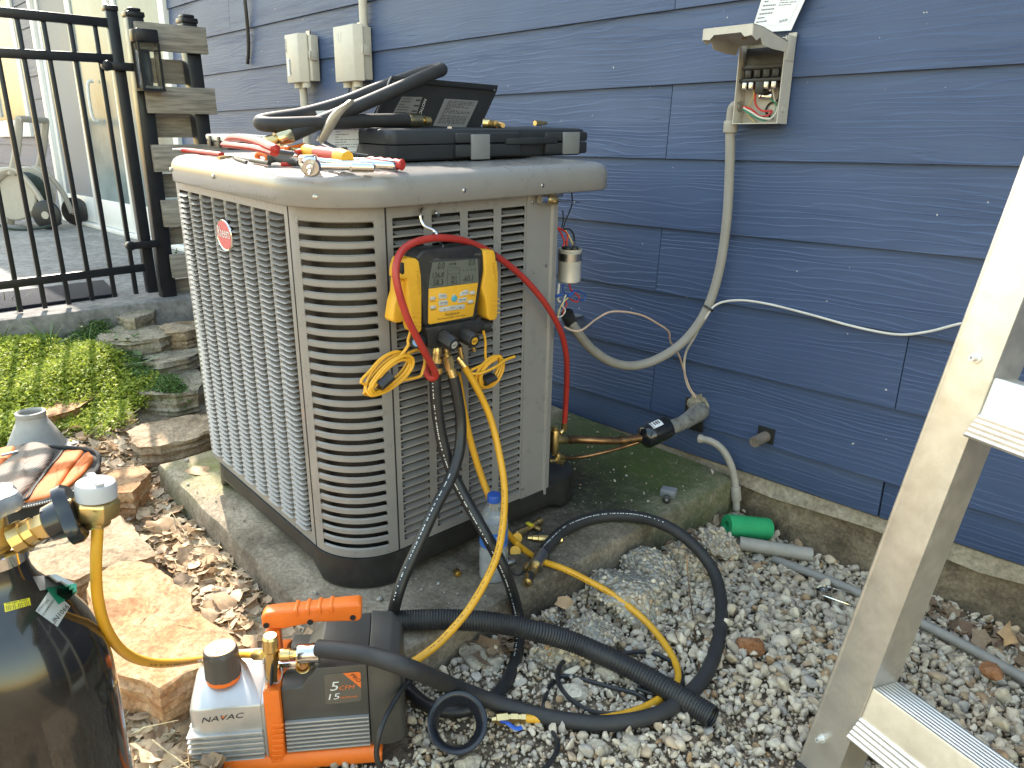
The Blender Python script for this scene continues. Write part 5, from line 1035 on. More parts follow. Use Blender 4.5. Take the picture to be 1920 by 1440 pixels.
text_px(F_P, 'NAVAC', zp(232, 1103), zp(540, 1063), -.0008, M_ink, body, .72, .3)
mb = MB(); mb.prism(pxpoly(F_P, [zp(382, 1056), zp(406, 1053), zp(391, 1070)], -.0010), -.0010, -.0002); part('logo_mark', mb, M_orangeink, body)
u1, u2, u3 = pu_(708, 1150).x, pu_(722, 1150).x, pu_(850, 1150).x; zt0 = pu_(770, 860, -.008).z
mb = MB(); mb.loft([[V((u, d, z)) for d, z in ((-.003, .02), (-.003, z1 + .004), (.02, z2 + .004), (.07, z3 + .004), (.1, z3 + .004), (.14, z2), (.15, z1), (.15, .02))] for u in (uR, u2)]); part('flange_plate', mb, M_silver, pump, bevel=.001)
mb = MB(); mb.loft([[V((u, d, z)) for d, z in ((-.008, .010), (-.008, zt0), (.016, z2 + .012), (.060, z3 + .012), (.10, z3 + .012), (.145, z2 + .008), (.155, .010))] for u in (u2 + .0005, u3)]); strap = part('orange_frame', mb, M_orange, pump, bevel=.004)
for k in range(8):
    a = pu_(760, 1125 + 38 * k, -.008); b = pu_(848, 1112 + 38 * k, -.008); mb = MB(); mb.box(a.x, b.x, -.0105, -.006, b.z - .0028, b.z + .0028); part('frame_rib', mb, M_orange, strap, bevel=.001)
# charcoal motor shell
def sh_ring(u, zf, zt, k=1.0, ex=0.0): return [V((u, d, z)) for d, z in ((-ex, .03), (-ex, zf), (.036, zt), (.112, zt), (.148 + ex, zf), (.148 + ex, .03))]
uA, uB, uC, uD, uE = u3, pu_(985, 900).x, pu_(1100, 800).x, pu_(1485, 900).x, pu_(1748, 1000).x
zlow = pu_(900, 845).z; zhi_ = pu_(1300, 675).z; ztop = pu_(1300, 400, .112).z
mb = MB(); mb.loft([sh_ring(uA + .001, zlow, zlow + .006), sh_ring(uB, zlow, zlow + .006), sh_ring(uC, zhi_, ztop), sh_ring(uD, zhi_, ztop + .002)]); shell = part('motor_shell', mb, M_pumpgrey, pump, bevel=.003)
mb = MB(); mb.loft([sh_ring(uD + .0008, zhi_ + .003, ztop + .005, ex=.004), sh_ring(uE - .02, zhi_ - .002, ztop + .004, ex=.004), sh_ring(uE - .004, zhi_ - .018, ztop - .008, ex=-.004), sh_ring(uE, zhi_ - .035, ztop - .03, ex=-.012)]); part('end_cover', mb, M_pumpgrey, pump, bevel=.003)
mb = MB(); mb.prism(pxpoly(F_P, [zp(1150, 748), zp(1170, 738), zp(1420, 716), zp(1430, 728), zp(1430, 925), zp(1415, 938), zp(1175, 965), zp(1160, 955)], -.0012), -.0012, .001); lab = part('spec_label', mb, pm('bronze_grey_label', (.105, .092, .075), .4, var=.05), shell)
mb = MB(); mb.prism(pxpoly(F_P, [zp(1292, 731), zp(1408, 720), zp(1424, 730), zp(1428, 840)], -.0018), -.0018, -.0010); tri = part('corner_mark', mb, M_orangeink, lab)
text_px(F_P, '5', zp(1196, 862), zp(1252, 857), -.0020, M_whiteink, lab, .8, .2); text_px(F_P, 'CFM', zp(1262, 856), zp(1374, 846), -.0020, M_orangeink, lab, .9, .2)
text_px(F_P, '15', zp(1184, 930), zp(1262, 922), -.0020, M_whiteink, lab, .72, .2); text_px(F_P, 'MICRONS', zp(1270, 921), zp(1400, 908), -.0020, M_orangeink, lab, .8, .2)
text_px(F_P, 'PRO', zp(1345, 748), zp(1408, 800), -.0024, M_ink, tri, .9, .1)
za, zb2 = pu_(1170, 1285).z, pu_(1170, 1050).z
for k in range(8):
    z = za + (zb2 - za) * (k + .2) / 8; h_ = (zb2 - za) / 8 * .45; mb = MB(); mb.box(uA + .003, uD - .001, -.007, .01, z, z + h_); part('motor_fin', mb, M_silver, shell, bevel=.0012)
mb = MB(); mb.loft([[V((u, d, z)) for d, z in ((-.012, .0), (-.012, .016), (-.006, zz), (.15, zz), (.158, .016), (.158, 0))] for u, zz in ((uL + .05, .026), (u3 - .01, .026), (u3, za - .002), (uD + .004, za - .002), (uD + .018, .02))]); part('orange_base', mb, M_orange, pump, bevel=.003)
# handle
hd = .070
mb = MB(); mb.prism(pxpoly(F_P, [zp(684, 400), zp(676, 320), zp(700, 285), zp(830, 268), zp(930, 262), zp(1200, 228), zp(1330, 215), zp(1420, 208), zp(1430, 225), zp(1430, 330), zp(1400, 345), zp(1100, 352), zp(960, 378), zp(845, 402)], hd - .014), hd - .014, hd + .016); hn = part('carry_handle', mb, M_orange, pump, bevel=.005, bseg=3)
for k, (x, y) in enumerate(((717, 370), (1047, 345), (1367, 311))):
    c_ = F_P.uv(*zp(x, y), hd - .014); mb = MB(); mb.lathe([(0, .0006), (.0042, .0006), (.005, .0014), (.005, 0), (0, 0)], 16, axis_M((c_.x, hd - .0142, c_.z), (0, -1, 0))); part('screw_hole', mb, M_dark, hn)
for k in range(4):
    a = F_P.uv(*zp(940 + 88 * k, 300 - 10 * k), hd - .0155); mb = MB(); mb.box(a.x - .0035, a.x + .0035, hd - .0165, hd + .0175, a.z - .002, a.z + .011); part('grip_rib', mb, M_orange, hn, bevel=.002)
a = F_P.uv(*zp(770, 405), hd); mb = MB(); mb.box(a.x - .012, a.x + .012, hd - .01, hd + .01, z3, a.z + .004); part('handle_post', mb, M_orange, hn, bevel=.002)
# oil filler cap
c_ = F_P.uv(*zp(395, 790), .045); r_ = .0292; zc_ = z3 - .012
MM = Matrix.Translation((c_.x, .050, 0)) @ Matrix.Translation((0, 0, zc_))
mb = MB(); mb.lathe([(0, 0), (r_ * .96, 0), (r_ * .96, .008), (0, .008)], 32, MM); kp_ = part('orange_collar', mb, M_orange, pump)
mb = MB(); n = 40; rings = []
for z, k in ((.008, 1.0), (.05, .97), (.056, .94), (.060, .84), (.0605, .5), (.0605, .02)):
    rings.append([MM @ V((r_ * k * (1 - (.045 if (i % 5 == 0 and z < .058) else 0)) * math.cos(2 * math.pi * i / n), r_ * k * (1 - (.045 if (i % 5 == 0 and z < .058) else 0)) * math.sin(2 * math.pi * i / n), z)) for i in range(n)])
mb.loft(rings); oc = part('oil_filler_cap', mb, M_pumpgrey, pump)
mb = MB(); mb.lathe([(r_ * .74, .0606), (r_ * .74, .0612), (r_ * .80, .0612), (r_ * .80, .0596)], 36, MM); part('cap_ring', mb, pm('tan_print', (.5, .3, .12), .5), oc)
mb = MB(); mb.box(-.009, .009, -.013, .013, .0606, .0614, MM @ Matrix.Rotation(.15, 4, 'Z')); part('cap_mark', mb, pm('tan_print', (.5, .3, .12), .5), oc)
# brass tree on top of the pump
def pf(p0, p1, prof, n=16, mat=M_brass, name='fitting', d=.014): return fitting(pump, F_P.uv(*zp(*p0), d), F_P.uv(*zp(*p1), d), prof, n, mat, name)
pf((755, 800), (752, 700), [(0, .010), (1, .010)], 6); pf((752, 720), (750, 560), [(0, .0108), (.35, .0108), (.37, .0125), (1, .0125)], 6); pf((749, 560), (746, 445), [(0, .011), (.1, .0125), (.85, .0125), (1, .010)], 24, name='knurled_cap')
fitting(pump, F_P.uv(*zp(700, 592), .014), F_P.uv(*zp(622, 597), .042), [(0, .007), (.2, .0085), (.8, .0085), (1, .006)], 18, M_brass, 'hose_nut'); pf((812, 592), (922, 588), [(0, .008), (.1, .0105), (.75, .0105), (.78, .008), (1, .008)], 20, name='hose_nut'); pf((920, 588), (965, 586), [(0, .007), (1, .007)], 8); pf((955, 584), (1115, 572), [(0, .0155), (.08, .0165), (.5, .0155), (.9, .0165), (1, .0168)], 24, M_chrome, 'ferrule')
mb = MB(); a = F_P.uv(*zp(762, 670), -.002); b = F_P.uv(*zp(756, 805), -.002); mb.tube([a, a.lerp(b, .4), b], [.004, .006, .0065], 8, flat=.5); part('valve_lever', mb, M_blk, pump)
a = F_P.uv(*zp(972, 706), .0); mb = MB(); MM = axis_M(a + V((0, .03, 0)), (0.15, -1, 0.05)); mb.lathe([(0, 0), (.012, 0), (.0125, .024), (.0105, .028), (.009, .026), (.008, .018), (0, .018)], 24, MM); part('exhaust_port', mb, M_brass, pump); mb = MB(); mb.lathe([(0, .0185), (.0055, .0185), (.0055, .024), (0, .024)], 16, MM); part('port_plug', mb, M_copper, pump)
a = F_P.uv(*zp(930, 650), .045); mb = MB(); mb.box(a.x - .03, a.x + .032, .03, .075, zlow, a.z + .012); part('inlet_manifold', mb, M_chrome, pump, bevel=.008)
mb = MB(); ch = [F_P.uv(*zp(x, y), -.002) for x, y in ((700, 620), (702, 700), (715, 770), (760, 800), (810, 795), (835, 740), (830, 690))]
for q in spline(ch, 5): mb.lathe([(0, -.0016), (.0016, 0), (0, .0016)], 6, Matrix.Translation(q))
part('bead_chain', mb, M_steel, pump)

# ------------------------------------------------------------------ nitrogen cylinder and regulator
nk = cp(-6, 1056, .72); NX, NY, NZ = nk.x, nk.y, nk.z; CR = .083
PROF = [(0, 0), (CR * .9, 0), (CR, .012), (CR, NZ - .165), (CR * .985, NZ - .135), (CR * .93, NZ - .105), (CR * .82, NZ - .077), (CR * .66, NZ - .053), (CR * .48, NZ - .034), (CR * .38, NZ - .022), (.027, NZ - .010), (.025, NZ + .004)]
cyl_ = thing('gas_cylinder', 'glossy black nitrogen cylinder with paper labels at the left edge', 'gas cylinder', FW0, (NX, NY, 0))
M_cyl = pm('scuffed_black_gloss_enamel', (.016, .014, .012), .15, var=.3, vs=18, coat=.5, rv=.09, dirt=.25, dirtcol=(.06, .05, .04))
TC = Matrix.Translation((NX, NY, 0)); mb = MB(); mb.lathe(PROF, 64, TC); part('cylinder_body', mb, M_cyl, cyl_, smooth=60)
def prof_r(z):
    for (r0, z0), (r1, z1_) in zip(PROF[1:-1], PROF[2:]):
        if z0 <= z <= z1_ and z1_ > z0: return r0 + (r1 - r0) * (z - z0) / (z1_ - z0)
    return .025 if z > NZ - .02 else CR
def chit(px, py, off=.0006):
    d = wray(px, py); d.normalize(); t0 = .2; 
    for i in range(500):
        p = CAM + d * (t0 + i * .002); r = math.hypot(p.x - NX, p.y - NY)
        if r < prof_r(p.z) + off:
            a_, b_ = t0 + (i - 1) * .002, t0 + i * .002
            for _ in range(22):
                c_ = (a_ + b_) / 2; p = CAM + d * c_
                if math.hypot(p.x - NX, p.y - NY) < prof_r(p.z) + off: b_ = c_
                else: a_ = c_
            return CAM + d * a_
    return CAM + d * .7
def decal(poly, mat, name, parent, off=.0007, n=10):     # quad (tl, tr, br, bl) wrapped on the shoulder
    q = [V(p) for p in poly]; vs = []; fs = []
    for j in range(n + 1):
        for i in range(n + 1):
            s, t = i / n, j / n; p = q[0].lerp(q[1], s).lerp(q[3].lerp(q[2], s), t); vs.append(chit(p.x, p.y, off))
    for j in range(n):
        for i in range(n): a = j * (n + 1) + i; fs.append((a, a + 1, a + n + 2, a + n + 1))
    mb = MB(); mb.add(vs, fs); return part(name, mb, mat, parent)
def decal_text(s, p0, p1, mat, parent, hs=1.0, off=.0014):
    vs, fs = text_mesh(s); x0 = min(p.x for p in vs); x1 = max(p.x for p in vs); a = V(p0); b = V(p1); e = b - a; k = e.length / (x1 - x0); e.normalize(); nn_ = V((e.y, -e.x)); mb = MB()
    mb.add([chit(*(a + e * ((p.x - x0) * k) + nn_ * (p.y * k * hs)), off) for p in vs], fs); return part('lettering', mb, mat, parent, smooth=0)
zl = lambda x, y: (x / 4, 1080 + y / 4)
lb = decal([zl(380, 90), zl(528, 225), zl(430, 382), zl(266, 262)], pm('worn_white_label', (.42, .44, .44), .45, var=.12), 'paper_label', cyl_)
gb = decal([zl(342, 88), zl(575, 55), zl(575, 125), zl(440, 215)], pm('green_label', (.02, .22, .14), .35, var=.35, vs=40), 'green_label', cyl_, .0010)
decal([zl(425, 90), zl(560, 118), zl(510, 190), zl(428, 140)], M_cyl, 'torn_patch', cyl_, .0013)
decal_text('NITROGEN,', zl(288, 272), zl(372, 180), M_ink, lb, 1.0); decal_text('COMPRESSED', zl(328, 300), zl(412, 182), M_ink, lb, .95); decal_text('UN1066', zl(402, 372), zl(522, 232), M_ink, lb, 1.0)
yl = decal([zl(28, 205), zl(222, 163), zl(232, 218), zl(38, 272)], pm('yellow_label', (.6, .52, .02), .4, var=.05), 'yellow_label', cyl_)
decal_text('Nitrogen Supply', zl(48, 214), zl(208, 180), M_ink, yl, .8); decal_text('|||:||.|||:|||', zl(50, 252), zl(220, 214), M_ink, yl, .8)
decal([zl(245, 5), zl(420, -15), zl(560, 55), zl(300, 110)], pm('worn_silver_label', (.32, .33, .34), .35, metal=.5, var=.4, vs=30), 'shoulder_label', cyl_, .0004)
up = V((0, 0, 1)); Nk = V((NX, NY, NZ))
mb = MB(); mb.lathe([(.025, NZ + .001), (.0275, NZ + .003), (.0275, NZ + .015), (.023, NZ + .018), (0, NZ + .018)], 32, TC); part('neck_ring', mb, M_chrome, cyl_)
mb = MB(); mb.lathe([(0, NZ + .015), (.018, NZ + .015), (.0185, NZ + .024), (.0165, NZ + .027), (.016, NZ + .052), (.012, NZ + .055), (0, NZ + .055)], 8, TC); part('cylinder_valve', mb, M_brass, cyl_, bevel=.0015)
mb = MB(); n = 40; rings = []
for z, k in ((.053, .5), (.055, .94), (.059, 1.0), (.067, 1.0), (.072, .9), (.070, .45), (.070, .02)):
    rings.append([TC @ V((.030 * k * (1 + .09 * math.cos(6 * 2 * math.pi * i / n)) * math.cos(2 * math.pi * i / n), .030 * k * (1 + .09 * math.cos(6 * 2 * math.pi * i / n)) * math.sin(2 * math.pi * i / n), NZ + z)) for i in range(n)])
mb.loft(rings); part('handwheel', mb, pm('grey_cast_handwheel', (.34, .35, .37), .35, metal=.4, var=.08), cyl_)
reg = thing('gas_regulator', 'brass gas regulator with grey knob feeding the yellow hose', 'regulator', FW0, cp(178, 1000, .735))
def rg(p0, p1, prof, n=16, mat=M_brass, name='stem'): return fitting(reg, cp(*p0), cp(*p1), prof, n, mat, name)
rg((28, 1012, .712), (66, 992, .716), [(0, .0155), (.55, .0155), (.58, .013), (1, .013)], 12); rg((62, 994, .716), (90, 983, .72), [(0, .0115), (.4, .0115), (.42, .0128), (1, .0128)], 6, name='hex_nut')
MM = axis_M(cp(88, 984, .72), cp(132, 966, .726) - cp(88, 984, .72)); mb = MB(); n = 42; rings = []
for z, k in ((0, .5), (.002, .62), (.016, .70), (.018, .98), (.026, 1.0), (.030, .9), (.030, .3)):
    rings.append([MM @ V((  .028 * k * (1 + (.16 if k > .8 else .02) * math.cos(3 * 2 * math.pi * i / n)) * math.cos(2 * math.pi * i / n),   .028 * k * (1 + (.16 if k > .8 else .02) * math.cos(3 * 2 * math.pi * i / n)) * math.sin(2 * math.pi * i / n), z)) for i in range(n)])
mb.loft(rings); part('black_hand_nut', mb, pm('glossy_black_plastic', (.015, .015, .016), .2, coat=.3), reg)
rg((128, 968, .726), (146, 962, .728), [(0, .0075), (.4, .0075), (.42, .0095), (1, .0095)], 14); rg((146, 963, .728), (160, 958, .73), [(0, .0095), (1, .0095)], 16, M_whiteink, 'thread_tape')
rc0 = cp(181, 985, .74); rtop = cp(181, 932, .73)
MM = axis_M(rc0, rtop - rc0); L = (rtop - rc0).length; mb = MB(); mb.lathe([(0, 0), (.012, 0), (.0135, .004), (.0135, L * .28), (.0205, L * .36), (.0215, L * .5), (.0215, L * .92), (.019, L), (0, L)], 6, MM); part('regulator_body', mb, M_brass, reg, bevel=.0015)
MM = axis_M(cp(181, 934, .73), cp(179, 900, .725) - cp(181, 934, .73)); mb = MB(); n = 36; rings = []
for z, k in ((0, .9), (.001, 1), (.0125, 1), (.017, .93), (.0185, .8), (.0185, .04)): rings.append([MM @ V((.0185 * k * math.cos(2 * math.pi * i / n), .0185 * k * math.sin(2 * math.pi * i / n), z)) for i in range(n)])
mb.loft(rings); kn = part('regulator_knob', mb, pm('light_grey_plastic', (.42, .42, .43), .35, var=.05), reg); mb = MB(); mb.box(-.0165, .0165, -.0038, .0038, .018, .0215, MM); part('knob_grip', mb, pm('light_grey_plastic', (.42, .42, .43), .35), kn, bevel=.0015)
rg((184, 945, .722), (184, 970, .733), [(0, .009), (.2, .0095), (.45, .0095), (.47, .0078), (1, .0072)], 16, name='outlet'); 

# ------------------------------------------------------------------ tools on the cap
ZC = .8888
cA, cB = F_A.h(731, 305, ZC), F_A.h(1100, 291, ZC); cu_ = (cB - cA); cu_.z = 0; cu_.normalize()
F_C = Fr(F_A.w(cA), F_A.M.to_3x3() @ cu_, F_A.M.to_3x3() @ V((-cu_.y, cu_.x, 0)), AZ)
CL = (F_C.uv(1100, 291) - F_C.uv(731, 305)).x; CH = F_C.uv(740, 243, 0).z
case = thing('tool_case', 'black hard plastic tool case with two grey latches on the unit', 'tool case', F_C, (CL / 2, .1, 0))
zs_ = F_C.uv(740, 272, 0).z
plan = lambda i: rrect(0 + i, CL - i, 0 + i, .24 - i, .022, 5)
mb = MB(); mb.loft([[V((x, y, z)) for x, y in plan(i)] for i, z in ((.010, .001), (.004, .006), (.0, zs_ - .002), (.0, zs_ - .0015))]); low = part('lower_shell', mb, M_case, case, bevel=.001)
mb = MB(); mb.loft([[V((x, y, z)) for x, y in plan(i)] for i, z in ((.0, zs_ + .0008), (.0, CH - .010), (.004, CH - .002), (.012, CH))]); upp = part('upper_shell', mb, M_case, case, bevel=.001)
# raised front lip round the latches and the handle recess
for a, b in ((.28, .60), (.74, .985)):
    mb = MB(); mb.box(CL * a, CL * b, -.010, .004, .006, zs_ - .001); part('front_rim', mb, M_case, low, bevel=.005)
    mb = MB(); mb.box(CL * a, CL * b, -.010, .004, zs_ + .001, CH - .008); part('front_rim', mb, M_case, upp, bevel=.005)
mb = MB(); mb.box(CL * .52, CL * .80, -.014, .002, zs_ - .004, zs_ + .012); part('handle', mb, M_case, low, bevel=.004)
M_latch = pm('grey_latch_plastic', (.20, .20, .195), .45, var=.05)
for q0, q1 in (((883, 252), (917, 299)), ((1056, 248), (1084, 289))):
    a = F_C.uv(*q0, -.012); b = F_C.uv(*q1, -.012); mb = MB(); mb.box(a.x, b.x, -.0165, -.0095, b.z + .001, a.z); part('latch', mb, M_latch, case, bevel=.002)
# bare black service panel leaning behind the case
F_N = Fr(F_C.w((0, .17, 0)), F_C.M.col[0].xyz, F_C.M.col[1].xyz, AZ)
pnl = thing('access_panel', 'black metal access panel with printed notices leaning behind the case', 'panel', F_N, (.05, 0, 0))
Fp = pxpoly(F_N, [(735, 142), (934, 160), (931, 172), (880, 285), (862, 296), (668, 296), (688, 238)], 0)
mb = MB(); mb.prism(Fp, 0, .0012); M_panel = pm('black_metal_panel', (.018, .019, .021), .4, var=.15); part('panel_sheet', mb, M_panel, pnl)
mb = MB(); q = pxpoly(F_N, [(735, 142), (934, 160), (932, 170), (733, 152)], -.008); mb.prism(q, -.008, 0); q = pxpoly(F_N, [(733, 146), (739, 146), (694, 262), (686, 262)], -.008); mb.prism(q, -.008, -.0002); part('folded_rim', mb, M_panel, pnl, bevel=.001)
mb = MB(); mb.prism(pxpoly(F_N, [(834, 185), (897, 189), (873, 240), (812, 236)], -.0006), -.0006, -.0001); l_ = part('grey_sticker', mb, M_greyink, pnl); lines_px(F_N, [(840, 188), (893, 191), (872, 234), (818, 231)], -.0010, 16, pm('dark_grey_print', (.06, .06, .062), .6), l_, seed=5, fill=.55)
mb = MB(); mb.prism(pxpoly(F_N, [(754, 181), (792, 182), (780, 216), (736, 214)], -.0006), -.0006, -.0001); l2 = part('notice_print', mb, M_greyink, pnl); lines_px(F_N, [(782, 183), (791, 183), (780, 214), (770, 213)], -.0010, 3, M_panel, l2, seed=6, fill=.3); lines_px(F_N, [(756, 183), (774, 183), (762, 214), (738, 213)], -.0010, 6, M_panel, l2, seed=8, fill=.3)
text_px(F_N, 'NOTICE', (796, 185), (784, 217), -.0009, M_whiteink, pnl, .8)
for q in ((737, 154), (927, 169)):
    a = F_N.uv(*q, -.009); mb = MB(); mb.lathe([(0, 0), (.003, 0), (.003, .001), (0, .001)], 10, axis_M(a, (0, -1, 0))); part('rivet', mb, M_steel, pnl)
# folded manual page
mb = MB(); mb.prism(pxpoly(F_N, [(592, 208), (640, 206), (688, 236), (684, 262), (672, 268), (668, 284), (622, 286)], -.045), -.045, -.0442); pp_ = single('paper_sheet', 'sheet of printed instructions propped behind the tools', 'paper', mb, M_paper, F_N)
lines_px(F_N, [(628, 240), (680, 240), (672, 282), (626, 284)], -.0456, 9, M_greyink, pp_, seed=11, fill=.25)
# insulated hose with brass ends
fn = lambda px, py, d: F_N.w(F_N.uv(px, py, d))
h = hose('insulated_hose', 'thick black insulated hose bent double over the tools', [fn(543, 254, -.10), fn(600, 229, -.09), fn(670, 200, -.08), fn(750, 165, -.07), fn(800, 142, -.055), fn(828, 131, -.03), fn(810, 132, .005), fn(760, 148, .02), fn(700, 170, .02), fn(640, 194, .01), fn(570, 214, -.01), fn(510, 224, -.04), fn(488, 230, -.065), fn(510, 234, -.09), fn(580, 232, -.095), fn(680, 227, -.08), fn(768, 225, -.06)], .0150, M_foam, 16)
fitting(h, fn(545, 253, -.10), fn(518, 262, -.10), [(0, .0155), (.1, .0165), (.8, .016), (1, .0145)], 20, pm('gold_ferrule', (.62, .50, .28), .22, metal=1.0), 'ferrule'); fitting(h, fn(520, 261, -.10), fn(497, 269, -.10), [(0, .009), (.3, .009), (.32, .0125), (.9, .0125), (1, .010)], 20, M_brass, 'knurled_nut')
fitting(h, fn(763, 225, -.06), fn(788, 226, -.06), [(0, .0155), (.1, .0165), (.8, .016), (1, .0145)], 20, pm('gold_ferrule', (.62, .50, .28), .22, metal=1.0), 'ferrule'); fitting(h, fn(788, 226, -.06), fn(806, 227, -.06), [(0, .006), (.3, .006), (.32, .0105), (.9, .0105), (1, .009)], 18, M_brass, 'knurled_nut')
# loose brass fittings on the case
def ct(px, py, z=None): return F_C.w(F_C.h(px, py, CH + .008 if z is None else z))
t = thing('brass_adapter', 'larger brass adapter with knurled end standing on the case', 'fitting', FW0, ct(925, 238)); fitting(t, ct(905, 231, CH + .011), ct(919, 232, CH + .010), [(0, .0105), (.9, .0105), (1, .008)], 20); fitting(t, ct(918, 232, CH + .010), ct(932, 233.5, CH + .009), [(0, .009), (1, .009)], 6); fitting(t, ct(931, 233.5, CH + .009), ct(943, 235, CH + .008), [(0, .0055), (.4, .0075), (.6, .0075), (1, .006)], 14)
t = thing('brass_adapter', 'smaller brass flare fitting lying on the right of the case', 'fitting', FW0, ct(1012, 236)); fitting(t, ct(1003, 231, CH + .008), ct(1015, 231, CH + .008), [(0, .008), (1, .008)], 6); fitting(t, ct(1014, 231, CH + .008), ct(1024, 231, CH + .008), [(0, .005), (.5, .0065), (1, .005)], 14)
t = thing('steel_nut', 'small steel nut on the left end of the case lid', 'nut', FW0, ct(843, 238)); fitting(t, ct(843, 241, CH), ct(843, 233, CH + .004), [(0, .006), (1, .005)], 6, M_steel)

def ca(px, py, z=0.0): return F_A.w(F_A.h(px, py, ZC + z))      # on the cap
# clear organiser
oa, ob = F_A.h(389, 277, ZC), F_A.h(500, 292, ZC); ou = (ob - oa); ou.z = 0; OL = .16; ou.normalize()
F_O = Fr(F_A.w(oa), F_A.M.to_3x3() @ ou, F_A.M.to_3x3() @ V((-ou.y, ou.x, 0)), AZ)
og = thing('organiser_box', 'clear lidded parts organiser with black latches on the cap', 'organiser', F_O, (OL / 2, .05, 0))
mb = MB(); mb.box(0, OL, 0, .11, .001, .020); part('tray', mb, M_blk, og, bevel=.003)
mb = MB(); mb.box(-.002, OL + .002, -.002, .112, .0205, .037); part('lid', mb, pm('clear_styrene', (.75, .74, .70), .12, trans=.25, var=.03), og, bevel=.005)
for k in (.2, .62):
    mb = MB(); mb.box(OL * k, OL * k + .016, -.006, -.0005, .006, .034); part('latch', mb, M_blk, og, bevel=.0015)
# red pliers lying on the organiser
def bar(name, label, cat, pts, r, mat, n=10, flat=1.0, k=5): mb = MB(); mb.tube(spline(pts, k), r, n, flat=flat); return single(name, label, cat, mb, mat)
pl = thing('locking_pliers', 'red handled pliers lying on the clear organiser', 'pliers', FW0, ca(470, 280, .04))
mb = MB(); P_ = [ca(424, 262, .046), ca(445, 258, .054), ca(480, 264, .054), ca(510, 276, .05), ca(522, 283, .045)]; mb.tube(spline(P_, 6), [.004] * 3 + [.0095] * 18 + [.006] * 40, 10, flat=.7); part('upper_grip', mb, M_redp, pl)
mb = MB(); P_ = [ca(421, 271, .042), ca(450, 274, .044), ca(485, 279, .044), ca(515, 287, .042)]; mb.tube(spline(P_, 6), .0075, 10, flat=.7); part('lower_grip', mb, M_redp, pl)
mb = MB(); mb.tube([ca(515, 284, .044), ca(545, 288, .04), ca(556, 290, .036)], [.008, .007, .003], 8, flat=.6); part('jaws', mb, M_steel, pl)
t = thing('red_scraper', 'flat red handled tool overhanging the left edge of the cap', 'hand tool', FW0, ca(380, 288, .002))
mb = MB(); mb.tube([ca(324, 280, .004), ca(346, 281, .004)], [.002, .0045], 8); mb.tube([ca(415, 290, .004), ca(470, 296, .004)], [.0045, .003], 8, flat=.5); part('steel_shaft', mb, M_steel, t); mb = MB(); mb.tube(spline([ca(343, 282, .005), ca(360, 283, .005), ca(400, 288, .005), ca(416, 290, .005)], 4), .0075, 12, flat=.75); part('red_grip', mb, M_redp, t)
# orange snips: two loops
sn = thing('tin_snips', 'orange handled snips with looped grips in the tool pile', 'snips', FW0, ca(510, 300, .004))
for c, rx_, ry_, mt in (((492, 296), .018, .012, M_orange), ((535, 284), .022, .011, M_orange)):
    o = ca(*c, .010); pts = [o + (AX * .97 + AY * .2) * (rx_ * math.cos(a)) + (AZ * .75 - AX * .2) * (ry_ * math.sin(a)) for a in [2 * math.pi * k / 14 for k in range(14)]]
    mb = MB(); mb.tube(spline(pts, 3, True) + [spline(pts, 3, True)[0]], .0055, 10); part('loop_grip', mb, mt, sn)
mb = MB(); mb.tube([ca(500, 290, .012), ca(545, 280, .018), ca(575, 274, .02)], [.006, .007, .004], 8, flat=.6); part('blades', mb, M_steel, sn)
gr = thing('slip_joint_pliers', 'charcoal and red gripped pliers at the front of the pile', 'pliers', FW0, ca(530, 303, .004)); mb = MB(); mb.tube(spline([ca(505, 298, .010), ca(520, 296, .012), ca(545, 301, .011), ca(562, 305, .009)], 5), [.006] + [.011] * 12 + [.007] * 9, 12, flat=.8); part('charcoal_grip', mb, pm('charcoal_rubber', (.045, .043, .04), .8, bump=.3), gr); mb = MB(); mb.tube([ca(528, 308, .004), ca(562, 307, .006), ca(590, 300, .008)], .004, 8); part('red_handle', mb, M_redp, gr); mb = MB(); mb.tube([ca(560, 303, .010), ca(590, 296, .014), ca(606, 292, .014)], [.007, .009, .003], 8, flat=.6); part('jaws', mb, M_steel, gr)
# screwdriver with red and yellow handle
sc_ = thing('screwdriver', 'red and yellow handled screwdriver resting on the pile', 'screwdriver', FW0, ca(610, 300, .01))
a, b = ca(571, 283, .030), ca(652, 296, .026); MM = axis_M(a, b - a); L = (b - a).length
mb = MB(); mb.lathe([(0, 0), (.009, .0), (.0125, .006), (.0125, L * .22), (.010, L * .30), (0, L * .3)], 16, MM); part('yellow_collar', mb, M_yelp, sc_)
mb = MB(); mb.lathe([(0, L * .29), (.0105, L * .29), (.0125, L * .4), (.0135, L * .65), (.0125, L * .80), (0, L * .8)], 10, MM); part('red_grip', mb, M_redp, sc_); mb = MB(); mb.lathe([(0, L * .79), (.0135, L * .79), (.0145, L * .9), (.012, L), (0, L)], 16, MM); part('yellow_end', mb, M_yelp, sc_)
mb = MB(); mb.cyl(a, a - (b - a) * .35, .004, 8); part('shaft', mb, M_chrome, sc_)
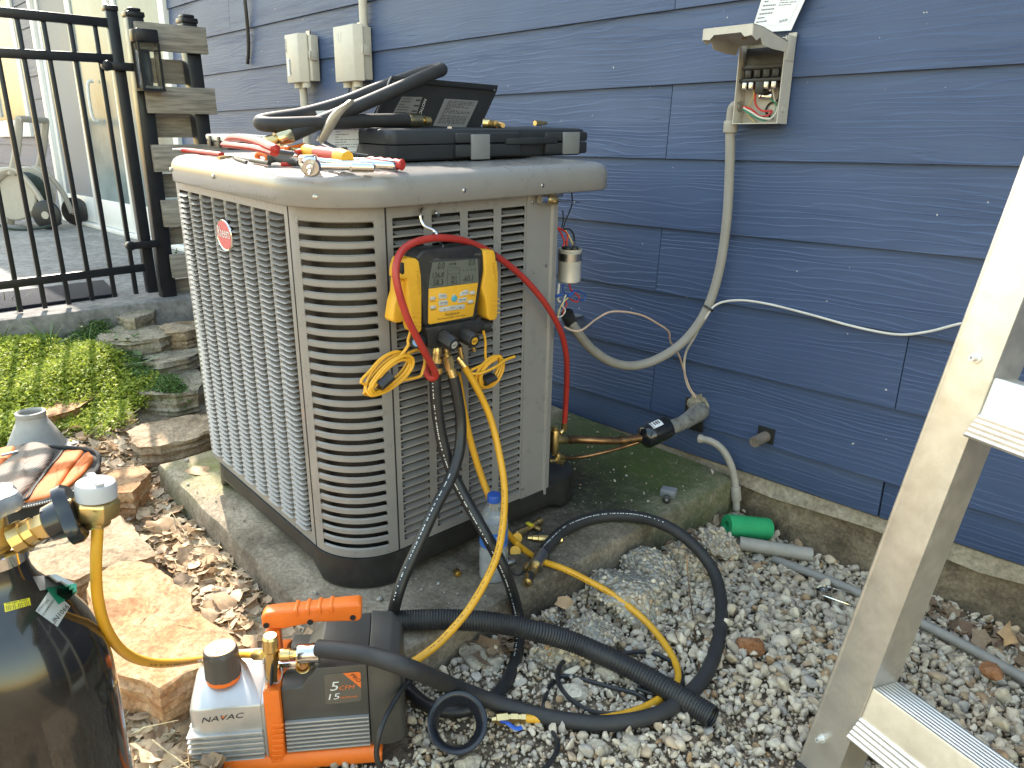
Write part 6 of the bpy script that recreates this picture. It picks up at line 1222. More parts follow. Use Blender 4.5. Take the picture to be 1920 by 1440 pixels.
# curved serrated jaw standing up
cj = thing('pipe_wrench', 'steel tool with a curved serrated jaw standing up from the pile', 'wrench', F_N, (0, -.12, .0))
out = [(596, 264), (604, 248), (612, 232), (621, 216), (633, 203), (648, 194), (657, 187), (665, 188), (662, 196), (650, 206), (640, 218), (630, 236), (620, 252), (612, 266)]
mb = MB(); mb.prism(pxpoly(F_N, out, -.12), -.12, -.111); part('curved_jaw', mb, pm('worn_tool_steel', (.42, .36, .28), .4, metal=.8, var=.15), cj, bevel=.0015)
for k in range(9):
    x0, y0 = 606 + 4.3 * k, 246 - 6.2 * k + .12 * k * k; a = F_N.uv(x0, y0, -.119); mb = MB(); mb.box(a.x - .0018, a.x + .0010, -.119, -.112, a.z - .001, a.z + .0022); part('tooth', mb, M_steel, cj)
mb = MB(); a = F_N.uv(603, 266, -.116); b = F_N.uv(660, 292, -.10); mb.tube([a, b], [.008, .007], 8, flat=.6); part('shank', mb, M_steel, cj)
# ratchets
def ratchet(label, hd_, e0, e1, bit=None):
    t = thing('ratchet', label, 'ratchet', FW0, e0 - AZ * .012, 'chrome ratchets on the cap'); a, b = e0, e1; L = (b - a).length; MM = axis_M(a, b - a, AZ)
    mb = MB(); mb.tube([a, a.lerp(b, .3), a.lerp(b, .32), a.lerp(b, .55), a.lerp(b, .58), a.lerp(b, .97), b], [.007, .0055, .0062, .0062, .0092, .0092, .006], 14); part('handle', mb, M_chrome, t)
    MM = axis_M(hd_, bit - hd_ if bit else AZ); mb = MB(); mb.lathe([(0, -.010), (.014, -.010), (.0175, -.006), (.0175, .006), (.014, .010), (0, .010)], 24, MM); part('head', mb, M_chrome, t)
    if bit: mb = MB(); d_ = (bit - hd_); mb.cyl(hd_ + d_ * .2, hd_ + d_ * .75, .0065, 8); mb.cyl(hd_ + d_ * .75, hd_ + d_ * 1.3, .0045, 6, .001); part('bit', mb, M_steel, t)
    return t
ratchet('chrome ratchet with a driver bit pointing forward over the rim', ca(583, 312, .014), ca(595, 312, .014), ca(702, 314, .011), ca(580, 324, .008))
ratchet('chrome ratchet lying behind the one with the bit', ca(578, 301, .020), ca(590, 302, .020), ca(742, 312, .012))
t = thing('wrapped_wrench', 'wrench with a red taped handle beside the case', 'wrench', FW0, ca(725, 306, 0)); mb = MB(); P_ = spline([ca(690, 303, .012), ca(715, 305, .012), ca(740, 308, .012), ca(756, 309, .012)], 5); mb.tube(P_, [.0085 + .0012 * (i % 3) for i in range(len(P_))], 12); part('taped_grip', mb, M_redp, t); mb = MB(); mb.tube([ca(640, 297, .012), ca(692, 303, .012)], [.004, .006], 8); part('shank', mb, M_steel, t)
for i, (p0, p1, rr, mt, lb_) in enumerate(((( 432, 292, .004), (478, 299, .004), .0035, M_steel, 'thin steel bit lying left of the snips'), ((555, 286, .028), (602, 278, .034), .005, M_redp, 'slim red driver handle under the hose end'), ((655, 298, .010), (682, 302, .010), .004, M_brass, 'short brass stub between screwdriver and wrench'), ((440, 297, .003), (462, 304, .003), .003, M_blk, 'black socket bit near the cap rim'), ((600, 286, .03), (648, 280, .03), .005, M_steel, 'steel spanner lying behind the screwdriver'), ((548, 296, .016), (585, 288, .022), .006, M_orange, 'orange grip poking out below the brass hose end'), ((470, 300, .006), (505, 306, .006), .0045, M_blk, 'black handled pick at the front left of the pile'), ((560, 300, .012), (640, 304, .012), .0035, M_steel, 'long thin steel rod under the ratchets'), ((536, 280, .03), (570, 272, .036), .0045, M_orange, 'orange handle leaning up beside the brass nut'), ((410, 296, .003), (440, 292, .003), .003, M_brass, 'tiny brass stem near the red scraper'), ((660, 290, .02), (690, 294, .016), .005, M_blk, 'black stub handle between the screwdriver and the case'))):
    mb = MB(); mb.tube([ca(*p0[:2], p0[2]), ca(*p1[:2], p1[2])], rr, 10); single('hand_tool', lb_, 'hand tool', mb, mt, group='small loose tools on the cap')

# ------------------------------------------------------------------ on the pad
bc = F_A.h(925, 1080, 0)
bt = thing('water_bottle', 'clear plastic water bottle with blue cap and label on the pad', 'bottle', F_A, bc)
TB = Matrix.Translation(bc); R_ = .0325
def bp_(prof, n=36): mb = MB(); mb.lathe(prof, n, TB); return mb
PET = pm('clear_pet', (.93, .95, .96), .06, trans=.92, ior=1.30, var=.01, rv=.01); WAT = pm('cloudy_ice_water', (.90, .93, .95), .10, trans=.55, ior=1.33, var=.03, rv=0.02)
prof = [(0, .004), (R_ * .6, .002), (R_ * .9, .0), (R_, .006), (R_, .018), (R_ * .955, .024), (R_, .030), (R_, .044), (R_ * .955, .050), (R_, .056), (R_, .070), (R_ * .94, .080), (R_ * .97, .092), (R_ * .97, .130), (R_, .136), (R_ * .98, .150), (R_ * .88, .166), (R_ * .66, .180), (R_ * .44, .190), (.0125, .194), (.0125, .200)]
outer = prof; inner = [(max(r - .0008, 0), z + (.0008 if i < 3 else 0)) for i, (r, z) in enumerate(prof)][::-1]
mb = MB(); mb.lathe(outer + inner, 36, TB); part('bottle_wall', mb, PET, bt, smooth=60)
wp = [(r - .0006 if r > .001 else 0, z + .0006) for r, z in prof if z < .155] + [(0, .1556)]; part('water', bp_(wp), WAT, bt, smooth=60)
part('cap', bp_([(0, .194), (.0150, .194), (.0152, .198), (.0152, .2085), (.014, .211), (0, .211)], 40), M_blue, bt)
LBm = pm('blue_label_film', (.05, .16, .50), .3, var=.25, vs=60)
lbl = part('label', bp_([(R_ * .972, .088), (R_ * .985, .0885), (R_ * .985, .128), (R_ * .972, .1285)]), LBm, bt)
def bottle_text(s, az0, az1, z, k=1.0):
    vs, fs = text_mesh(s); x0 = min(p.x for p in vs); x1 = max(p.x for p in vs); w = R_ * (az1 - az0); sc = w / (x1 - x0); mb = MB()
    mb.add([TB @ V((R_ * .9885 * math.cos(az0 + (p.x - x0) * sc / R_), R_ * .9885 * math.sin(az0 + (p.x - x0) * sc / R_), z + p.y * sc * k)) for p in vs], fs); part('lettering', mb, M_whiteink, lbl, smooth=0)
azc = math.atan2(-bc.y, -bc.x)
bottle_text('Select', azc + .15, azc + .85, .116, .9); bottle_text('Purified', azc + .1, azc + .85, .106, .9); bottle_text('Water', azc + .2, azc + .8, .095, .9); bottle_text('drinking', azc - .8, azc - .15, .110, .8)
# brass valve trees next to it
def pv(px, py, z=.008): return az(px, py, z)
t = thing('brass_tee', 'brass access tee with a yellow tag lying behind the bottle', 'fitting', FW0, pv(990, 990, 0)); fitting(t, pv(960, 1008, .012), pv(1000, 985, .012), [(0, .008), (.2, .008), (.22, .010), (.5, .010), (.52, .007), (1, .007)], 8); fitting(t, pv(998, 986, .012), pv(1015, 976, .012), [(0, .009), (.35, .009), (.37, .0075), (.6, .0075), (.62, .009), (1, .009)], 16); fitting(t, pv(996, 985, .012), pv(1014, 994, .010), [(0, .0045), (.5, .0045), (.55, .006), (1, .006)], 10)
mb = MB(); a = pv(993, 984, .02); mb.box(-.010, .010, -.005, .005, 0, .004, axis_M(a, AZ, AX)); part('yellow_lever', mb, pm('yellow_tag', (.6, .5, .03), .5), t, bevel=.001)
t = thing('brass_valve', 'straight brass valve body lying beside the black hose end', 'fitting', FW0, pv(1020, 1012, 0)); fitting(t, pv(990, 1008, .009), pv(1055, 1012, .009), [(0, .005), (.12, .005), (.14, .0075), (.3, .0075), (.32, .009), (.6, .009), (.62, .0065), (.85, .0065), (.87, .0085), (1, .0085)], 8); mb = MB(); mb.tube([pv(1002, 1003, .014), pv(1018, 998, .016)], .005, 8, flat=.5); part('black_lever', mb, M_blk, t)
t = thing('flare_cap', 'small open brass flare cap alone on the pad', 'fitting', FW0, pv(860, 1076, 0)); mb = MB(); a = pv(853, 1070, .008); b = pv(863, 1080, .008); MM = axis_M(a, b - a); mb.lathe([(0, 0), (.006, 0), (.0085, .004), (.0085, .016), (.0065, .016), (.006, .006), (0, .006)], 18, MM); part('cap_body', mb, M_brass, t)
t = thing('sight_fitting', 'steel and yellow quick coupler tied to a black lanyard on the pad', 'fitting', FW0, pv(960, 1050, 0)); fitting(t, pv(950, 1056, .012), pv(964, 1052, .010), [(0, .007), (.4, .008), (1, .007)], 14, M_steel); mb = MB(); mb.tube(spline([pv(953, 1058, .006), pv(960, 1074, .003), pv(974, 1078, .003), pv(984, 1068, .006)], 6), .0018, 6); part('lanyard', mb, M_blk, t); fitting(t, pv(984, 1068, .008), pv(990, 1056, .010), [(0, .005), (.5, .0065), (1, .005)], 12)
mb = MB(); a = pv(966, 1034, .002); mb.lathe([(0, .0), (.013, 0), (.013, .005), (0, .006)], 20, axis_M(a, AZ * .6 + AX * .6 - AY * .4)); part('yellow_disc', mb, M_yelp, t)
mb = MB(); a = pv(967, 1008, .010); mb.lathe([(.009, 0), (.0125, 0), (.0125, .012), (.009, .012)], 20, axis_M(a, AX * .8 - AY * .3 + AZ * .4)); part('yellow_ring', mb, M_yelp, t)
t = thing('grey_valve_block', 'small grey valve block with a black knob on the mossy pad', 'valve', FW0, az(1250, 935, 0)); a = az(1252, 930, 0); MM = axis_M(a, AZ, (AX * .9 + AY * .4)); mb = MB(); mb.box(-.020, .022, -.013, .018, 0, .022, MM); part('block', mb, pm('grey_cast', (.20, .205, .215), .45, var=.1), t, bevel=.003); b = az(1250, 935, .012); mb = MB(); MM2 = axis_M(b, V((.55, -.83, .05))); mb.lathe([(0, 0), (.0125, 0), (.0125, .007), (.0085, .009), (0, .009)], 8, MM2); part('knob', mb, M_blk, t); mb = MB(); mb.lathe([(0, .0092), (.004, .0092), (.004, .008), (0, .008)], 12, MM2); part('knob_centre', mb, M_latch, t)
# crumbs on the pad
M_crumb = island_mat('pad_crumbs', [(.40, .38, .34), (.28, .2, .13), (.45, .43, .4), (.32, .17, .1)], .9)

# ------------------------------------------------------------------ low things by the foundation
gt = thing('green_foam_tube', 'bright green foam tube piece by the foundation corner', 'foam tube', FW0, gpt(1400, 985, 0))
a, b = gpt(1362, 985, .034), gpt(1440, 992, .034); MM = axis_M(a, b - a); L = (b - a).length; mb = MB(); mb.lathe([(.012, 0), (.031, 0), (.032, .004), (.032, L - .003), (.031, L), (.012, L), (.012, 0)], 32, MM); mb.f = [f for f in mb.f if len(f) == 4]; part('tube', mb, pm('green_foam', (.02, .33, .12), .7, var=.12, bump=.4, bs=300, dirt=.12), gt)
mb = MB(); mb.tube([gpt(1412, 1000, .012), gpt(1444, 986, .02)], [.009, .011], 8, flat=.6); part('torn_flap', mb, pm('green_foam', (.02, .33, .12), .7), gt)
pv_ = thing('pvc_offcut', 'short grey weathered pipe offcut on the gravel by the wall', 'pipe', FW0, gpt(1460, 1020, 0)); a, b = gpt(1386, 1018, .03), gpt(1522, 1040, .035); MM = axis_M(a, b - a); L = (b - a).length; mb = MB(); mb.lathe([(.0165, 0), (.0185, 0), (.0185, L), (.0160, L), (.0155, L - .03), (.0165, 0)], 20, MM); mb.f = [f for f in mb.f if len(f) == 4]; part('pipe', mb, M_pvcw, pv_)
tube_single('buried_conduit', 'long grey conduit lying along the foundation in the gravel', 'conduit', [gpt(1450, 1048, .012), gpt(1540, 1083, .022), gpt(1610, 1112, .025), gpt(1735, 1172, .026), gpt(1830, 1222, .026), gpt(1930, 1278, .026), gpt(2050, 1345, .02)], .0115, M_conduit, 12)
pc = thing('pipe_cup', 'galvanised cup with two wires set in the gravel', 'cup', FW0, gpt(1545, 1112, 0)); a = gpt(1545, 1108, .034); MM = Matrix.Translation(a) @ Matrix.Rotation(-.25, 4, 'Y'); mb = MB(); mb.lathe([(.017, -.05), (.019, 0), (.0215, .006), (.0185, .006), (.0165, -.002), (.015, -.045), (0, -.045)], 24, MM); part('cup', mb, M_chrome, pc); mb = MB(); mb.lathe([(0, -.03), (.0155, -.03), (.0155, -.028), (0, -.028)], 20, MM); part('cup_floor', mb, M_dark, pc)
for q in (((1552, 1101, .04), (1575, 1106, .036), (1606, 1113, .024)), ((1543, 1116, .036), (1568, 1125, .032), (1594, 1134, .022))): mb = MB(); mb.tube([gpt(*p) for p in q], .0017, 6); part('wire', mb, M_chrome, pc)

# ------------------------------------------------------------------ orange tool bag and rubber boot on the left
BZ = .165; hz = lambda x, y, z=BZ: FW0.h(x / 4, 720 + y / 4, z)
bag = thing('tool_bag', 'open black and orange tool bag with mesh pocket on the rocks', 'tool bag', FW0, hz(300, 750, .05))
M_bag = pm('black_nylon', (.022, .021, .021), .85, var=.25, bump=.6, bs=500, bd=.001, dirt=.25); M_bago = pm('orange_nylon', (.52, .12, .016), .7, var=.08, bump=.5, bs=350, bd=.0012, dirt=.12, dirtcol=(.3, .12, .05))
def pillow(pts, z, hgt, mat, name, inset=.25, th=.02):
    P_ = [hz(*p, z) for p in pts]; c_ = sum(P_, V((0, 0, 0))) / len(P_); sm = spline(P_, 3, True); rings = []
    for k, zz in ((1.0, -th), (1.0, -th * .3), (.97, hgt * .45), (.88, hgt * .8), (.65, hgt), (.3, hgt * 1.05), (.04, hgt * 1.05)):
        rings.append([V((c_.x + (p.x - c_.x) * k, c_.y + (p.y - c_.y) * k, p.z + zz + .003 * noise.noise(p * 25))) for p in sm])
    mb = MB(); mb.loft(rings); return part(name, mb, mat, bag, smooth=60)
pillow([(-260, 700), (-120, 520), (120, 455), (300, 440), (480, 470), (650, 490), (735, 530), (730, 640), (620, 760), (480, 840), (200, 930), (-100, 960)], BZ, .004, M_bag, 'bag_panel', th=.09)
pillow([(488, 508), (560, 503), (632, 508), (560, 610), (470, 740), (400, 842), (310, 868), (180, 892), (250, 790), (370, 650)], BZ + .003, .010, M_bago, 'orange_panel', th=.003)
pillow([(645, 522), (690, 540), (702, 575), (670, 630), (580, 730), (470, 815), (412, 836), (500, 710)], BZ + .003, .010, M_bago, 'orange_panel', th=.003)
pillow([(-200, 640), (-60, 520), (95, 470), (105, 515), (40, 600), (-60, 720)], BZ + .003, .009, M_bago, 'orange_panel', th=.003)
def mesh_mat():
    m = bpy.data.materials.new('grey_net_mesh'); m.use_nodes = True; t = m.node_tree; b = t.nodes['Principled BSDF']; tc = N(t, 'ShaderNodeTexCoord')
    mp = N(t, 'ShaderNodeMapping'); mp.inputs['Rotation'].default_value = (0, 0, .7); mp.inputs['Scale'].default_value = (150, 150, 1); t.links.new(tc.outputs['Object'], mp.inputs[0])
    sp = N(t, 'ShaderNodeSeparateXYZ'); t.links.new(mp.outputs[0], sp.inputs[0]); fs = []
    for k in (0, 1):
        f = N(t, 'ShaderNodeMath', operation='FRACT'); t.links.new(sp.outputs[k], f.inputs[0]); g_ = N(t, 'ShaderNodeMath', operation='LESS_THAN'); g_.inputs[1].default_value = .45; t.links.new(f.outputs[0], g_.inputs[0]); fs.append(g_)
    mx = N(t, 'ShaderNodeMath', operation='MAXIMUM'); t.links.new(fs[0].outputs[0], mx.inputs[0]); t.links.new(fs[1].outputs[0], mx.inputs[1])
    n = N(t, 'ShaderNodeTexNoise', i_Scale=14.0, i_Detail=4.0); t.links.new(tc.outputs['Object'], n.inputs['Vector'])
    c = ramp(t, [(.4, (.15, .135, .115)), (.7, (.24, .14, .085))], n.outputs[0])
    m2 = N(t, 'ShaderNodeMix', data_type='RGBA'); m2.inputs[6].default_value = (.03, .025, .022, 1); t.links.new(mx.outputs[0], m2.inputs[0]); t.links.new(c, m2.inputs[7]); t.links.new(m2.outputs[2], b.inputs['Base Color']); b.inputs['Roughness'].default_value = .7
    bp = N(t, 'ShaderNodeBump', i_Strength=.8, i_Distance=.002); t.links.new(mx.outputs[0], bp.inputs['Height']); t.links.new(bp.outputs[0], b.inputs['Normal']); return m
pillow([(-160, 760), (40, 590), (180, 470), (285, 440), (390, 490), (395, 560), (310, 680), (215, 800), (120, 868), (-60, 880)], BZ + .003, .014, mesh_mat(), 'mesh_pocket', th=.003)
mb = MB(); mb.tube(spline([hz(370, 466, BZ + .006), hz(500, 476, BZ + .008), hz(630, 488, BZ + .008), hz(715, 508, BZ + .008), hz(745, 560, BZ + .006), hz(725, 640, BZ + .004), hz(650, 722, BZ + .004), hz(550, 796, BZ + .004), hz(420, 850, BZ + .004), hz(180, 925, BZ + .004), hz(-60, 970, BZ + .004)], 6), .006, 8); part('piping', mb, M_bag, bag)
mb = MB(); z_ = spline([hz(470, 500, BZ + .012), hz(440, 545, BZ + .014), hz(360, 640, BZ + .014), hz(255, 780, BZ + .014), hz(210, 850, BZ + .012), hz(140, 885, BZ + .01)], 10)
mb.tube(z_, [.0042 if i % 2 else .0028 for i in range(len(z_))], 8); part('zip', mb, M_blk, bag)
mb = MB(); z_ = spline([hz(170, 928, BZ + .008), hz(330, 890, BZ + .010), hz(480, 845, BZ + .010), hz(600, 775, BZ + .010)], 18); mb.tube(z_, [.0042 if i % 2 else .0026 for i in range(len(z_))], 8); part('zip', mb, M_steel, bag)
mb = MB(); mb.tube([hz(10, 535, BZ + .02), hz(130, 505, BZ + .02)], .006, 8, flat=.6); part('zip_pull', mb, M_steel, bag)
bo = wz(70, 845, .13); bz_ = gz(bo.x, bo.y) + .05; bo = wz(70, 842, bz_)
rb = thing('pipe_boot', 'grey stepped rubber pipe boot standing in the grass', 'pipe boot', FW0, bo); R1 = .036
mb = MB(); mb.lathe([(.115, .0), (.118, .006), (.085, .012), (.082, .018), (.074, .034), (.073, .036), (.066, .052), (.065, .054), (.056, .072), (.055, .074), (.046, .092), (.0445, .094), (R1 + .004, .112), (R1 + .006, .114), (R1 + .006, .126), (R1, .128), (R1 - .004, .122), (.034, .08), (.05, .03)], 40, Matrix.Translation(bo)); mb.f = [f for f in mb.f if len(f) == 4]; part('boot', mb, pm('dusty_grey_rubber', (.30, .29, .27), .7, var=.12, dirt=.4, dirtcol=(.42, .36, .28)), rb, smooth=30)

# ------------------------------------------------------------------ ladder, near right
al = math.radians(14)
F_L = Fr(wz(1487, 1452, 0.0), (math.cos(al), -math.sin(al), 0), (math.sin(al), math.cos(al), 0), (0, 0, 1))
# the rails lean back and inward
o = F_L.M.translation.copy(); topx = F_L.uv(1905, 330, .20); lean = V((topx.x, .20, topx.z)).normalized()
U = F_L.M.to_3x3() @ V((1, 0, 0)); Z = F_L.M.to_3x3() @ lean; Dp = Z.cross(U).normalized()
U2 = Dp.cross(Z).normalized(); F_L = Fr(o, U2, Dp, Z)
lad = thing('ladder', 'aluminium ladder with ridged treads leaning at the right edge', 'ladder', F_L, (.05, 0, 0))
wl = F_L.uv(1600, 1155).x; wr = F_L.uv(1686, 1155).x; RWd = wr - wl
H = 1.75
def rail(x0, x1, s):
    mb = MB(); t = .0022; dd = .072
    mb.box(x0, x1, 0, t, 0, H)                                        # broad front web
    xa = x1 - t if s > 0 else x0; mb.box(xa, xa + t, t, dd, .0, H)     # inner flange
    xo = x0 if s > 0 else x1 - t; mb.box(xo, xo + t, t, dd * .8, 0, H)
    mb.box(xa - (.01 if s > 0 else 0), xa + t + (0 if s > 0 else .01), dd, dd + t, 0, H)
    mb.tube([V((xo + t / 2, .002, 0)), V((xo + t / 2, .002, H))], .0035, 8)
    return part('rail', mb, M_alu, lad, bevel=.0006)
rail(wl, wr, 1); rail(wr + .40, wr + .40 + RWd, -1)
mb = MB()
def tread(z, d0=.004, d1=.075):
    mb = MB(); n = 8; w = d1 - d0; prof_ = []; m_ = 5
    for k in range(m_): a = d0 - .022 + .022 * k / m_; za = z - .085 + .034 * k / m_; b = a + .022 / m_; zb_ = za + .034 / m_; prof_ += [(a - .0012, za + .0012), (a + .0026, za + .0048), (a + .0036, za + .0048)]
    prof_ += [(d0, z - .050), (d0, z - .002)]
    for k in range(n): a = d0 + w * k / n; b = d0 + w * (k + 1) / n; prof_ += [(a + .0012, z + .0018), (a + (b - a) * .6, z + .0018), (a + (b - a) * .65, z), (b - .0005, z)]
    prof_ += [(d1, z - .024), (d1 - .003, z - .024), (d1 - .004, z - .006), (d0 + .004, z - .007), (d0 + .003, z - .048), (d0 - .016, z - .082), (d0 - .021, z - .087)]
    mb.loft([[V((u, d, zz)) for d, zz in prof_] for u in (wr + .0005, wr + .3995)]); return part('tread', mb, M_alu, lad, smooth=20)
zt1 = F_L.uv(1625, 1297, -.014).z; zt2 = F_L.uv(1862, 712, -.014).z
for z in (zt1, zt2): tread(z)
tread(zt2 + (zt2 - zt1))
for q in ((1541, 1385), (1830, 672)):
    c_ = F_L.uv(*q, 0); MM = axis_M((c_.x, -.0002, c_.z), (0, -1, 0)); mb = MB(); mb.lathe([(0, 0), (.0075, 0), (.0075, .0018), (.0042, .0022), (.0042, .0135), (.0022, .0135), (.0022, .008), (0, .008)], 18, MM); part('rivet', mb, pm('bright_zinc', (.7, .7, .68), .3, metal=.6), lad)
mb = MB(); mb.box(wl - .004, wr + .004, -.006, .06, -.012, .03); part('foot', mb, M_blk, lad, bevel=.004); mb = MB(); mb.box(wr + .396, wr + .404 + RWd, -.006, .06, -.012, .03); part('foot', mb, M_blk, lad, bevel=.004)

# ------------------------------------------------------------------ flagstones and loose rocks
M_sand = stone_mat('orange_sandstone', [(.22, .105, .048), (.36, .19, .09), (.43, .275, .155), (.28, .125, .05)], scale=8, bump=1.0, bd=.014)
M_sand2 = stone_mat('tan_sandstone', [(.18, .125, .08), (.31, .225, .14), (.40, .31, .21)], scale=8, bump=1.0, bd=.014)
M_sand3 = stone_mat('grey_mossy_flagstone', [(.16, .13, .09), (.28, .235, .165), (.39, .33, .245)], scale=8, bump=1.0, bd=.014, moss=.5)
def flag(label, pts, ztop, th, mat, seed, tilt=(0, 0), name='flagstone', group='stones of the rock border'):
    """split sandstone: broken outline, ledges along the bedding, uneven cleft top"""
    P_ = []
    for i, p in enumerate(pts):
        q = pts[(i + 1) % len(pts)]; n = max(2, int((q - p).length / .012))
        for k in range(n): P_.append(V((p.x, p.y, 0)).lerp(V((q.x, q.y, 0)), k / n))
    c_ = sum(P_, V((0, 0, 0))) / len(P_); rings = []; ns = V((seed * 3.1, seed * 1.7, 0)); size = max((p - c_).length for p in P_)
    def topz(x, y):
        q = V((x * 11, y * 11, 0)) + ns; ter = math.floor(3.5 * (noise.noise(q * .7) + .25 * noise.noise(q * 2.4))) / 3.5
        return ztop + tilt[0] * (x - c_.x) + tilt[1] * (y - c_.y) + .010 * ter + .006 * noise.noise(q * 1.3) + .0035 * noise.noise(q * 4.1) + .002 * noise.noise(q * 9)
    def rr(kk, z, strata=0.0):
        out = []
        for p in P_:
            d = V((p.x - c_.x, p.y - c_.y, 0)); L = d.length; q = V((p.x * 20, p.y * 20, z * 14)) + ns
            e = .010 * noise.noise(q) + .006 * noise.noise(q * 2.6) + .004 * noise.noise(q * 6) + strata * (noise.noise(V((p.x * 4, p.y * 4, z * 95)) + ns) + .5 * noise.noise(V((p.x * 12, p.y * 12, z * 160)) + ns))
            e *= min(1, kk * kk) if kk < .93 else 1; out.append((c_.x + d.x * (kk + e / L), c_.y + d.y * (kk + e / L)))
        return out
    n = max(6, int(th / .009))
    for i in range(n + 1):
        f = 1 - i / n * .985; rings.append([V((x, y, topz(x, y) * 0 + ztop + tilt[0] * (x - c_.x) + tilt[1] * (y - c_.y) - th * f)) for x, y in rr(.94 + .06 * (1 - f) ** .5, ztop - th * f, .014)])
    for kk in (.985, .955, .91, .85, .77, .68, .58, .47, .35, .22, .1, .01): rings.append([V((x, y, topz(x, y))) for x, y in rr(kk, ztop)])
    mb = MB(); mb.loft(rings); return single(name, label, 'stone', mb, mat, FW0, smooth=28, group=group)
g_ = lambda pts, off: [gpt(x, y, off) for x, y in pts]
def mean_z(pts): return sum(p.z for p in pts) / len(pts)
h_ = lambda pts, z: [wz(x, y, z) for x, y in pts]
flag('big orange sandstone block in front of the pad beside the pump', h_([(165, 1090), (222, 1052), (285, 1055), (345, 1112), (350, 1135), (425, 1185), (452, 1206), (392, 1240), (345, 1264), (298, 1292), (262, 1268), (215, 1256), (168, 1205)], .13), .13, .135, M_sand, 1)
flag('flat tan slab between the tool bag and the orange block', h_([(30, 1040), (120, 988), (228, 962), (250, 985), (262, 1005), (292, 1040), (240, 1056), (190, 1062), (140, 1085), (40, 1080)], .10), .10, .10, M_sand2, 2)
flag('orange brown stone under the right side of the tool bag', h_([(165, 905), (205, 882), (265, 874), (276, 886), (258, 905), (248, 922), (215, 925), (180, 935)], .115), .115, .10, M_sand, 3)
flag('broad flat stone lying against the left of the pad', (p := g_([(242, 800), (262, 782), (310, 770), (392, 766), (402, 790), (396, 820), (352, 836), (300, 848), (262, 846), (245, 825)], .085)), mean_z(p), .10, M_sand2, 4)
flag('sunlit pinkish stone half buried in the grass', (p := g_([(70, 775), (110, 735), (160, 715), (195, 712), (188, 738), (140, 775), (92, 792)], .06)), mean_z(p), .08, M_sand, 5)
flag('shaded stone step nearest the unit', (p := g_([(255, 712), (300, 694), (372, 688), (384, 718), (372, 740), (330, 748), (268, 740)], .07)), mean_z(p), .09, M_sand3, 6)
flag('second shaded stone step with green moss', (p := g_([(205, 668), (245, 650), (295, 640), (368, 645), (376, 672), (352, 690), (300, 700), (232, 692)], .07)), mean_z(p), .09, M_sand3, 7)
flag('third stone step below the gate post', (p := g_([(178, 622), (225, 600), (285, 602), (322, 608), (330, 628), (300, 645), (245, 652), (190, 640)], .07)), mean_z(p), .09, M_sand3, 8)
flag('tilted grey stone against the patio corner', (p := g_([(216, 584), (250, 572), (292, 556), (300, 566), (286, 585), (252, 600), (232, 598)], .10)), mean_z(p), .11, M_sand3, 9)
flag('square stone tucked behind the unit corner', (p := g_([(298, 606), (330, 595), (372, 597), (378, 615), (350, 630), (310, 628)], .08)), mean_z(p), .09, M_sand2, 10)
flag('dark tan rock under the near edge of the tool bag', h_([(-60, 985), (20, 960), (110, 975), (150, 1005), (80, 1050), (-40, 1060)], .06), .06, .07, M_sand2, 13)
# loose stones
def boulder(label, c, r, sc, mat, seed, name='rock', group='loose rocks on the gravel', sub=3, cuts=9):
    bm = bmesh.new(); bmesh.ops.create_icosphere(bm, subdivisions=sub, radius=1); rnd = random.Random(seed); pl_ = []
    for _ in range(cuts):
        n = V((rnd.gauss(0, 1), rnd.gauss(0, 1), rnd.gauss(0, 1))).normalized(); pl_.append((n, rnd.uniform(.62, .88)))
    M_ = Matrix.Rotation(rnd.uniform(0, 6.3), 3, 'Z'); vs = []
    for v in bm.verts:
        q = v.co.copy()
        for n, d in pl_:
            k = q.dot(n) - d
            if k > 0: q -= n * k
        q *= 1 + .10 * noise.noise(q * 3 + V((seed, 0, 0))) + .05 * noise.noise(q * 8 + V((seed, 0, 0)))
        q = M_ @ V((q.x * sc[0], q.y * sc[1], q.z * sc[2])); vs.append(V(c) + q * r)
    mb = MB(); mb.add(vs, [tuple(v.index for v in f.verts) for f in bm.faces]); bm.free(); return single(name, label, 'stone', mb, mat, FW0, smooth=30, group=group)
M_rust = stone_mat('rusty_brick_red_stone', [(.17, .07, .03), (.28, .125, .055), (.36, .19, .10)], scale=22, bump=.6, bd=.004)
def congl():
    m = stone_mat('broken_pebbly_concrete', [(.22, .18, .125), (.35, .29, .21), (.46, .395, .305)], scale=10, bump=.4, bd=.006, moss=.35); t = m.node_tree; b = t.nodes['Principled BSDF']; src = b.inputs['Base Color'].links[0].from_socket
    tc = N(t, 'ShaderNodeTexCoord'); vo = N(t, 'ShaderNodeTexVoronoi', i_Scale=90.0); t.links.new(tc.outputs['Object'], vo.inputs['Vector'])
    c = ramp(t, [(0, (.22, .21, .20)), (.35, (.34, .31, .26)), (.7, (.42, .39, .33)), (1, (.26, .20, .14))], vo.outputs['Color']); mr = N(t, 'ShaderNodeMapRange'); mr.inputs[1].default_value = .62; mr.inputs[2].default_value = .45; t.links.new(vo.outputs['Distance'], mr.inputs[0])
    mx = N(t, 'ShaderNodeMix', data_type='RGBA'); t.links.new(mr.outputs[0], mx.inputs[0]); t.links.new(src, mx.inputs[6]); t.links.new(c, mx.inputs[7]); t.links.new(mx.outputs[2], b.inputs['Base Color'])
    old = b.inputs['Normal'].links[0].from_socket; bp = N(t, 'ShaderNodeBump', i_Strength=.9, i_Distance=.009, invert=True); t.links.new(vo.outputs['Distance'], bp.inputs['Height']); t.links.new(old, bp.inputs['Normal']); t.links.new(bp.outputs[0], b.inputs['Normal']); return m
M_cong = congl(); M_lime = stone_mat('pale_limestone', [(.27, .225, .165), (.42, .355, .265), (.52, .455, .355)], scale=14, bump=.5, bd=.005)
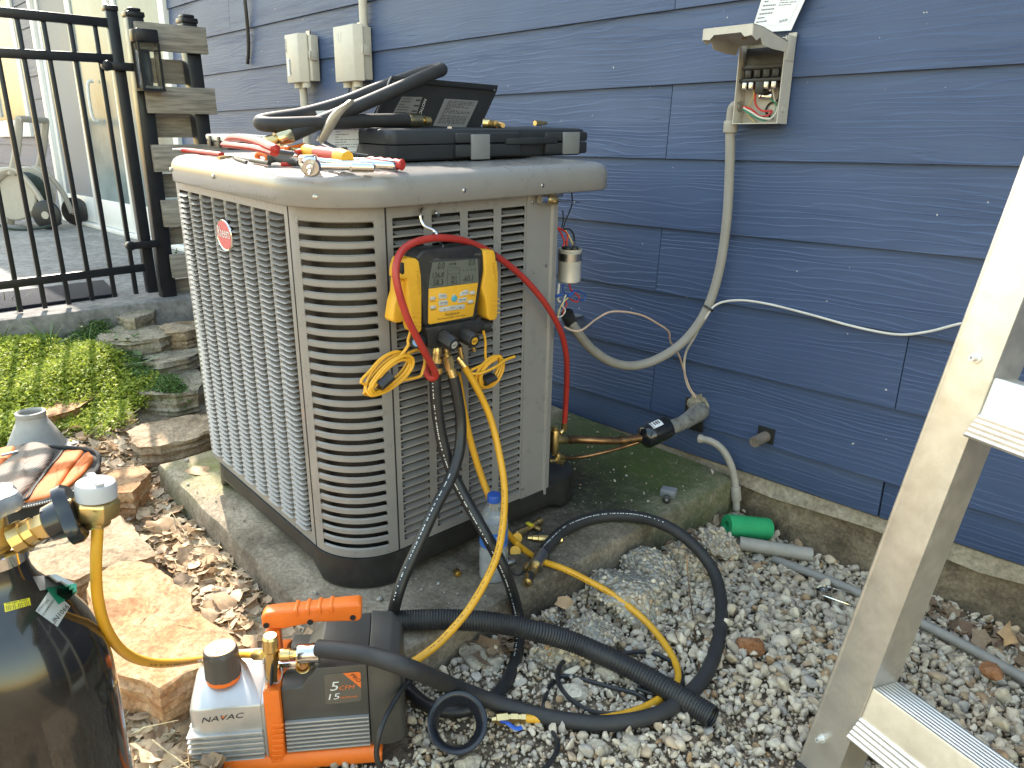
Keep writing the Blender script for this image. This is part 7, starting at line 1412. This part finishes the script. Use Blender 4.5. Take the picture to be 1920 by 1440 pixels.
boulder('rust red stone alone on the gravel left of the ladder', wz(1407, 1213, .012), .030, (1.05, .8, .75), M_rust, 3, sub=4)
boulder('orange brown stone by the grey conduit at right', wz(1860, 1258, .010), .024, (1.1, .8, .7), M_rust, 5)
boulder('large pebbly concrete chunk beside the pad under the yellow hose', wz(1180, 1120, .02), .105, (1.15, .9, .50), M_cong, 6, sub=4)
boulder('pebbly concrete lump against the pad near the green tube', wz(1290, 1052, .02), .055, (1.2, .8, .8), M_cong, 8, sub=4)
boulder('broad pebbly slab of broken concrete right of the bottle', wz(1215, 1068, .02), .075, (1.2, .9, .6), M_cong, 7, sub=4)
boulder('broken pebbly lump between the yellow hose and ribbed tube', wz(1110, 1190, .01), .062, (1.2, .9, .6), M_cong, 11, sub=4)
boulder('whitish broken chunk below the ribbed tube', wz(1050, 1225, .005), .06, (1.1, .9, .65), M_cong, 9, sub=4)
boulder('pale lump in the corner between pad and foundation', wz(1345, 1020, .02), .05, (1.2, .9, .8), M_cong, 12, sub=4)
boulder('pale rounded rock next to the coiled thin cable', wz(1075, 1300, .004), .030, (1.1, .9, .7), M_lime, 14)
boulder('small white lump at the foot of the pad under the ribbed tube', wz(1035, 1158, .016), .020, (1, 1, .9), M_cong, 15)
boulder('greenish pale stone inside the cable loop', wz(1140, 1262, .006), .024, (1.2, .9, .7), M_lime, 16)
boulder('tan rock by the pad corner behind the pump', wz(890, 1235, .006), .038, (1.2, .9, .65), M_lime, 18)
boulder('tan rock touching the black hose bend', wz(925, 1250, .006), .028, (1.1, .9, .7), M_lime, 19)
boulder('brown stone between the pad edge and the orange block', wz(495, 1165, .006), .045, (1.2, .8, .6), M_sand3, 21)
boulder('grey brown stone behind the pump handle', wz(560, 1205, .008), .05, (1.1, .9, .6), M_sand3, 22)
boulder('small stone between the leaf litter and the bag', wz(260, 868, .03), .045, (1.0, .9, .8), M_sand2, 23)
boulder('stone behind the left of the unit below the step', gpt(350, 735, .0), .05, (1.2, .8, .6), M_sand3, 24)
boulder('grey stone against the base of the gate post', gpt(345, 578, .06), .06, (1.2, .8, .7), M_sand3, 25)
boulder('smaller stone next to the gate post', gpt(325, 585, .05), .04, (1.1, .8, .7), M_sand2, 26)
boulder('white stone at the bottom edge right of the power cord', wz(880, 1432, .002), .022, (1.2, .9, .6), M_lime, 27)
boulder('round tan stone in the gravel below the vacuum hose', wz(1185, 1398, .004), .024, (1.2, .9, .6), M_lime, 28)
boulder('white tall stone in the gravel right of the thin cable', wz(1120, 1400, .005), .020, (.8, 1.2, .7), M_lime, 29)

# ------------------------------------------------------------------ numpy scatter of small pieces
def scatter(name, label, templates, mats_args, pts, sizes, mat, flatten=(1, 1, 1), tiltmax=3.14, smooth=0, sink=.3, cat=None):
    """pts (n,3), sizes (n,): each piece one of the templates (verts (k,3), tris (m,3)), randomly turned"""
    Vs = []; Fs = []; off = 0; n = len(pts); which = RNG.integers(0, len(templates), n)
    for ti, (tv, tf) in enumerate(templates):
        idx = np.where(which == ti)[0]; m_ = len(idx)
        if not m_: continue
        a = RNG.uniform(0, 2 * np.pi, m_); tl = RNG.uniform(0, tiltmax, m_); az_ = RNG.uniform(0, 2 * np.pi, m_); rx = np.stack([np.cos(az_), np.sin(az_), np.zeros(m_)], 1)
        v0 = tv[None] * (np.array(flatten) * RNG.uniform(.75, 1.25, (m_, 3)))[:, None, :]
        ca_, sa = np.cos(a)[:, None], np.sin(a)[:, None]
        v1 = np.stack([v0[..., 0] * ca_ - v0[..., 1] * sa, v0[..., 0] * sa + v0[..., 1] * ca_, v0[..., 2]], -1)
        ct_, st = np.cos(tl)[:, None, None], np.sin(tl)[:, None, None]; k_ = rx[:, None, :]
        v2 = v1 * ct_ + np.cross(np.broadcast_to(k_, v1.shape), v1) * st + k_ * np.sum(k_ * v1, -1, keepdims=True) * (1 - ct_)
        v3 = v2 * sizes[idx][:, None, None]; v3[..., 2] -= v3[..., 2].min(1, keepdims=True) * (1 - sink); v3 = v3 + pts[idx][:, None, :]
        Vs.append(v3.reshape(-1, 3)); Fs.append((tf[None] + (np.arange(m_) * len(tv))[:, None, None] + off).reshape(-1, 3)); off += m_ * len(tv)
    Va = np.concatenate(Vs); Fa = np.concatenate(Fs); base = Va.mean(0); base[2] = Va[:, 2].min(); Va = Va - base
    me = bpy.data.meshes.new(name); me.vertices.add(len(Va)); me.vertices.foreach_set('co', Va.astype(np.float32).ravel()); me.loops.add(len(Fa) * 3); me.loops.foreach_set('vertex_index', Fa.astype(np.int32).ravel())
    me.polygons.add(len(Fa)); me.polygons.foreach_set('loop_start', np.arange(0, len(Fa) * 3, 3, dtype=np.int32)); me.update(); me.validate()
    if smooth: me.shade_smooth(); me.set_sharp_from_angle(angle=math.radians(smooth))
    o = bpy.data.objects.new(name, me); COL.objects.link(o); o.location = base; me.materials.append(mat); o['kind'] = 'stuff'; o['label'] = label
    if cat: o['category'] = cat
    return o
def rock_templates(n, sub, cuts, seed):
    out = []; rnd = random.Random(seed)
    for i in range(n):
        bm = bmesh.new(); bmesh.ops.create_icosphere(bm, subdivisions=sub, radius=1); pl_ = [(V((rnd.gauss(0, 1), rnd.gauss(0, 1), rnd.gauss(0, 1))).normalized(), rnd.uniform(.34, .80)) for _ in range(cuts)]
        for v in bm.verts:
            for n_, d in pl_:
                k = v.co.dot(n_) - d
                if k > 0: v.co -= n_ * k
            v.co *= 1 + .05 * noise.noise(v.co * 2.5 + V((i * 5, 0, 0)))
        bmesh.ops.dissolve_limit(bm, angle_limit=math.radians(20), verts=bm.verts, edges=bm.edges); bmesh.ops.triangulate(bm, faces=bm.faces); bm.verts.index_update(); out.append((np.array([v.co[:] for v in bm.verts]), np.array([[v.index for v in f.verts] for f in bm.faces]))); bm.free()
    return out
def pads_mask(P_):            # True where the concrete pad stands
    q = (P_ - np.array(AO)) @ np.array(TA); return (q[:, 0] > -2.2) & (q[:, 0] < -1.012) & (q[:, 1] > .552) & (q[:, 1] < 1.83)
def pumps_mask(P_):
    q = (P_ - np.array(F_P.M.translation)) @ np.array(F_P.M.to_3x3()); return (q[:, 0] > .02) & (q[:, 0] < .37) & (q[:, 1] > 0.0) & (q[:, 1] < .14)
def region(n, x0, x1, y0, y1, keep):
    P_ = np.stack([RNG.uniform(x0, x1, n), RNG.uniform(y0, y1, n), np.zeros(n)], 1); P_ = P_[~pads_mask(P_) & ~pumps_mask(P_)]; P_ = P_[keep(P_)]
    P_[:, 2] = [gz(x, y) - .004 + .012 * noise.noise(V((x * 5, y * 5, 0))) for x, y, _ in P_]; return P_
# gravel: right of a line from the pump to the unit's pad, up to the foundation
gk = lambda P_: (P_[:, 0] > -1.02 - .55 * (P_[:, 1] - .55) - .06) & (P_[:, 1] < 1.915) & (P_[:, 1] > .28 - .5 * (P_[:, 0] + 1.0))
M_grav = island_mat('crushed_limestone_gravel', [(.23, .175, .12), (.52, .425, .30), (.60, .50, .37), (.30, .255, .205), (.54, .435, .30), (.42, .36, .28), (.64, .545, .41), (.33, .20, .10), (.52, .43, .31), (.36, .32, .275), (.56, .46, .325)], .88, bump=.5, bs=90, sat=.22)
CONG = [o for o in bpy.data.objects if o.data and o.type == 'MESH' and M_cong.name in [m.name for m in o.data.materials if m]]
P1 = region(27000, -1.35, .40, .15, 1.92, gk); s = np.clip(RNG.lognormal(math.log(.0072), .38, len(P1)), .003, .018)
# larger stones towards the foundation and pad, finer grit near the camera's foot
near_f = np.clip((P1[:, 1] - .7) / .6, 0, 1); s = s * (.72 + .45 * near_f); P1[:, 2] += RNG.uniform(-.004, .006, len(P1))
bpy.context.view_layer.update(); ex = np.array([(o.matrix_world @ v.co)[:] for o in CONG for v in o.data.vertices if random.random() < .42]); ex[:, 2] -= .004
P1 = np.concatenate([P1, ex]); s = np.concatenate([s, np.clip(RNG.lognormal(math.log(.0060), .3, len(ex)), .003, .012)])
scatter('gravel', 'pale crushed limestone gravel between the pad and the ladder', rock_templates(16, 2, 9, 4), None, P1, s, M_grav, (1.15, .9, .72), 3.14, smooth=0, sink=.35)
P2 = region(34000, -1.35, .35, .15, 1.92, gk); s2 = np.clip(RNG.lognormal(math.log(.0034), .35, len(P2)), .0012, .007)
scatter('gravel_grit', 'fine grit between the gravel stones', rock_templates(6, 1, 6, 9), None, P2, s2, island_mat('limestone_grit', [(.24, .18, .12), (.48, .40, .29), (.55, .47, .35), (.38, .30, .20), (.32, .22, .13), (.52, .44, .32)], .9, bump=0), (1.1, .9, .8), 3.14, sink=.2)
# leaf litter
def leaf_templates(n, seed, lob=True):
    out = []; rnd = random.Random(seed)
    for i in range(n):
        k = 10; ring = []
        for j in range(k):
            a = 2 * math.pi * j / k; r = (.74 + .26 * abs(math.cos(a * 2.5 + rnd.uniform(-.2, .2))) if lob else .75) * rnd.uniform(.85, 1.08); ring.append((r * math.cos(a) * 1.15, r * math.sin(a) * .8))
        cu1, cu2, ph = rnd.uniform(-.7, .7), rnd.uniform(-.6, .9), rnd.uniform(0, 3); vs = [(0, 0, .05)]
        for x, y in ring: vs.append((x * .5, y * .5, .25 * (cu1 * x * x + cu2 * y * y) * .5 + .05 * math.sin(4 * x + ph)))
        for x, y in ring: vs.append((x, y, .5 * (cu1 * x * x + cu2 * y * y) + .12 * math.sin(5 * x + ph) + rnd.uniform(-.1, .1)))
        fs = []
        for j in range(k):
            j2 = (j + 1) % k; fs += [(0, 1 + j, 1 + j2), (1 + j, 1 + k + j, 1 + k + j2), (1 + j, 1 + k + j2, 1 + j2)]
        out.append((np.array(vs), np.array(fs)))
    return out
M_leaf = island_mat('dry_brown_leaves', [(.26, .16, .09), (.50, .36, .21), (.58, .46, .31), (.42, .27, .15), (.56, .43, .28), (.34, .22, .13), (.62, .53, .39)], .7, trans=.18, bump=.3, bs=60)
def in_poly(px, py, poly):
    c = np.zeros(len(px), bool); j = len(poly) - 1
    for i in range(len(poly)):
        xi, yi = poly[i]; xj, yj = poly[j]; c ^= ((yi > py) != (yj > py)) & (px < (xj - xi) * (py - yi) / (yj - yi + 1e-9) + xi); j = i
    return c
def ground_pts(polys_px, n):           # world points spread evenly over ground areas whose outlines were read off the photograph
    out = []
    for poly in polys_px:
        W_ = [gpt(x, y) for x, y in poly]; xs_ = [p.x for p in W_]; ys_ = [p.y for p in W_]; P_ = np.stack([RNG.uniform(min(xs_), max(xs_), n), RNG.uniform(min(ys_), max(ys_), n), np.zeros(n)], 1)
        P_ = P_[in_poly(P_[:, 0], P_[:, 1], [(p.x, p.y) for p in W_])]; out.append(P_)
    P_ = np.concatenate(out); P_ = P_[~pads_mask(P_)]; P_[:, 2] = [gz(x, y) for x, y, _ in P_]; return P_
lit_poly = [[(180, 960), (240, 900), (292, 850), (330, 880), (420, 1010), (520, 1120), (700, 1260), (560, 1300), (440, 1270), (350, 1120), (280, 1020)], [(120, 830), (240, 800), (300, 860), (250, 950), (180, 900)], [(190, 1470), (215, 1330), (300, 1330), (380, 1400), (420, 1500)]]
PL = ground_pts(lit_poly, 4200); PL[:, 2] += RNG.uniform(.0, .03, len(PL))
scatter('leaf_litter', 'dry brown leaf litter between the stones and the pad', leaf_templates(12, 3), None, PL, np.clip(RNG.lognormal(math.log(.0125), .45, len(PL)), .005, .034), M_leaf, (1, 1, .9), .7, smooth=60, sink=.1)
PLs = ground_pts(lit_poly, 10000); PLs[:, 2] += RNG.uniform(.0, .02, len(PLs))
stick = []
for i in range(5):
    v = np.array([(-1, -.02, 0), (-1, .02, 0), (-1, 0, .03), (0, -.025, .06 * i), (0, .025, .06 * i), (0, 0, .04 + .06 * i), (1, -.015, 0), (1, .015, 0), (1, 0, .02)]); f = np.array([(0, 3, 4), (0, 4, 1), (1, 4, 5), (1, 5, 2), (2, 5, 3), (2, 3, 0), (3, 6, 7), (3, 7, 4), (4, 7, 8), (4, 8, 5), (5, 8, 6), (5, 6, 3)]); stick.append((v, f))
scatter('straw', 'dry straw and twigs scattered in the leaf litter', stick, None, PLs, np.clip(RNG.lognormal(math.log(.014), .55, len(PLs)), .005, .06), island_mat('dry_straw', [(.50, .38, .20), (.60, .50, .30), (.30, .20, .10), (.55, .45, .28)], .8, bump=0), (1, 1, 1), .5, sink=0)
PLr = ground_pts([[(1690, 1110), (1930, 1215), (1930, 1262), (1700, 1150)], [(1180, 1010), (1330, 960), (1420, 1000), (1330, 1040), (1200, 1050)], [(880, 1220), (1020, 1170), (1060, 1200), (900, 1260)]], 110)
scatter('foundation_leaves', 'brown leaves blown against the foundation and pad', leaf_templates(8, 6), None, PLr + np.array([0, 0, .012]), np.clip(RNG.lognormal(math.log(.016), .35, len(PLr)), .009, .032), island_mat('old_brown_leaves', [(.10, .065, .04), (.22, .14, .08), (.30, .21, .13), (.17, .10, .06), (.34, .26, .18)], .75, trans=.1), (1, 1, .9), .8, smooth=60)
# a few leaves that can be told apart
def one_leaf(label, c, r, rot, tilt, seed, mat):
    (v, f) = leaf_templates(1, seed)[0]; M_ = Matrix.Translation(c) @ Matrix.Rotation(rot, 4, 'Z') @ Matrix.Rotation(tilt, 4, 'X'); mb = MB(); mb.add([M_ @ (V(p) * r) for p in v.tolist()], [tuple(q) for q in f.tolist()]); return single('dry_leaf', label, 'leaf', mb, mat, FW0, smooth=60, group='single dry leaves')
M_lf = pm('brown_leaf', (.40, .25, .13), .7, var=.25, vs=40)
one_leaf('flat brown maple leaf on the sunlit corner of the pad', az(372, 880, .006), .042, .4, .05, 31, M_lf); one_leaf('curled brown leaf in the litter beside the pad edge', wz(300, 985, .045), .036, 1.2, .5, 32, M_lf); one_leaf('large tan leaf crumpled among the litter', wz(330, 960, .04), .032, 2.1, -.4, 33, M_lf)
one_leaf('brown leaf wedged between the pad and the pebbly chunk', wz(1058, 1130, .05), .022, .4, .7, 34, M_lf); one_leaf('big brown leaf standing against the foundation at right', wz(1895, 1190, .05), .032, 1.4, 1.0, 35, M_lf); one_leaf('orange leaf lying on the straw by the big rock', wz(385, 1085, .03), .028, .2, .2, 36, M_lf)
# pad crumbs
nC = 700; q = np.stack([RNG.uniform(-2.15, -1.04, nC), RNG.uniform(.57, 1.80, nC), np.zeros(nC)], 1); q = q[~((q[:, 0] > -1.98) & (q[:, 0] < -1.21) & (q[:, 1] > .63) & (q[:, 1] < 1.40))]; q[:, 2] = -1.0; qw = q @ np.array(TA).T + np.array(CAM)
scatter('pad_grit', 'grit and crumbs on the concrete pad', rock_templates(6, 1, 6, 19), None, qw, np.clip(RNG.lognormal(math.log(.0022), .55, len(qw)), .0008, .010), M_crumb, (1, .9, .7), 3.14, sink=.1)

# ------------------------------------------------------------------ low plants
leafq = [(np.array([(0, 0, 0), (.5, .32, .12), (1, 0, .05), (.5, -.32, .12)]), np.array([(0, 1, 2), (0, 2, 3)])), (np.array([(0, 0, 0), (.45, .42, .2), (1, .05, -.1), (.5, -.4, .15)]), np.array([(0, 1, 2), (0, 2, 3)])), (np.array([(0, 0, 0), (.5, .2, .25), (1, 0, .2), (.5, -.2, .25)]), np.array([(0, 1, 2), (0, 2, 3)]))]
def groundcover(name, label, polys, nplants, per, hgt, size, mat, seed):
    P_ = ground_pts(polys, nplants); hh = np.array([.35 + .65 * max(0, min(1, .5 + 1.1 * noise.noise(V((x * 4.5, y * 4.5, seed))))) for x, y, _ in P_]); n = len(P_)
    L = np.repeat(P_, per, 0); H_ = np.repeat(hh, per) * hgt; u = RNG.uniform(0, 1, n * per) ** .7; sp_r = np.repeat(RNG.uniform(.006, .022, n), per)
    L[:, 2] += u * H_; L[:, 0] += RNG.normal(0, 1, n * per) * sp_r; L[:, 1] += RNG.normal(0, 1, n * per) * sp_r
    return scatter(name, label, leafq, None, L, size * RNG.uniform(.6, 1.4, n * per), mat, (1, 1, 1), 1.25, sink=.5, cat=None)
M_gc = island_mat('leaves_with_sunlight_in_colour', [(.20, .26, .025), (.32, .38, .045), (.40, .45, .07), (.26, .33, .04), (.46, .48, .12)], .55, trans=.40, bump=0)  # sunlit copy of the leaf green, sunlight put into the colour
M_gc2 = island_mat('leaves_with_shade_in_colour', [(.06, .125, .03), (.10, .175, .045), (.14, .215, .06), (.08, .14, .035)], .55, trans=.35, bump=0)  # shaded copy of the leaf green, shade put into the colour
sunp = [[(-60, 600), (30, 605), (100, 650), (180, 668), (260, 705), (302, 742), (300, 762), (240, 785), (245, 810), (200, 840), (130, 835), (90, 800), (40, 845), (-60, 870)]]
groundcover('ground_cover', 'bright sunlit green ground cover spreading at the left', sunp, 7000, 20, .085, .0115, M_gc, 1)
shp = [[(30, 598), (140, 590), (180, 590), (215, 605), (200, 640), (240, 660), (250, 700), (200, 690), (120, 660), (60, 625)], [(215, 690), (255, 700), (300, 745), (330, 748), (350, 775), (300, 765), (250, 725)]]
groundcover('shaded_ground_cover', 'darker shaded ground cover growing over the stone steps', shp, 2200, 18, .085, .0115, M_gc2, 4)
# grass tufts
def tuft(label, c, nb, hgt, spread, mat, seed, wd=.004, name='grass_tuft'):
    rnd = random.Random(seed); mb = MB()
    for _ in range(nb):
        a = rnd.uniform(0, 6.3); L = hgt * rnd.uniform(.55, 1.1); ln = spread * rnd.uniform(.3, 1.1); d = V((math.cos(a), math.sin(a), 0)); sd3 = V((-d.y, d.x, 0)); o = V(c) + d * rnd.uniform(0, .012); rings = []
        for t in (0, .3, .6, .85, 1.0):
            p = o + d * (ln * t * t) + V((0, 0, L * (t - .35 * t * t * (ln / max(L, .01))))); w = wd * (1 - t) ** .6 + .0002; rings.append([p - sd3 * w, p + V((0, 0, w * .3)), p + sd3 * w])
        mb.loft(rings, closed=False, cap=False)
    return single(name, label, 'grass', mb, mat, FW0, smooth=60, group='grass tufts on the bank')
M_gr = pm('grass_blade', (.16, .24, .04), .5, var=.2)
M_grd = pm('grass_blade_with_shade_in_colour', (.10, .17, .05), .5, var=.2)  # darker copy of the blade green with shade painted into it
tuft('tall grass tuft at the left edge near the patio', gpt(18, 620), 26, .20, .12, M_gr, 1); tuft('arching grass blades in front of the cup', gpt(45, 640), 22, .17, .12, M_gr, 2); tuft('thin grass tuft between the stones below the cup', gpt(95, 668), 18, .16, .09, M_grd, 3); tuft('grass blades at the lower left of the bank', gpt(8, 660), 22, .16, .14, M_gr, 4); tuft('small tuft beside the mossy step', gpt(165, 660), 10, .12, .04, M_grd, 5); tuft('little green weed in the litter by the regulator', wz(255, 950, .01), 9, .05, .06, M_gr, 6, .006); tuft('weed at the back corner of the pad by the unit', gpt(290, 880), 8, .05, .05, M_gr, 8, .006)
def weed(label, c, n, hgt, mat, seed, ls=.05):
    rnd = random.Random(seed); t = thing('leafy_weed', label, 'plant', FW0, c, 'leafy weeds near the gate'); mb = MB(); mbl = MB()
    for i in range(n):
        a = rnd.uniform(0, 6.3); top = V(c) + V((math.cos(a) * .05, math.sin(a) * .05, hgt * rnd.uniform(.6, 1.0))); mb.tube(spline([V(c), V(c).lerp(top, .5) + V((0, 0, .02)), top], 4), .0022, 5)
        for k in range(6):
            p = V(c).lerp(top, .25 + .13 * k); b = rnd.uniform(0, 6.3); d = V((math.cos(b), math.sin(b), rnd.uniform(-.2, .5))).normalized(); s_ = d.cross(V((0, 0, 1))).normalized(); L = ls * rnd.uniform(.6, 1.1); mbl.add([p, p + d * L * .5 + s_ * L * .22 + V((0, 0, .004)), p + d * L, p + d * L * .5 - s_ * L * .22 + V((0, 0, .004))], [(0, 1, 2), (0, 2, 3)])
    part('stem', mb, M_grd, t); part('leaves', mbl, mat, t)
M_wl = pm('weed_leaf', (.09, .15, .05), .5, var=.25)
weed('tall leafy weed in front of the board screen', gpt(325, 570, .02), 4, .30, M_wl, 1, .06); weed('small bright leafy weed by the tilted stone', gpt(285, 595, .0), 4, .08, M_gc, 2, .05); weed('low leafy weed between the second and third step', gpt(240, 655, .03), 4, .07, M_wl, 3, .05); weed('broad leafed weed below the shaded step', gpt(255, 700, .02), 5, .07, M_wl, 4, .06)
